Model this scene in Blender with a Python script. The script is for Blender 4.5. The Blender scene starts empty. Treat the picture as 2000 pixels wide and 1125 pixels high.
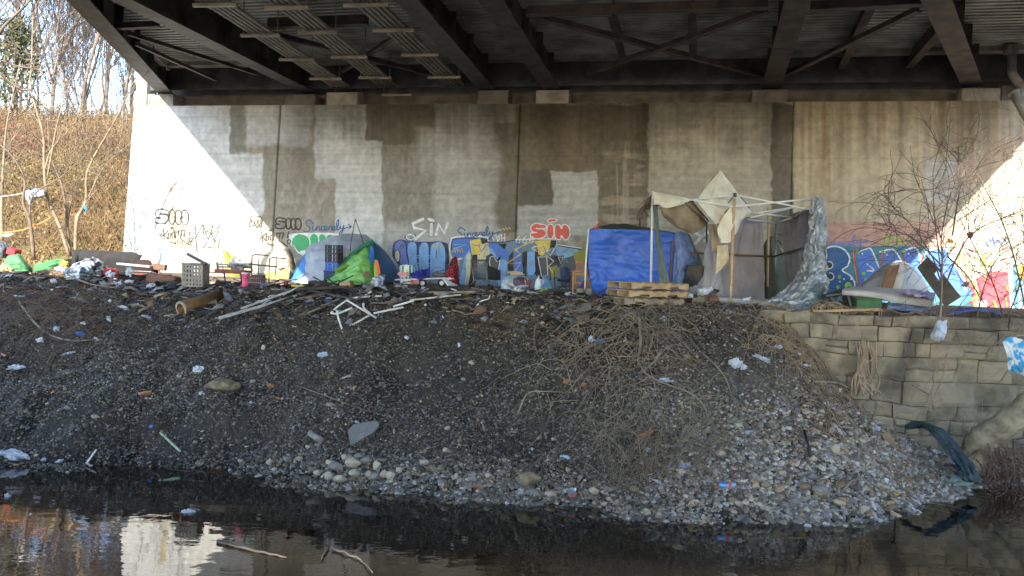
import bpy, bmesh, math, random
import numpy as np
from mathutils import Vector, Matrix
from mathutils.geometry import tessellate_polygon
R = math.radians
random.seed(7)
rng = np.random.default_rng(11)
scene = bpy.context.scene
COL = scene.collection

# ------------------------------------------------------------------ camera
F = 1500.0
CAM = Vector((0, 0, 3.76))
PITCH, ROLL = math.atan(47.5 / F), R(2.1)
RM = Matrix.Rotation(R(90) - PITCH, 3, 'X') @ Matrix.Rotation(ROLL, 3, 'Z')
RMi = np.array(RM.inverted())
cam = bpy.data.cameras.new('camera')
cam.sensor_width = 36
cam.lens = 36 * F / 2000
cam.clip_start, cam.clip_end = 0.1, 1500
camo = bpy.data.objects.new('camera', cam)
COL.objects.link(camo)
camo.location = CAM
camo.rotation_euler = RM.to_euler()
scene.camera = camo

def ray(px, py):
    return RM @ Vector(((px - 1000) / F, -(py - 562.5) / F, -1.0))
def P(px, py, Y):
    d = ray(px, py); return CAM + d * (Y / d.y)
def PZ(px, py, z):
    d = ray(px, py); return CAM + d * ((z - CAM.z) / d.z)
def proj(x, y, z):
    v = np.stack([np.asarray(x, float) - CAM.x, np.asarray(y, float) - CAM.y, np.asarray(z, float) - CAM.z], 0)
    c = np.tensordot(RMi, v, 1)
    return 1000 + F * c[0] / -c[2], 562.5 - F * c[1] / -c[2]

# ------------------------------------------------------------------ noise
def _h(ix, iy, s):
    n = (ix * 374761393 + iy * 668265263 + s * 974711) & 0xffffffff
    n = ((n ^ (n >> 13)) * 1274126177) & 0xffffffff
    return ((n ^ (n >> 16)) & 0xffff) / 65535.0
def vn(x, y, s=0):
    x = np.asarray(x, float); y = np.asarray(y, float)
    fx, fy = np.floor(x), np.floor(y)
    ix, iy = fx.astype(np.int64), fy.astype(np.int64)
    u, v = x - fx, y - fy
    u = u * u * (3 - 2 * u); v = v * v * (3 - 2 * v)
    a, b = _h(ix, iy, s), _h(ix + 1, iy, s)
    c, d = _h(ix, iy + 1, s), _h(ix + 1, iy + 1, s)
    return (a * (1 - u) + b * u) * (1 - v) + (c * (1 - u) + d * u) * v
def fbm(x, y, s=0, o=4):
    r, a, t = 0, .5, 0
    x = np.asarray(x, float); y = np.asarray(y, float)
    for i in range(o):
        r = r + a * vn(x, y, s + i * 17); t += a; a *= .5; x = x * 2.03 + 5.1; y = y * 2.03 + 1.7
    return r / t
def sstep(a, b, x):
    t = np.clip((np.asarray(x, float) - a) / (b - a), 0, 1); return t * t * (3 - 2 * t)
def srgb(r, g, b):
    f = lambda c: (c / 255) / 12.92 if c / 255 <= .04045 else ((c / 255 + .055) / 1.055) ** 2.4
    return (f(r), f(g), f(b))

# ------------------------------------------------------------------ materials
MATS = {}
def mat(name, col, col2=None, rough=.8, scale=6.0, bump=0.0, bscale=None, metal=0.0, island=None, attr=False, spec=.5, mixlo=.35, mixhi=.65, sss=None, trans=0.0):
    if name in MATS: return MATS[name]
    m = bpy.data.materials.new(name); m.use_nodes = True
    nt = m.node_tree; nd = nt.nodes; L = nt.links
    b = nd['Principled BSDF']
    b.inputs['Roughness'].default_value = rough
    b.inputs['Metallic'].default_value = metal
    b.inputs['Specular IOR Level'].default_value = spec
    if trans: b.inputs['Transmission Weight'].default_value = trans
    tc = nd.new('ShaderNodeTexCoord')
    src = None
    def noise(s, det=5, dist=0.0):
        n = nd.new('ShaderNodeTexNoise'); n.inputs['Scale'].default_value = s; n.inputs['Detail'].default_value = det
        n.inputs['Distortion'].default_value = dist
        L.new(tc.outputs['Object'], n.inputs['Vector']); return n
    def mixc(fac, a, bb, blend='MIX'):
        x = nd.new('ShaderNodeMix'); x.data_type = 'RGBA'; x.blend_type = blend
        for v, k in ((fac, 0), (a, 6), (bb, 7)):
            if hasattr(v, 'is_linked'): L.new(v, x.inputs[k])
            elif k == 0: x.inputs[0].default_value = v
            else: x.inputs[k].default_value = (*v[:3], 1)
        return x.outputs[2]
    if attr:
        a = nd.new('ShaderNodeAttribute'); a.attribute_name = 'Col'; src = a.outputs['Color']
        if col2 is not None:
            n = noise(scale); r = nd.new('ShaderNodeMapRange'); r.inputs[1].default_value = mixlo; r.inputs[2].default_value = mixhi
            r.inputs[3].default_value = col2[0]; r.inputs[4].default_value = col2[1]
            L.new(n.outputs['Fac'], r.inputs[0])
            vv = nd.new('ShaderNodeVectorMath'); vv.operation = 'SCALE'
            L.new(src, vv.inputs[0]); L.new(r.outputs[0], vv.inputs['Scale']); src = vv.outputs[0]
    elif island:
        g = nd.new('ShaderNodeNewGeometry'); cr = nd.new('ShaderNodeValToRGB')
        e = cr.color_ramp.elements
        n = len(island)
        while len(e) < n: e.new(.5)
        for i, (pos, c) in enumerate(island):
            e[i].position = pos; e[i].color = (*c, 1)
        L.new(g.outputs['Random Per Island'], cr.inputs['Fac']); src = cr.outputs['Color']
        if col2 is not None:
            nz = noise(scale, 7); r = nd.new('ShaderNodeMapRange'); r.inputs[1].default_value = .42; r.inputs[2].default_value = .6; L.new(nz.outputs['Fac'], r.inputs[0]); src = mixc(r.outputs[0], src, mixc(.65, src, col2))
            nz2 = noise(scale * .31, 6); r2 = nd.new('ShaderNodeMapRange'); r2.inputs[1].default_value = .52; r2.inputs[2].default_value = .62; r2.inputs[4].default_value = .75; L.new(nz2.outputs['Fac'], r2.inputs[0]); src = mixc(r2.outputs[0], src, (.045, .042, .034))
    elif col2 is not None:
        n = noise(scale); r = nd.new('ShaderNodeMapRange'); r.inputs[1].default_value = mixlo; r.inputs[2].default_value = mixhi
        L.new(n.outputs['Fac'], r.inputs[0]); src = mixc(r.outputs[0], col, col2)
    if src is None: b.inputs['Base Color'].default_value = (*col, 1)
    else: L.new(src, b.inputs['Base Color'])
    if bump:
        n = noise(bscale or scale * 3, 6); bp = nd.new('ShaderNodeBump')
        bp.inputs['Strength'].default_value = bump; bp.inputs['Distance'].default_value = .02
        L.new(n.outputs['Fac'], bp.inputs['Height']); L.new(bp.outputs['Normal'], b.inputs['Normal'])
    MATS[name] = m
    return m

# ------------------------------------------------------------------ objects
WLOC = {}
def tag(o, label=None, cat=None, group=None, kind=None):
    if label: o['label'] = label
    if cat: o['category'] = cat
    if group: o['group'] = group
    if kind: o['kind'] = kind
    return o
def thing(name, label, cat, loc, group=None):
    o = bpy.data.objects.new(name, None); COL.objects.link(o)
    o.empty_display_size = .2
    o.location = loc; WLOC[o.name] = Vector(loc)
    return tag(o, label, cat, group)

class MB:
    """collects faces in world space; build() links them as one mesh object"""
    def __init__(s): s.v = []; s.f = []; s.m = []; s.smooth = []
    def add(s, vs, fs, mi=0, sm=False):
        n = len(s.v); s.v.extend([tuple(p) for p in vs]); s.f.extend([tuple(i + n for i in q) for q in fs])
        s.m.extend([mi] * len(fs)); s.smooth.extend([sm] * len(fs)); return s
    def box(s, c, size, rot=None, mi=0, bev=0.0):
        c = Vector(c); sx, sy, sz = [a / 2 for a in size]
        rot = rot or Matrix.Identity(3)
        if bev <= 0:
            vs = [c + rot @ Vector((x * sx, y * sy, z * sz)) for x in (-1, 1) for y in (-1, 1) for z in (-1, 1)]
            return s.add(vs, [(0, 1, 3, 2), (4, 6, 7, 5), (0, 4, 5, 1), (2, 3, 7, 6), (0, 2, 6, 4), (1, 5, 7, 3)], mi)
        bm = bmesh.new(); bmesh.ops.create_cube(bm, size=2)
        for v in bm.verts: v.co = Vector((v.co.x * sx, v.co.y * sy, v.co.z * sz))
        bmesh.ops.bevel(bm, geom=bm.edges[:], offset=min(bev, sx * .9, sy * .9, sz * .9), segments=2, profile=.6, affect='EDGES')
        s.bm(bm, lambda p: c + rot @ p, mi, True); bm.free(); return s
    def bm(s, bm, f=lambda p: p, mi=0, sm=False):
        bm.verts.index_update()
        return s.add([f(v.co) for v in bm.verts], [[v.index for v in q.verts] for q in bm.faces], mi, sm)
    def bar(s, p, q, w, h, up=(0, 0, 1), mi=0, bev=0.0):
        p, q = Vector(p), Vector(q); d = q - p; L = d.length
        if L < 1e-6: return s
        y = d / L; u = Vector(up)
        if abs(y.dot(u)) > .98: u = Vector((1, 0, 0)) if abs(y.x) < .9 else Vector((0, 0, 1))
        x = y.cross(u).normalized(); z = x.cross(y)
        rot = Matrix((x, y, z)).transposed()
        return s.box((p + q) / 2, (w, L, h), rot, mi, bev)
    def tube(s, pts, r, n=6, mi=0, cap=True):
        pts = [Vector(p) for p in pts]; k = len(pts)
        rs = r if hasattr(r, '__len__') else [r] * k
        vs = []; up = None
        for i, p in enumerate(pts):
            t = (pts[min(i + 1, k - 1)] - pts[max(i - 1, 0)])
            t = t.normalized() if t.length > 1e-9 else Vector((0, 0, 1))
            if up is None:
                up = Vector((0, 0, 1)) if abs(t.z) < .9 else Vector((1, 0, 0))
            a = t.cross(up)
            a = a.normalized() if a.length > 1e-6 else t.orthogonal().normalized()
            b = a.cross(t).normalized(); up = b
            for j in range(n):
                th = 2 * math.pi * j / n
                vs.append(p + (a * math.cos(th) + b * math.sin(th)) * rs[i])
        fs = [(i * n + j, i * n + (j + 1) % n, (i + 1) * n + (j + 1) % n, (i + 1) * n + j) for i in range(k - 1) for j in range(n)]
        if cap and n > 2: fs += [tuple(range(n))[::-1], tuple((k - 1) * n + j for j in range(n))]
        return s.add(vs, fs, mi, True)
    def lathe(s, base, prof, n=16, axis=(0, 0, 1), mi=0):
        ax = Vector(axis).normalized(); a = ax.orthogonal().normalized(); b = ax.cross(a); base = Vector(base)
        vs = [base + ax * h + (a * math.cos(2 * math.pi * j / n) + b * math.sin(2 * math.pi * j / n)) * max(r, 1e-4) for r, h in prof for j in range(n)]
        k = len(prof)
        fs = [(i * n + j, i * n + (j + 1) % n, (i + 1) * n + (j + 1) % n, (i + 1) * n + j) for i in range(k - 1) for j in range(n)]
        return s.add(vs, fs, mi, True)
    def rock(s, c, size, seed, rot=None, rough=.25, flat=False, mi=0, sub=2):
        bm = bmesh.new(); bmesh.ops.create_icosphere(bm, subdivisions=sub, radius=1)
        r = random.Random(seed); ax = [Vector((r.uniform(-1, 1), r.uniform(-1, 1), r.uniform(-1, 1))).normalized() for _ in range(9)]
        cut = [r.uniform(.42, .85) if flat else r.uniform(.6, .95) for _ in ax]
        for v in bm.verts:
            p = v.co.normalized(); rad = 1.0
            for a_, c_ in zip(ax, cut):
                dt = p.dot(a_)
                if dt > .05: rad = min(rad, c_ / dt)
            v.co = p * (rad * (1 - rough * .2 + r.uniform(-1, 1) * rough * (.05 if flat else .12)))
        m3 = rot or Matrix.Rotation(r.uniform(0, 6.3), 3, 'Z') @ Matrix.Rotation(r.uniform(-.4, .4), 3, 'X')
        c = Vector(c); sz = Vector(size)
        s.bm(bm, lambda p: c + m3 @ Vector((p.x * sz.x / 2, p.y * sz.y / 2, p.z * sz.z / 2)), mi, not flat); bm.free(); return s
    def sheet(s, ctrl, nu=24, nv=24, amp=.0, freq=6, seed=0, thick=.008, mi=0, aniso=1.0, lump=0.0, lfreq=1.5):
        """smooth surface through a rows x cols net of world points, with folds"""
        C = np.array([[list(p) for p in row] for row in ctrl], float)
        C = crm(crm(C, nu).transpose(1, 0, 2), nv).transpose(1, 0, 2)
        a, b, _ = C.shape
        du = np.gradient(C, axis=1); dv = np.gradient(C, axis=0); nrm = np.cross(du, dv)
        nrm /= np.linalg.norm(nrm, axis=2, keepdims=True) + 1e-9
        uu, vv = np.meshgrid(np.linspace(0, 1, b), np.linspace(0, 1, a))
        if amp:
            wx = uu + .12 * fbm(uu * 4, vv * 4, seed + 3); wy = vv + .12 * fbm(uu * 4 + 7, vv * 4, seed + 5)
            nz = np.abs(fbm(wx * freq, wy * freq * aniso, seed, 4) - .5) * 2
            C += nrm * ((nz - .35) * amp * 2)[..., None]
        if lump: C += nrm * ((fbm(uu * lfreq, vv * lfreq, seed + 9, 3) - .5) * 2 * lump)[..., None]
        vs = C.reshape(-1, 3)
        if nrm[..., 1].mean() > 0: nrm = -nrm
        bk = (C - nrm * thick).reshape(-1, 3)
        fs = [(i * b + j, i * b + j + 1, (i + 1) * b + j + 1, (i + 1) * b + j) for i in range(a - 1) for j in range(b - 1)]
        s.add(vs, fs, mi, True)
        n0 = len(vs)
        s.add(bk, [q[::-1] for q in fs], mi, True)
        return s
    def build(s, name, ms, parent=None, label=None, cat=None, group=None, kind=None, off=None):
        me = bpy.data.meshes.new(name)
        if off is None:
            if parent is not None: off = WLOC[parent.name]
            elif cat:
                xs = np.array(s.v); off = Vector(((xs[:, 0].min() + xs[:, 0].max()) / 2, (xs[:, 1].min() + xs[:, 1].max()) / 2, xs[:, 2].min()))
            else: off = Vector((0, 0, 0))
        V = np.array(s.v, float) - np.array(off)
        me.from_pydata(V.tolist(), [], s.f)
        ms = ms if isinstance(ms, (list, tuple)) else [ms]
        for m in ms: me.materials.append(m)
        me.polygons.foreach_set('material_index', s.m); me.polygons.foreach_set('use_smooth', s.smooth)
        me.update()
        o = bpy.data.objects.new(name, me); COL.objects.link(o)
        if parent is not None: o.parent = parent; WLOC[o.name] = WLOC[parent.name]
        else: o.location = off; WLOC[o.name] = Vector(off)
        return tag(o, label, cat, group, kind)

def crm(A, n):
    """Catmull-Rom resample along axis 1 to n columns"""
    k = A.shape[1]
    if k == 1: return np.repeat(A, n, 1)
    t = np.linspace(0, k - 1, n); i = np.minimum(t.astype(int), k - 2); f = (t - i)[None, :, None]
    if k == 2: return A[:, i] * (1 - f) + A[:, i + 1] * f
    g = lambda j: A[:, np.clip(j, 0, k - 1)]
    p0, p1, p2, p3 = g(i - 1), g(i), g(i + 1), g(i + 2)
    p0 = np.where((i - 1 < 0)[None, :, None], 2 * p1 - p2, p0); p3 = np.where((i + 2 > k - 1)[None, :, None], 2 * p2 - p1, p3)
    return .5 * ((2 * p1) + (-p0 + p2) * f + (2 * p0 - 5 * p1 + 4 * p2 - p3) * f ** 2 + (-p0 + 3 * p1 - 3 * p2 + p3) * f ** 3)
def smooth_line(pts, n):
    A = np.array([list(p) for p in pts], float)[None]
    return [Vector(p) if len(p) == 3 else tuple(p) for p in crm(A, n)[0]]

def npmesh(name, V, Fq, m, smooth=False, col=None, parent=None, **kw):
    """fast mesh from arrays; Fq is (n,3) or (n,4)"""
    V = np.asarray(V, np.float32); Fq = np.asarray(Fq, np.int32); n, k = Fq.shape
    off = WLOC[parent.name] if parent is not None else None
    if off is not None: V = V - np.array(off, np.float32)
    me = bpy.data.meshes.new(name)
    me.vertices.add(len(V)); me.vertices.foreach_set('co', V.ravel())
    me.loops.add(n * k); me.loops.foreach_set('vertex_index', Fq.ravel())
    me.polygons.add(n); me.polygons.foreach_set('loop_start', np.arange(0, n * k, k, dtype=np.int32))
    me.polygons.foreach_set('loop_total', np.full(n, k, np.int32))
    me.polygons.foreach_set('use_smooth', np.full(n, smooth))
    me.update(calc_edges=True); me.validate()
    if col is not None:
        a = me.color_attributes.new('Col', 'FLOAT_COLOR', 'POINT')
        a.data.foreach_set('color', np.concatenate([col, np.ones((len(col), 1))], 1).astype(np.float32).ravel())
    for mm in (m if isinstance(m, (list, tuple)) else [m]): me.materials.append(mm)
    o = bpy.data.objects.new(name, me); COL.objects.link(o)
    if parent is not None: o.parent = parent; WLOC[o.name] = off
    else: WLOC[o.name] = Vector((0, 0, 0))
    return tag(o, **kw)

def np_tubes(paths, radii, n=3):
    """many thin tubes as arrays. paths: list of (k,3); radii: list of (k,)"""
    VS, FS, base = [], [], 0
    ang = np.arange(n) * 2 * math.pi / n
    for p, r in zip(paths, radii):
        p = np.asarray(p, float); k = len(p)
        t = np.gradient(p, axis=0); t /= np.linalg.norm(t, axis=1, keepdims=True) + 1e-9
        ref = np.array([.31, .52, .79]) if abs(t[0] @ np.array([.31, .52, .79])) < .9 else np.array([1., 0, 0])
        a = np.cross(t, ref); a /= np.linalg.norm(a, axis=1, keepdims=True) + 1e-9
        b = np.cross(t, a)
        ring = p[:, None] + (a[:, None] * np.cos(ang)[None, :, None] + b[:, None] * np.sin(ang)[None, :, None]) * np.asarray(r)[:, None, None]
        VS.append(ring.reshape(-1, 3))
        i = np.arange(k - 1)[:, None] * n; j = np.arange(n)[None]; j2 = (j + 1) % n
        FS.append(np.stack([i + j, i + j2, i + n + j2, i + n + j], 2).reshape(-1, 4) + base); base += k * n
    return np.concatenate(VS), np.concatenate(FS)
# ================================================================== GROUND
SHORE = [(-500, 890), (-200, 900), (0, 905), (200, 910), (400, 916), (640, 946), (800, 952), (920, 968), (1100, 987), (1250, 1002), (1350, 1012), (1480, 1018),
         (1600, 1018), (1700, 1012), (1790, 990), (1850, 966), (1905, 948), (2000, 944), (2300, 944)]
_s = np.array([PZ(a, b, 0)[:2] for a, b in SHORE]); _s = _s[np.argsort(_s[:, 0])]
EX = np.array([-30, -14, -8, -3.5, 0, 2, 4, 5.9, 10, 25.])
EY = np.array([22, 20.3, 19, 17.9, 17, 16.5, 16.1, 15.8, 15.7, 15.5])
EZ = np.array([2.9, 2.86, 2.84, 2.92, 2.98, 2.98, 3.0, 3.02, 3.02, 3.0])
BX = np.array([-30, 5.4, 5.8, 6.2, 6.7, 7.3, 7.95, 8.9, 10.5, 25])
BZ = np.array([2.9, 2.95, 2.7, 2.2, 1.66, 1.0, .6, .12, .0, -.2])
_wa, _wb = P(350, 541, 26), P(1960, 612, 20.9)
WA = Vector((_wa.x, _wa.y, 0)); WT = Vector((_wb.x - _wa.x, _wb.y - _wa.y, 0)).normalized(); WN = Vector((WT.y, -WT.x, 0))
def wall_y(x): return WA.y + (np.asarray(x, float) - WA.x) * WT.y / WT.x
def H(x, y, detail=True):
    x = np.asarray(x, float); y = np.asarray(y, float)
    ys = np.interp(x, _s[:, 0], _s[:, 1]); ye = np.interp(x, EX, EY)
    ze = np.interp(x, EX, EZ); zt = np.minimum(np.interp(x, BX, BZ), ze)
    t = np.clip((y - ys) / (ye - ys), 0, 1)
    prof = t ** 1.05 + .07 * np.sin(t * math.pi) * (x < 4)
    bank = zt * np.clip(prof, 0, 1.02)
    # mound of roots and earth pushing out of the bank
    bank = bank + .38 * np.exp(-((x - 2.5) / 1.3) ** 2) * np.sin(np.clip(t, 0, 1) ** .7 * math.pi)
    bank = bank - .16 * np.exp(-((x + .4) / .9) ** 2) * np.sin(np.clip(t, 0, 1) * math.pi)
    yw = wall_y(x)
    u = np.clip((y - ye) / np.maximum(yw - ye, .1), 0, 1)
    plat = ze * (1 - u) + 2.84 * u
    z = np.where(y < ys, -(ys - y) * .3, np.where(y < ye, bank, plat))
    z = np.maximum(z, -1.3)
    if detail:
        w = sstep(-.4, .25, t) * (1 - .75 * sstep(0, .5, y - ye))
        n = (fbm(x * .9, y * .9, 1, 3) - .5) * .46 + (fbm(x * 2.6, y * 2.6, 5, 3) - .5) * .26 + (fbm(x * 9, y * 9, 9, 3) - .5) * .08
        z = z + n * w
        z = z + (fbm(x * 1.7, y * 1.7, 35, 4) - .52) * .34 * np.exp(-((y - ye) / .7) ** 2) * (x < 5.2)
        z = z + (fbm(x * 2.2, y * 2.2, 33, 4) - .5) * .5 * np.exp(-((x + 10.5) / 2.4) ** 2) * np.exp(-((t - 1) / .3) ** 2) * (y < ye + .8)
    # hillside beyond the left end of the abutment
    hl = .36 * np.clip(y - 24.5, 0, 19) + .05 * np.clip(-14 - x, 0, 30) * sstep(20, 27, y)
    hl = hl + (fbm(x * .35, y * .35, 40, 4) - .5) * 1.2 * sstep(24, 30, y)
    z = z + hl * sstep(-12.4, -14.0, x - (y - 26) * .02)
    # near bank the photographer stands on
    nb = sstep(7.2, 1.0, y)
    z = z * (1 - nb) + 2.1 * nb
    return z
def PG(px, py, lo=9.0, hi=30.0):
    """where the sight line through a pixel meets the ground"""
    d = ray(px, py); d = d / d.y
    ys = np.arange(lo, hi, .02); g = H(CAM.x + d.x * ys, ys); zz = CAM.z + d.z * ys
    k = np.argmax(zz < g) if (zz < g).any() else len(ys) - 1
    return Vector((d.x * ys[k], ys[k], float(g[k])))
def G(px, py, Y):
    p = P(px, py, Y); return Vector((p.x, p.y, float(H(p.x, p.y))))

def grid_mesh(xs, ys, zf):
    X, Y = np.meshgrid(xs, ys); Z = zf(X, Y); a, b = X.shape
    V = np.stack([X, Y, Z], 2).reshape(-1, 3)
    i = np.arange(a - 1)[:, None] * b + np.arange(b - 1)[None]
    return V, np.stack([i, i + 1, i + b + 1, i + b], 2).reshape(-1, 4), X, Y, Z

def ground_col(X, Y, Z):
    px, py = proj(X, Y, Z)
    ye = np.interp(X, EX, EY)
    soil = np.array([.047, .040, .034]); brown = np.array([.085, .062, .043]); grav = np.array([.15, .14, .125]); ash = np.array([.060, .053, .047])
    n = fbm(X * 1.3, Y * 1.3, 21, 4)[..., None]; n2 = fbm(X * 7, Y * 7, 25, 3)[..., None]
    c = soil * (1 - n) + ash * n
    rb = sstep(1150, 1500, px + 260 * (n[..., 0] - .5)) * sstep(640, 760, py)
    c = c * (1 - .9 * rb[..., None]) + (grav * .6 + brown * .3) * .9 * rb[..., None]
    br = np.maximum(sstep(330, 120, px + 200 * (n[..., 0] - .5)) * sstep(760, 640, py), np.exp(-((px - 1230) / 130) ** 2 - ((py - 720) / 90) ** 2) * .7)
    br = np.maximum(br, sstep(1500, 1640, px) * .8)[..., None]
    c = c * (1 - br) + brown * br
    pl = (sstep(.2, .9, Y - ye))[..., None]
    c = c * (1 - pl) + np.array([.07, .062, .055]) * pl
    leaf = np.array([.16, .115, .055]) * (.7 + .7 * n2) + np.array([.02, .04, 0]) * (n > .52)
    hl = (sstep(-12.2, -13.6, X) * sstep(22.0, 24.5, Y))[..., None]
    c = c * (1 - hl) + leaf * hl
    wet = (sstep(.22, .02, Z))[..., None]
    c = c * (1 - .5 * wet)
    rut = sstep(.56, .66, fbm(X * 2.1 + .4 * Y, Y * .55, 29, 4))[..., None]
    return (c * (.7 + .6 * n2) * (1 - .35 * rut)).reshape(-1, 3)
M_ground = mat('earth', (0, 0, 0), col2=(.75, 1.3), attr=True, rough=.95, scale=14, bump=.7, bscale=38, spec=.2)
xs = np.concatenate([np.arange(-16.5, 12.5, .075)]); ys = np.arange(8.5, 20.4, .075)
V, Fq, X, Y, Z = grid_mesh(np.concatenate([np.linspace(-80, -16.6, 60), xs, np.linspace(12.6, 60, 40)]),
                           np.concatenate([np.linspace(-60, 8, 40), ys, np.arange(20.5, 34, .3), np.linspace(34.5, 110, 60)]), H)
npmesh('ground', V, Fq, M_ground, True, ground_col(X, Y, Z), kind='structure', label='dark gravel bank and ground under the bridge')
V, Fq, X, Y, Z = grid_mesh(np.linspace(-900, 900, 30), np.linspace(-300, 1200, 30), lambda x, y: -2.0 + 0 * x)
npmesh('terrain', V, Fq, mat('far_earth', (.12, .1, .06), (.08, .09, .04), scale=.05), kind='structure')

# ------------------------------------------------------------------ water
wm = bpy.data.materials.new('creek_water'); wm.use_nodes = True
nt = wm.node_tree; b = nt.nodes['Principled BSDF']
b.inputs['Base Color'].default_value = (.012, .010, .008, 1); b.inputs['Roughness'].default_value = .025; b.inputs['IOR'].default_value = 1.34
tcw = nt.nodes.new('ShaderNodeTexCoord'); mp = nt.nodes.new('ShaderNodeMapping'); mp.inputs['Scale'].default_value = (1.0, 2.2, 1)
nz = nt.nodes.new('ShaderNodeTexNoise'); nz.inputs['Scale'].default_value = 1.6; nz.inputs['Detail'].default_value = 3
bp = nt.nodes.new('ShaderNodeBump'); bp.inputs['Strength'].default_value = .10; bp.inputs['Distance'].default_value = .03
nt.links.new(tcw.outputs['Object'], mp.inputs['Vector']); nt.links.new(mp.outputs[0], nz.inputs['Vector'])
nt.links.new(nz.outputs['Fac'], bp.inputs['Height']); nt.links.new(bp.outputs['Normal'], b.inputs['Normal'])
# shallow brown water: partly clear, so the stones of the bed show near the shore
tr = nt.nodes.new('ShaderNodeBsdfTransparent'); tr.inputs['Color'].default_value = (.32, .27, .21, 1)
gl = nt.nodes.new('ShaderNodeBsdfGlossy'); gl.inputs['Roughness'].default_value = .02
nt.links.new(bp.outputs['Normal'], gl.inputs['Normal'])
fr = nt.nodes.new('ShaderNodeFresnel'); fr.inputs['IOR'].default_value = 1.65; nt.links.new(bp.outputs['Normal'], fr.inputs['Normal'])
mx0 = nt.nodes.new('ShaderNodeMixShader'); mx0.inputs[0].default_value = .62
nt.links.new(b.outputs[0], mx0.inputs[2]); nt.links.new(tr.outputs[0], mx0.inputs[1])
mx = nt.nodes.new('ShaderNodeMixShader')
nt.links.new(fr.outputs[0], mx.inputs[0]); nt.links.new(mx0.outputs[0], mx.inputs[1]); nt.links.new(gl.outputs[0], mx.inputs[2])
nt.links.new(mx.outputs[0], nt.nodes['Material Output'].inputs['Surface'])
V, Fq, X, Y, Z = grid_mesh(np.linspace(-60, 60, 3), np.linspace(3, 16, 3), lambda x, y: 0 * x)
npmesh('water', V, Fq, wm, kind='structure', label='still dark creek water reflecting the sunlit wall')

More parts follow.
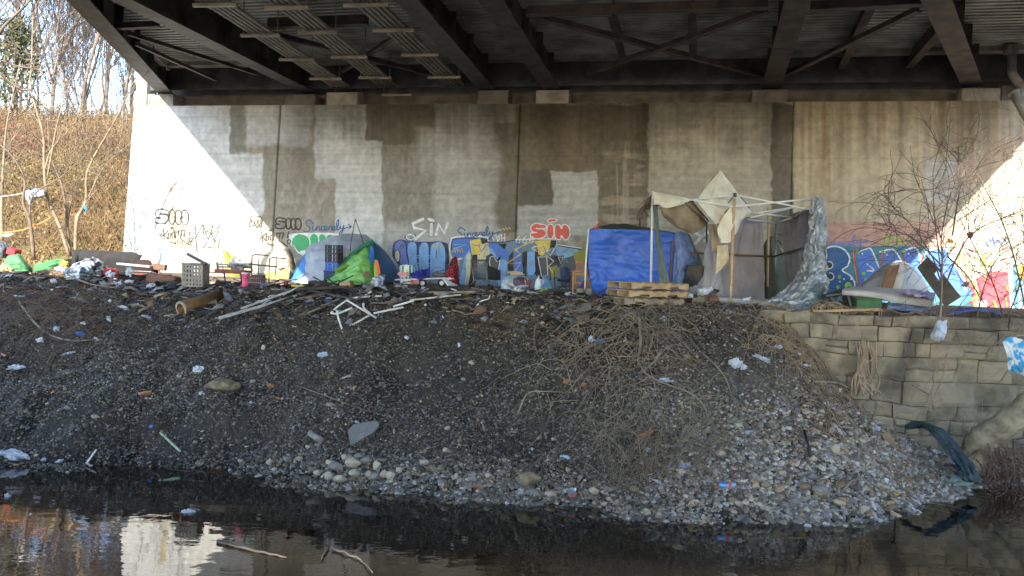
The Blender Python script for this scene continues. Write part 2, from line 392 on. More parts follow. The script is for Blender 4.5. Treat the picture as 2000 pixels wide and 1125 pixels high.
# ================================================================== ABUTMENT WALL
def W(px, py, off=0.0):
    d = ray(px, py); t = (WA - CAM).dot(WN) / d.dot(WN); return CAM + d * t + WN * off
WTOP = 8.66
def patch_wall():
    U0, U1, z0, z1 = -1.95, 32.0, 2.2, WTOP
    ub = (W(241, 480) - WA).dot(WT); ut = (W(262, 207) - WA).dot(WT)
    nu = 1130; nz_ = 216
    uu = np.linspace(0, 1, nu); zz = np.linspace(z0, z1, nz_)
    zb = W(241, 480).z
    UU = np.empty((nz_, nu)); 
    for i, z in enumerate(zz):
        ul = ub + (ut - ub) * (z - zb) / (W(262, 207).z - zb)
        UU[i] = ul + (U1 - ul) * uu
    ZZ = np.repeat(zz[:, None], nu, 1)
    X = WA.x + WT.x * UU; Y = WA.y + WT.y * UU
    px, py = proj(X, Y, ZZ)
    w1 = (fbm(px / 70, py / 45, 61, 5) - .5) * 20 + (fbm(px / 7, py / 9, 62, 3) - .5) * 9; w2 = (fbm(px / 45, py / 70, 67, 5) - .5) * 18 + (fbm(px / 9, py / 7, 68, 3) - .5) * 8
    def rc(x0, y0, x1, y1, s=2.0, w=.6):
        a = px + w1 * w; b_ = py + w2 * w
        return (sstep(x0 - s, x0 + s, a) * sstep(x1 + s, x1 - s, a) * sstep(y0 - s, y0 + s, b_) * sstep(y1 + s, y1 - s, b_))
    streak = fbm(px / 7, py / 160, 71, 4); blot = fbm(px / 40, py / 40, 73, 5); fine = fbm(px / 5, py / 5, 75, 3); hz = fbm(px / 120, py / 5, 77, 3)
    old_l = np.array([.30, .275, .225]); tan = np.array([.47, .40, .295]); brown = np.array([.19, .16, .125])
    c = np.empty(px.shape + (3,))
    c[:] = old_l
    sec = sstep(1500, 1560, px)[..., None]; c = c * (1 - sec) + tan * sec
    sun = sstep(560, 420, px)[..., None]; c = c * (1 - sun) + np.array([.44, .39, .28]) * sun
    def lay(mask, col, k=1.0):
        nonlocal c
        m = np.clip(mask * k, 0, 1)[..., None]; c = c * (1 - m) + np.array(col) * m
    # weathered concrete texture first
    c *= (.62 + .5 * streak + .25 * blot)[..., None]
    lay(rc(1010, 205, 1268, 445), brown)
    lay(rc(1010, 330, 1085, 405), np.array([.12, .115, .1]), .8)
    lay(rc(1160, 262, 1265, 450), np.array([.17, .15, .12]))
    drips = np.clip((fbm(px / 4.2, py / 130, 81, 3) - .5) * 6, 0, 1) * rc(1195, 280, 1235, 450, 6) + np.clip((fbm(px / 50, py / 9, 83, 4) - .52) * 7, 0, 1) * rc(1172, 300, 1258, 440, 8)
    lay(drips, (.34, .3, .24), .7)
    lay(rc(712, 200, 846, 248) + rc(715, 240, 812, 281), np.array([.185, .16, .125]))
    lay(rc(448, 200, 482, 303), np.array([.25, .24, .205]))
    lay(rc(513, 280, 656, 430) * (fine * .5 + .6), np.array([.27, .245, .195]), .7)
    lay(rc(745, 285, 852, 455, 3), np.array([.25, .235, .20]))
    scr = np.clip((fbm(px / 6, py / 14, 87, 4) - .5) * 5, 0, 1)
    lay(scr * rc(750, 300, 850, 470, 8), (.36, .35, .32), .55)
    lay(scr * rc(520, 330, 650, 430, 8), (.42, .38, .32), .5)
    lay(rc(960, 240, 1012, 455, 3), np.array([.18, .165, .135]))
    lay(rc(1503, 200, 1547, 485, 2), np.array([.17, .155, .125]) )
    # painted-over patches
    lt = np.array([.60, .60, .585])
    v = (.74 + .34 * hz + .30 * (blot - .5) + .10 * (streak - .5))[..., None]
    def light(mask, k=1.0, t=1.0):
        nonlocal c
        m = np.clip(mask * k, 0, 1)[..., None]; c = c * (1 - m) + lt * t * v * m
    light(rc(200, 195, 450, 303), 1, 1.0); light(rc(200, 303, 330, 560), .9, .95); light(rc(343, 303, 512, 415, 3), .95, 1.0); light(rc(352, 395, 505, 470, 12, 1), .7, 1.0)
    light(rc(480, 195, 606, 285, 5, 1), 1, .92); light(rc(470, 300, 515, 420), .8)
    light(rc(614, 195, 716, 345), 1, .82); light(rc(655, 275, 747, 560), 1, .92); light(rc(614, 275, 747, 347), 1, .9)
    light(rc(846, 195, 965, 270, 6, 1), .75, .62); light(rc(815, 255, 972, 330, 16, 1), .9, .74); light(rc(852, 300, 968, 480, 10, 1), .85, .72); light(rc(748, 440, 970, 560, 12, 1), .75, .72)
    light(rc(1078, 334, 1166, 460), 1, .74); light(rc(1010, 400, 1120, 470, 3), 1, .68)
    m = rc(1266, 190, 1506, 600)[..., None]; c = c * (1 - m) + np.array([.43, .40, .345]) * v * m
    light(rc(1806, 312, 1880, 400, 8, 1), .55, .8)
    # soot, water staining and painted-in deck shade under the coping, streaks around the bearings
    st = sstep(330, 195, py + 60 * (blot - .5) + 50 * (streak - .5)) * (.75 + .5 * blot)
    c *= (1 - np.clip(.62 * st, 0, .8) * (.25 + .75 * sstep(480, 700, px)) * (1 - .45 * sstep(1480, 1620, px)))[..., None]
    gar = np.zeros_like(px)
    for x0, wd in ((590, 26), (962, 24), (1075, 26), (1258, 14), (1502, 22), (1690, 10), (1885, 16), (1760, 8), (1920, 12), (1840, 10)):
        gar += np.exp(-((px - x0 - 10 * (blot - .5)) / wd) ** 2) * sstep(470, 200, py) * (.35 + .8 * streak)
    c = c * (1 - np.clip(gar * .42, 0, .7))[..., None] * np.array([1, 1, 1]) 
    rust = np.clip((fbm(px / 11, py / 220, 91, 3) - .5) * 4, 0, 1) * sstep(1560, 1620, px) * sstep(520, 260, py)
    c = c * (1 - .35 * rust[..., None] * np.array([.5, .75, 1.0]))
    # salmon rectangle on the right, pale base coat behind the murals
    m = rc(1560, 434, 1862, 640, 2, .3)[..., None] * .9; c = c * (1 - m) + np.array([.56, .33, .27]) * v * m
    m = rc(1868, 395, 2100, 640, 8, .6)[..., None] * .8; c = c * (1 - m) + np.array([.46, .42, .34]) * v * m
    c *= (.9 + .2 * fine)[..., None]
    # form-board lines
    c *= (1 - .12 * (np.abs(((ZZ - 2.2) / 1.22) % 1 - .5) > .488))[..., None]
    jd = np.zeros_like(px)
    for xt, xb in ((548, 536), (1016, 1009), (1550, 1545)):
        xj = xt + (xb - xt) * (py - 205) / 200
        jd = np.maximum(jd, np.exp(-((px - xj) / 1.6) ** 2))
    c *= (1 - .85 * jd)[..., None]
    dep = -.035 * jd + .004 * (fine - .5)
    V = np.stack([X + WN.x * dep, Y + WN.y * dep, ZZ], 2).reshape(-1, 3)
    a, b_ = px.shape; i = np.arange(a - 1)[:, None] * b_ + np.arange(b_ - 1)[None]
    Fq = np.stack([i, i + 1, i + b_ + 1, i + b_], 2).reshape(-1, 4)
    return V, Fq, np.clip(c, .01, .85).reshape(-1, 3), ub, ut
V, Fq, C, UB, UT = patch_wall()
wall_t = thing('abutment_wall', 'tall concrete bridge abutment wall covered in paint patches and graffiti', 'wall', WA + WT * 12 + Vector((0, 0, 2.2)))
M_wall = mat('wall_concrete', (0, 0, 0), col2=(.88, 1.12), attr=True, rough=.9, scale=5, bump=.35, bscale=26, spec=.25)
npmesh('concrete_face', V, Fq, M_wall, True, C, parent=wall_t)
M_conc = mat('concrete', (.36, .34, .30), (.2, .185, .16), rough=.9, scale=2.4, bump=.3, bscale=30)
M_concd = mat('sooty_concrete', (.17, .155, .135), (.09, .082, .072), rough=.92, scale=2.0, bump=.3, bscale=25)
def wp(u, n, z): return WA + WT * u + WN * n + Vector((0, 0, z))
mb = MB()
# body of the wall behind its face: left end, top ledge
e0, e1 = UB, UT
zb_ = W(241, 480).z; ul = lambda z: UB + (UT - UB) * (z - zb_) / (W(262, 207).z - zb_)
p = [wp(ul(2.2), 0, 2.2), wp(ul(WTOP), 0, WTOP), wp(ul(WTOP), -3, WTOP), wp(ul(2.2), -3, 2.2)]
mb.add(p, [(0, 1, 2, 3)]); mb.add([wp(UT, 0, WTOP), wp(32, 0, WTOP), wp(32, -3, WTOP), wp(UT, -3, WTOP)], [(0, 1, 2, 3)])
mb.build('wall_body', M_conc, wall_t)
mb = MB(); rotw = Matrix((WT, -WN, Vector((0, 0, 1)))).transposed()
u_ = lambda px, py=200: (W(px, py) - WA).dot(WT)
ua, ub2 = u_(286), 32
mb.box(wp((ua + ub2) / 2, -1.0, WTOP + .42), (ub2 - ua, .5, .84), rotw)
mb.build('backwall', M_concd, wall_t)
mb = MB(); mb.box(wp((u_(264) + u_(285)) / 2, -.3, WTOP + .62), (u_(285) - u_(264), .55, 1.24), rotw, 0, .03); mb.build('end_post', M_conc, wall_t)
for x0, x1, h in ((287, 337, .42), (557, 615, .36), (637, 697, .42), (932, 992, .43), (1046, 1110, .42), (1468, 1538, .37), (1878, 1954, .36), (1956, 1976, .42)):
    mb = MB(); mb.box(wp((u_(x0) + u_(x1)) / 2, -.32, WTOP + h / 2 - .01), (u_(x1) - u_(x0), .6, h), rotw, 0, .02)
    mb.build('bearing_pedestal', M_conc if x0 in (287, 637, 1878, 1046) else M_concd, wall_t)

# ================================================================== BRIDGE
ZG, ZD = 9.11, 9.96
M_steel = mat('painted_steel', (.07, .066, .064), (.036, .031, .029), rough=.6, scale=2.2, bump=.2, bscale=20, mixlo=.42, mixhi=.58)
M_steel2 = mat('rusty_steel', (.10, .072, .058), (.046, .038, .035), rough=.7, scale=2.4, bump=.25, bscale=25, mixlo=.42, mixhi=.58)
M_deck = mat('corrugated_deck', (.46, .46, .44), (.2, .185, .165), rough=.5, scale=1.1)
M_pipe = mat('conduit', (.34, .31, .25), (.2, .18, .15), rough=.5, scale=3)
bridge = thing('bridge', 'dark steel girder road bridge passing overhead', 'bridge', (0, 12, ZG))
def wall_hit(p, d):
    t = (WA - p).dot(WN) / d.dot(WN); return p + d * t
def girder(a, b_, near=-6.0, depth=ZD - ZG + .05, fw=.5, m=None, name='girder'):
    """a: pixel where its flange meets the wall, b: pixel at the top edge of the photo"""
    p, q = (PZ(a[0], a[1], ZG), PZ(b_[0], b_[1], ZG)) if not isinstance(a, Vector) else (a, b_)
    d = (q - p).normalized(); p = wall_hit(p, d) - d * .35
    q = p + d * ((near - p.y) / d.y)
    mb = MB(); up = Vector((0, 0, 1))
    mb.bar(p + up * .02, q + up * .02, fw, .04)
    mb.bar(p + up * (.04 + (depth - .04) / 2), q + up * (.04 + (depth - .04) / 2), .03, depth - .04)
    s = d.cross(up).normalized(); L = (q - p).length
    k = 1.2
    while k < min(L, 18):
        c = p + d * k + up * (.04 + (depth - .06) / 2)
        for sg in (-1, 1): mb.bar(c + s * sg * .015, c + s * sg * .2, .016, depth - .08)
        k += 1.9
    mb.build(name, m or M_steel, bridge); return p, d
GL = [((318, 178), (152, 0)), ((597, 178), (236, 0)), ((953, 177), (793, 0)), ((1073, 168), (957, 0)), ((1508, 165), (1559, 0)), ((1898, 165), (1828, 0))]
GD = []
for i, (a, b_) in enumerate(GL): GD.append(girder(a, b_, m=M_steel2 if i > 3 else M_steel, name='fascia_girder' if i == 0 else 'girder'))

# sun: the shadow of the left edge of the bridge runs down the wall
EL = 27.0
def sundir(az, el): return Vector((math.sin(R(az)) * math.cos(R(el)), math.cos(R(az)) * math.cos(R(el)), -math.sin(R(el))))
fa, fb = PZ(330, 178, ZG), PZ(137, 0, ZG)
fe = wall_hit(fa, fb - fa)
def shadow_pt(q, s): return wall_hit(q, s)
tgt0, tgt1 = W(335, 207), W(500, 430); tsl = (tgt1.z - tgt0.z) / (tgt1 - tgt0).dot(WT)
best = None
for k in range(-300, 500):
    az = k * .1; sp = shadow_pt(fb, sundir(az, EL)); sl = (sp.z - fe.z) / ((sp - fe).dot(WT) + 1e-9)
    if (sp - fe).dot(WT) > 0 and (best is None or abs(sl - tsl) < best[0]): best = (abs(sl - tsl), az)
AZ = best[1]; SD = sundir(AZ, EL)
print('SUN az', AZ, 'el', EL)
# right edge of the bridge from the edge of the other sun patch
def up_to(p): return p - SD * ((ZG - p.z) / -SD.z) if False else p + SD * ((ZG - p.z) / SD.z)
ra, rb = up_to(W(1992, 262)), up_to(W(1800, 470))
print('right fascia', ra, rb, 'left', fe, fb)
dd = (rb - ra).normalized(); rw = wall_hit(ra, dd)
GD.append(girder(rw, rb + dd * 2, near=-6, name='fascia_girder'))
# deck: slab outline between the two fascias
lp, ld = fe, (fb - fe).normalized(); rp, rd = rw, (rb - rw).normalized()
def at_y(p, d, y): return p + d * ((y - p.y) / d.y)
NEAR = -6.0
def xl(y): return at_y(lp, ld, y).x - .15
def xr(y): return at_y(rp, rd, y).x + .15
# corrugated pans, ribs parallel to the wall
n = 1500; s_ = np.linspace(-.3, 13.5, n); tri = np.abs((s_ / .23) % 1 - .5) * 2
zc = ZD + .13 * np.clip((tri - .52) * 5, 0, 1)
def edge_at(sn, p, d):
    # point of the line p+d*t lying sn metres out from the wall
    t = (sn - (p - WA).dot(WN)) / d.dot(WN); return p + d * t
A_ = np.array([list(edge_at(s, lp, ld)) for s in s_]); B_ = np.array([list(edge_at(s, rp, rd)) for s in s_])
A_[:, 2] = zc; B_[:, 2] = zc
V = np.stack([A_, B_], 1).reshape(-1, 3); i = np.arange(n - 1) * 2
npmesh('deck_pan', V, np.stack([i, i + 1, i + 3, i + 2], 1), M_deck, False, parent=bridge)
mb = MB()
def slab(z0, z1, ya, yb, ex):
    a0, a1, b0, b1 = [Vector((f(y) + e, y, 0)) for f, e in ((xl, -ex), (xr, ex)) for y in (ya, yb)]
    a0, a1, b0, b1 = Vector((xl(ya) - ex, ya, 0)), Vector((xl(yb) - ex, yb, 0)), Vector((xr(ya) + ex, ya, 0)), Vector((xr(yb) + ex, yb, 0))
    vs = [p + Vector((0, 0, z)) for z in (z0, z1) for p in (a0, b0, b1, a1)]
    mb.add(vs, [(0, 1, 2, 3), (7, 6, 5, 4), (0, 4, 5, 1), (1, 5, 6, 2), (2, 6, 7, 3), (3, 7, 4, 0)])
slab(ZD + .14, ZD + .34, NEAR, 30.0, 0.0)
mb.build('deck_slab', M_conc, bridge)
for p, d, sg in ((lp, ld, -1), (rp, rd, 1)):
    mb = MB(); a, b_ = at_y(p, d, NEAR), at_y(p, d, 27); mb.bar(a + Vector((sg * .1, 0, 1.15)), b_ + Vector((sg * .1, 0, 1.15)), .3, .95); mb.build('parapet', M_conc, bridge)
# end diaphragm and the pale haunch above it
mb = MB(); mb.box(wp((u_(300) + 32) / 2, .18, (ZG + ZD) / 2 - .02), (32 - u_(300), .05, ZD - ZG - .1), rotw); mb.build('end_diaphragm', M_steel, bridge)
mb = MB(); mb.box(wp((u_(300) + 32) / 2, .42, ZD - .045), (32 - u_(300), .34, .15), rotw); mb.build('deck_haunch', M_conc, bridge)
# cross beams, stringers and diagonal bracing
def member(p, q, w=.16, h=.14, m=M_steel2, name='brace'):
    mb = MB(); up = Vector((0, 0, 1)); mb.bar(p, q, w, .02); mb.bar(p + up * h / 2, q + up * h / 2, .02, h); mb.build(name, m, bridge)
Zb = ZG + .12
member(PZ(1028, 30, Zb), PZ(1500, 16, Zb), .22, .2, name='cross_beam')
member(PZ(1500, 24, Zb), PZ(1148, 147, Zb)); member(PZ(1040, 34, Zb + .04), PZ(1488, 151, Zb + .04))
member(PZ(1582, 21, Zb), PZ(1812, 9, Zb), .22, .2, name='cross_beam'); member(PZ(1795, 22, Zb), PZ(1532, 150, Zb))
member(PZ(223, 57, Zb), PZ(312, 52, Zb), .16, .16, name='cross_beam'); member(PZ(250, 68, Zb), PZ(500, 146, Zb + .03), .1, .1); member(PZ(265, 88, Zb), PZ(422, 158, Zb), .1, .1)
member(PZ(522, 55, Zb + .2), PZ(720, 48, Zb + .2), .2, .25, name='cross_beam')
member(PZ(520, 66, Zb + .2), PZ(850, 150, Zb + .2), .13, .12); member(PZ(770, 75, Zb + .2), PZ(640, 160, Zb + .2), .13, .12)
for (a, b_) in (((1196, 34), (1216, 112)), ((1352, 28), (1354, 112)), ((1700, 18), (1640, 140)), ((1838, 62), (1770, 138))):
    p, q = PZ(*a, Zb + .3), PZ(*b_, Zb + .3); mb = MB(); up = Vector((0, 0, 1))
    mb.bar(p, q, .2, .025); mb.bar(p + up * .25, q + up * .25, .025, .5); mb.build('stringer', M_steel2, bridge)
# conduit bundles hung between the second and third girders
HANG = [[(420, 2), (500 , 62), (560, 110), (622, 148), (680, 178)], [(560, 7), (612, 56), (680, 105), (738, 146), (775, 180)], [(715, 2), (760, 52), (815, 101), (862, 145), (905, 180)]]
for hb in HANG:
    zz = ZG + .1
    p0, p1 = PZ(*hb[0], zz), PZ(*hb[-1], zz); d = (p1 - p0).normalized(); s = d.cross(Vector((0, 0, 1))).normalized()
    far = wall_hit(p1, d) - d * .1; near = p0 - d * 7
    for k in range(5):
        o = s * (k - 2) * .135; mb = MB(); mb.tube([near + o, p0 + o, far + o], .048, 8)
        t = 1.5
        while t < 14:  # couplings
            c = far + o - d * (t + k * .13); mb.tube([c, c - d * .12], .056, 8); t += 3.05
        mb.build('conduit', M_pipe, bridge)
    for h in hb:
        c = PZ(h[0], h[1], zz); c = p0 + d * (c - p0).dot(d)
        mb = MB(); mb.bar(c - s * .5 - Vector((0, 0, .09)), c + s * .5 - Vector((0, 0, .09)), .07, .07, mi=0)
        for sg in (-1, 1): mb.tube([c + s * sg * .44 - Vector((0, 0, .1)), c + s * sg * .44 + Vector((0, 0, .75))], .012, 5)
        mb.build('conduit_hanger', M_pipe, bridge)
# drain pipe at the far right
dp = thing('drain_pipe', 'bent grey drain pipe hanging at the right end of the abutment', 'pipe', P(1985, 170, 20))
M_dp = mat('cast_pipe', (.3, .28, .25), (.16, .15, .14), rough=.6, scale=4, bump=.3)
mb = MB(); mb.tube(smooth_line([P(1974, 92, 20.2), P(1976, 118, 20.2), P(1977, 142, 20.1), P(1987, 158, 20), P(1996, 172, 19.9), P(1997, 190, 19.9)], 24), .105, 12); mb.build('upper_bend', M_dp, dp)
mb = MB(); a, b_ = P(1979, 178, 19.9), P(2016, 246, 19.7); mb.tube([a, b_], .12, 14); mb.tube([a, a + (b_ - a) * .08], .145, 14); mb.tube([a, a - (b_ - a) * .005], [.09, .06], 14); mb.build('lower_pipe', M_dp, dp)
mb = MB(); mb.box(P(1974, 97, 20.2), (.3, .2, .25), None, 0, .02); mb.build('gutter_box', M_dp, dp)
mb = MB(); mb.tube([P(1984, 198, 20), P(2004, 240, 20)], .015, 5); mb.build('strap', M_dp, dp)

# ================================================================== LIGHT
world = bpy.data.worlds.new('World'); scene.world = world; world.use_nodes = True
sky = world.node_tree.nodes.new('ShaderNodeTexSky'); sky.sky_type = 'NISHITA'; sky.sun_disc = False
sky.sun_elevation = R(EL); sky.sun_rotation = R(AZ + 180); sky.air_density = 1.0; sky.dust_density = .3; sky.ozone_density = 1.8
bgn = world.node_tree.nodes['Background']; world.node_tree.links.new(sky.outputs[0], bgn.inputs['Color']); bgn.inputs['Strength'].default_value = .14
sl = bpy.data.lights.new('sun', 'SUN'); sl.energy = 2.8; sl.angle = R(.53); sl.color = (1, .93, .80)
so = bpy.data.objects.new('sun', sl); COL.objects.link(so); so.rotation_euler = SD.to_track_quat('-Z', 'Y').to_euler()
vs_ = scene.view_settings; vs_.view_transform = 'Standard'; vs_.look = 'None'; vs_.gamma = 1; vs_.use_curve_mapping = False
vs_.exposure = 2.4
scene.cycles.max_bounces = 8; scene.cycles.diffuse_bounces = 5; scene.cycles.use_denoising = True
scene.cycles.sample_clamp_indirect = 8
# added unseen slab overhead that shades the bank and the stone wall
mb = MB()
mb.add([Vector((x, y, z)) for x in (-30, 30) for y in (-8, 7.0) for z in (ZG + .1, ZD)], [(0, 1, 3, 2), (4, 6, 7, 5), (0, 4, 5, 1), (2, 3, 7, 6), (0, 2, 6, 4), (1, 5, 7, 3)])
mb.build('shade_slab', M_concd, bridge)

# ================================================================== STONES
def ico12():
    g = (1 + 5 ** .5) / 2
    v = np.array([(-1, g, 0), (1, g, 0), (-1, -g, 0), (1, -g, 0), (0, -1, g), (0, 1, g), (0, -1, -g), (0, 1, -g), (g, 0, -1), (g, 0, 1), (-g, 0, -1), (-g, 0, 1)], float)
    f = np.array([(0, 11, 5), (0, 5, 1), (0, 1, 7), (0, 7, 10), (0, 10, 11), (1, 5, 9), (5, 11, 4), (11, 10, 2), (10, 7, 6), (7, 1, 8), (3, 9, 4), (3, 4, 2), (3, 2, 6), (3, 6, 8), (3, 8, 9), (4, 9, 5), (2, 4, 11), (6, 2, 10), (8, 6, 7), (9, 8, 1)])
    return v / np.linalg.norm(v[0]), f
IV, IF = ico12()
def stones(cx, cy, cz, size, col, seed=3, sink=.25):
    rg = np.random.default_rng(seed); n = len(cx)
    v = np.repeat(IV[None], n, 0) * (1 + rg.uniform(-.32, .25, (n, 12, 1)))
    ax = np.stack([rg.uniform(.75, 1.35, n), rg.uniform(.6, 1.0, n), rg.uniform(.35, .75, n)], 1)
    v = v * ax[:, None]
    a = rg.uniform(0, 2 * np.pi, n); t = rg.normal(0, .45, n); u = rg.normal(0, .35, n)
    def rot(v, th, i, j):
        c, s_ = np.cos(th)[:, None], np.sin(th)[:, None]; w = v.copy()
        w[..., i] = c * v[..., i] - s_ * v[..., j]; w[..., j] = s_ * v[..., i] + c * v[..., j]; return w
    v = rot(v, t, 1, 2); v = rot(v, u, 0, 2); v = rot(v, a, 0, 1)
    v = v * (size / 2)[:, None, None] + np.stack([cx, cy, cz + size * .25 * (1 - 2 * sink)], 1)[:, None]
    f = IF[None] + (np.arange(n) * 12)[:, None, None]
    c = np.repeat(col[:, None], 12, 1)
    return v.reshape(-1, 3), f.reshape(-1, 3), c.reshape(-1, 3)
def bank_stones(N, lo, hi, seed, dens):
    rg = np.random.default_rng(seed)
    x = rg.uniform(-16.5, 11.5, N); ys = np.interp(x, _s[:, 0], _s[:, 1]); ye = np.interp(x, EX, EY)
    y = ys - .9 + (ye + .5 - ys + .9) * rg.uniform(0, 1, N)
    px, py = proj(x, y, H(x, y))
    keep = rg.uniform(0, 1, N) < dens(x, y, px, py)
    keep &= (px > -60) & (px < 2060) & ~((x > 5.9) & (y > ye - .15))
    x, y, px, py = x[keep], y[keep], px[keep], py[keep]; n = len(x)
    size = np.exp(rg.uniform(np.log(lo), np.log(hi), n))
    # stone colours: dark ash-grey, mid greys, some buff, a few nearly white
    k = rg.uniform(0, 1, n)[:, None]
    c = np.where(k < .66, rg.uniform(.03, .09, (n, 1)), np.where(k < .955, rg.uniform(.08, .17, (n, 1)), rg.uniform(.18, .34, (n, 1)))) * np.ones((1, 3))
    c = c * (1 + rg.normal(0, .07, (n, 1)) * np.array([[1, .3, -1]]) + np.array([[.02, 0, -.03]]))
    buff = (rg.uniform(0, 1, n) < .12)[:, None]; c = np.where(buff, c * np.array([[1.35, 1.05, .72]]), c)
    br = sstep(1180, 1520, px + 240 * (fbm(x * 1.1, y * 1.1, 44) - .5)) * sstep(690, 860, py)
    shore = sstep(.55, .1, H(x, y)) * sstep(300, 900, px)
    lift = 1.15 + 2.0 * br + 1.1 * shore * (1 - br); c = c * np.array([[1.09, 1.0, .88]])
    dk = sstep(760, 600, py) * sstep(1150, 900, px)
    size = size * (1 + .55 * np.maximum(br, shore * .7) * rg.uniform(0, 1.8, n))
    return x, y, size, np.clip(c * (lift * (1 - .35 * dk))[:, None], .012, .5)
def dens_fine(x, y, px, py):
    n = fbm(x * .8, y * .8, 51, 4)
    d = .5 + .7 * sstep(.34, .58, n)
    for cx, cy, rx, ry, k in ((900, 740, 110, 60, .8), (1450, 735, 90, 60, .85), (820, 650, 60, 20, .9), (1230, 690, 90, 60, .6), (80, 600, 150, 60, .8), (560, 640, 130, 30, .4), (300, 650, 140, 40, .5)):
        d = d * (1 - k * np.exp(-((px - cx) / rx) ** 2 - ((py - cy) / ry) ** 2))
    return np.clip(d, .05, 1) * np.where((px > 1560) & (py < 860), .25, 1)
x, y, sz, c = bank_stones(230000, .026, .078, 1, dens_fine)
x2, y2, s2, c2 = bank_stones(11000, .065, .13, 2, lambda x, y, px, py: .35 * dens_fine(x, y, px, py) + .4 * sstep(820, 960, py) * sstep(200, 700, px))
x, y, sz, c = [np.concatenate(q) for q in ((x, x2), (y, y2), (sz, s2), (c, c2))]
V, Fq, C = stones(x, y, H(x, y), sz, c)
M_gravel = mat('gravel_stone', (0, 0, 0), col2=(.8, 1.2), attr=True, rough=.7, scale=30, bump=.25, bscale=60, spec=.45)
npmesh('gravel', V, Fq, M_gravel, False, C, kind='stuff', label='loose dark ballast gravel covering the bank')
print('gravel stones', len(x))

M_rock = mat('pale_rock', (.52, .45, .335), (.30, .26, .20), rough=.85, scale=5, bump=.5, bscale=22)
M_rock2 = mat('grey_rock', (.28, .26, .225), (.16, .15, .13), rough=.8, scale=6, bump=.45, bscale=24)
M_rock3 = mat('buff_rock', (.3, .24, .14), (.12, .1, .07), rough=.9, scale=7, bump=.6, bscale=20)
def rock_at(px, py, wpx, hpx, m, label=None, group=None, name='rock', seed=0, sub=2, sink=.1, flat=True, depth=None):
    p = PG(px, py); s = p.y / F
    sx, sz_ = wpx * s, hpx * s * 1.05; sy = depth or (sx * .5 + sz_ * .5)
    r = random.Random(seed * 31 + int(px)); mb = MB()
    mb.rock(p + Vector((0, sy * .15, sz_ * (.5 - sink))), (sx, sy, sz_), seed * 13 + int(px) + int(py), Matrix.Rotation(r.uniform(-.3, .3), 3, 'Z') @ Matrix.Rotation(r.uniform(-.15, .15), 3, 'Y'), .3, flat, 0, sub)
    return mb.build(name, m, None, label, 'rock', group)
heap = [(655, 925, 36, 26), (690, 915, 40, 26), (640, 938, 30, 20), (665, 945, 42, 22), (712, 908, 34, 18), (735, 922, 34, 24), (718, 936, 24, 18), (750, 935, 28, 20), (733, 940, 34, 24), (763, 938, 22, 20), (690, 935, 26, 18), (645, 915, 28, 18), (700, 899, 24, 14), (672, 900, 22, 14), (780, 925, 20, 16), (620, 930, 22, 14), (745, 905, 30, 12), (830, 910, 28, 14)]
for i, (a, b_, w, h) in enumerate(heap):
    rock_at(a, b_, w, h, M_rock if i % 4 else M_rock2, 'pale angular rock in the heap at the waterline below the grey slab', 'pale rocks heaped at the waterline', seed=i)
shore = [(527, 910, 24, 18), (560, 905, 22, 16), (585, 902, 18, 12), (860, 925, 22, 18), (890, 938, 18, 14), (925, 943, 26, 20), (955, 935, 20, 14), (983, 930, 22, 14), (1075, 975, 30, 18), (1045, 972, 24, 16), (1160, 968, 34, 18), (1240, 965, 26, 16), (1330, 930, 24, 16), (1405, 985, 30, 16), (1445, 990, 26, 14), (1500, 960, 30, 18), (1525, 935, 26, 20), (1470, 915, 24, 16), (1410, 895, 26, 16), (1600, 975, 40, 20), (1640, 990, 30, 16), (1555, 990, 34, 18), (1690, 1002, 26, 14), (1740, 998, 32, 14), (1480, 870, 24, 14), (1360, 860, 22, 14), (1440, 840, 26, 14), (1700, 960, 22, 12), (1500, 1005, 22, 12), (900, 915, 14, 12), (870, 885, 18, 12), (897, 870, 16, 12), (873, 842, 16, 10), (647, 798, 26, 12), (183, 820, 20, 14), (235, 745, 15, 13), (92, 793, 14, 9), (130, 802, 16, 9), (514, 685, 15, 14), (478, 718, 14, 10), (680, 740, 18, 8), (905, 745, 14, 9), (920, 715, 16, 12), (1344, 840, 20, 12), (1300, 880, 22, 12), (1220, 900, 20, 12), (1110, 925, 18, 12), (985, 905, 16, 12), (470, 905, 16, 10), (380, 870, 16, 10), (600, 880, 16, 10), (955, 880, 14, 10), (1590, 905, 24, 16), (1560, 880, 20, 12), (1640, 930, 22, 12)]
for i, (a, b_, w, h) in enumerate(shore):
    rock_at(a, b_, w, h, (M_rock, M_rock2, M_rock, M_rock3)[i % 4], 'single fist to head sized stone lying loose among the bank gravel', 'larger stones scattered over the bank', seed=i + 50)
rock_at(1032, 948, 58, 38, M_rock3, 'rounded mossy tan boulder at the water edge left of the clear cup', name='boulder', seed=3, sub=3, sink=.2, flat=False)
rock_at(428, 762, 88, 42, M_rock3, 'flat brown broken boulder half way up the dark bank', name='boulder', seed=9, sub=3, sink=.25)
rock_at(1633, 895, 34, 28, M_rock, 'squarish pale stone below the bare roots on the right', seed=4)
rock_at(1575, 962, 44, 24, M_rock3, 'flat tan brick shaped stone near the right shore', seed=5)
rock_at(1603, 968, 46, 26, M_rock2, 'smooth grey flat stone beside the tan brick shaped one', seed=6, flat=False)
rock_at(1342, 702, 20, 10, M_rock3, 'small smooth brown oval stone on the bare earth patch', seed=7, flat=False)
rock_at(1040, 968, 40, 18, M_rock2, 'grey slab lying half in the water beside the boulder', seed=8)
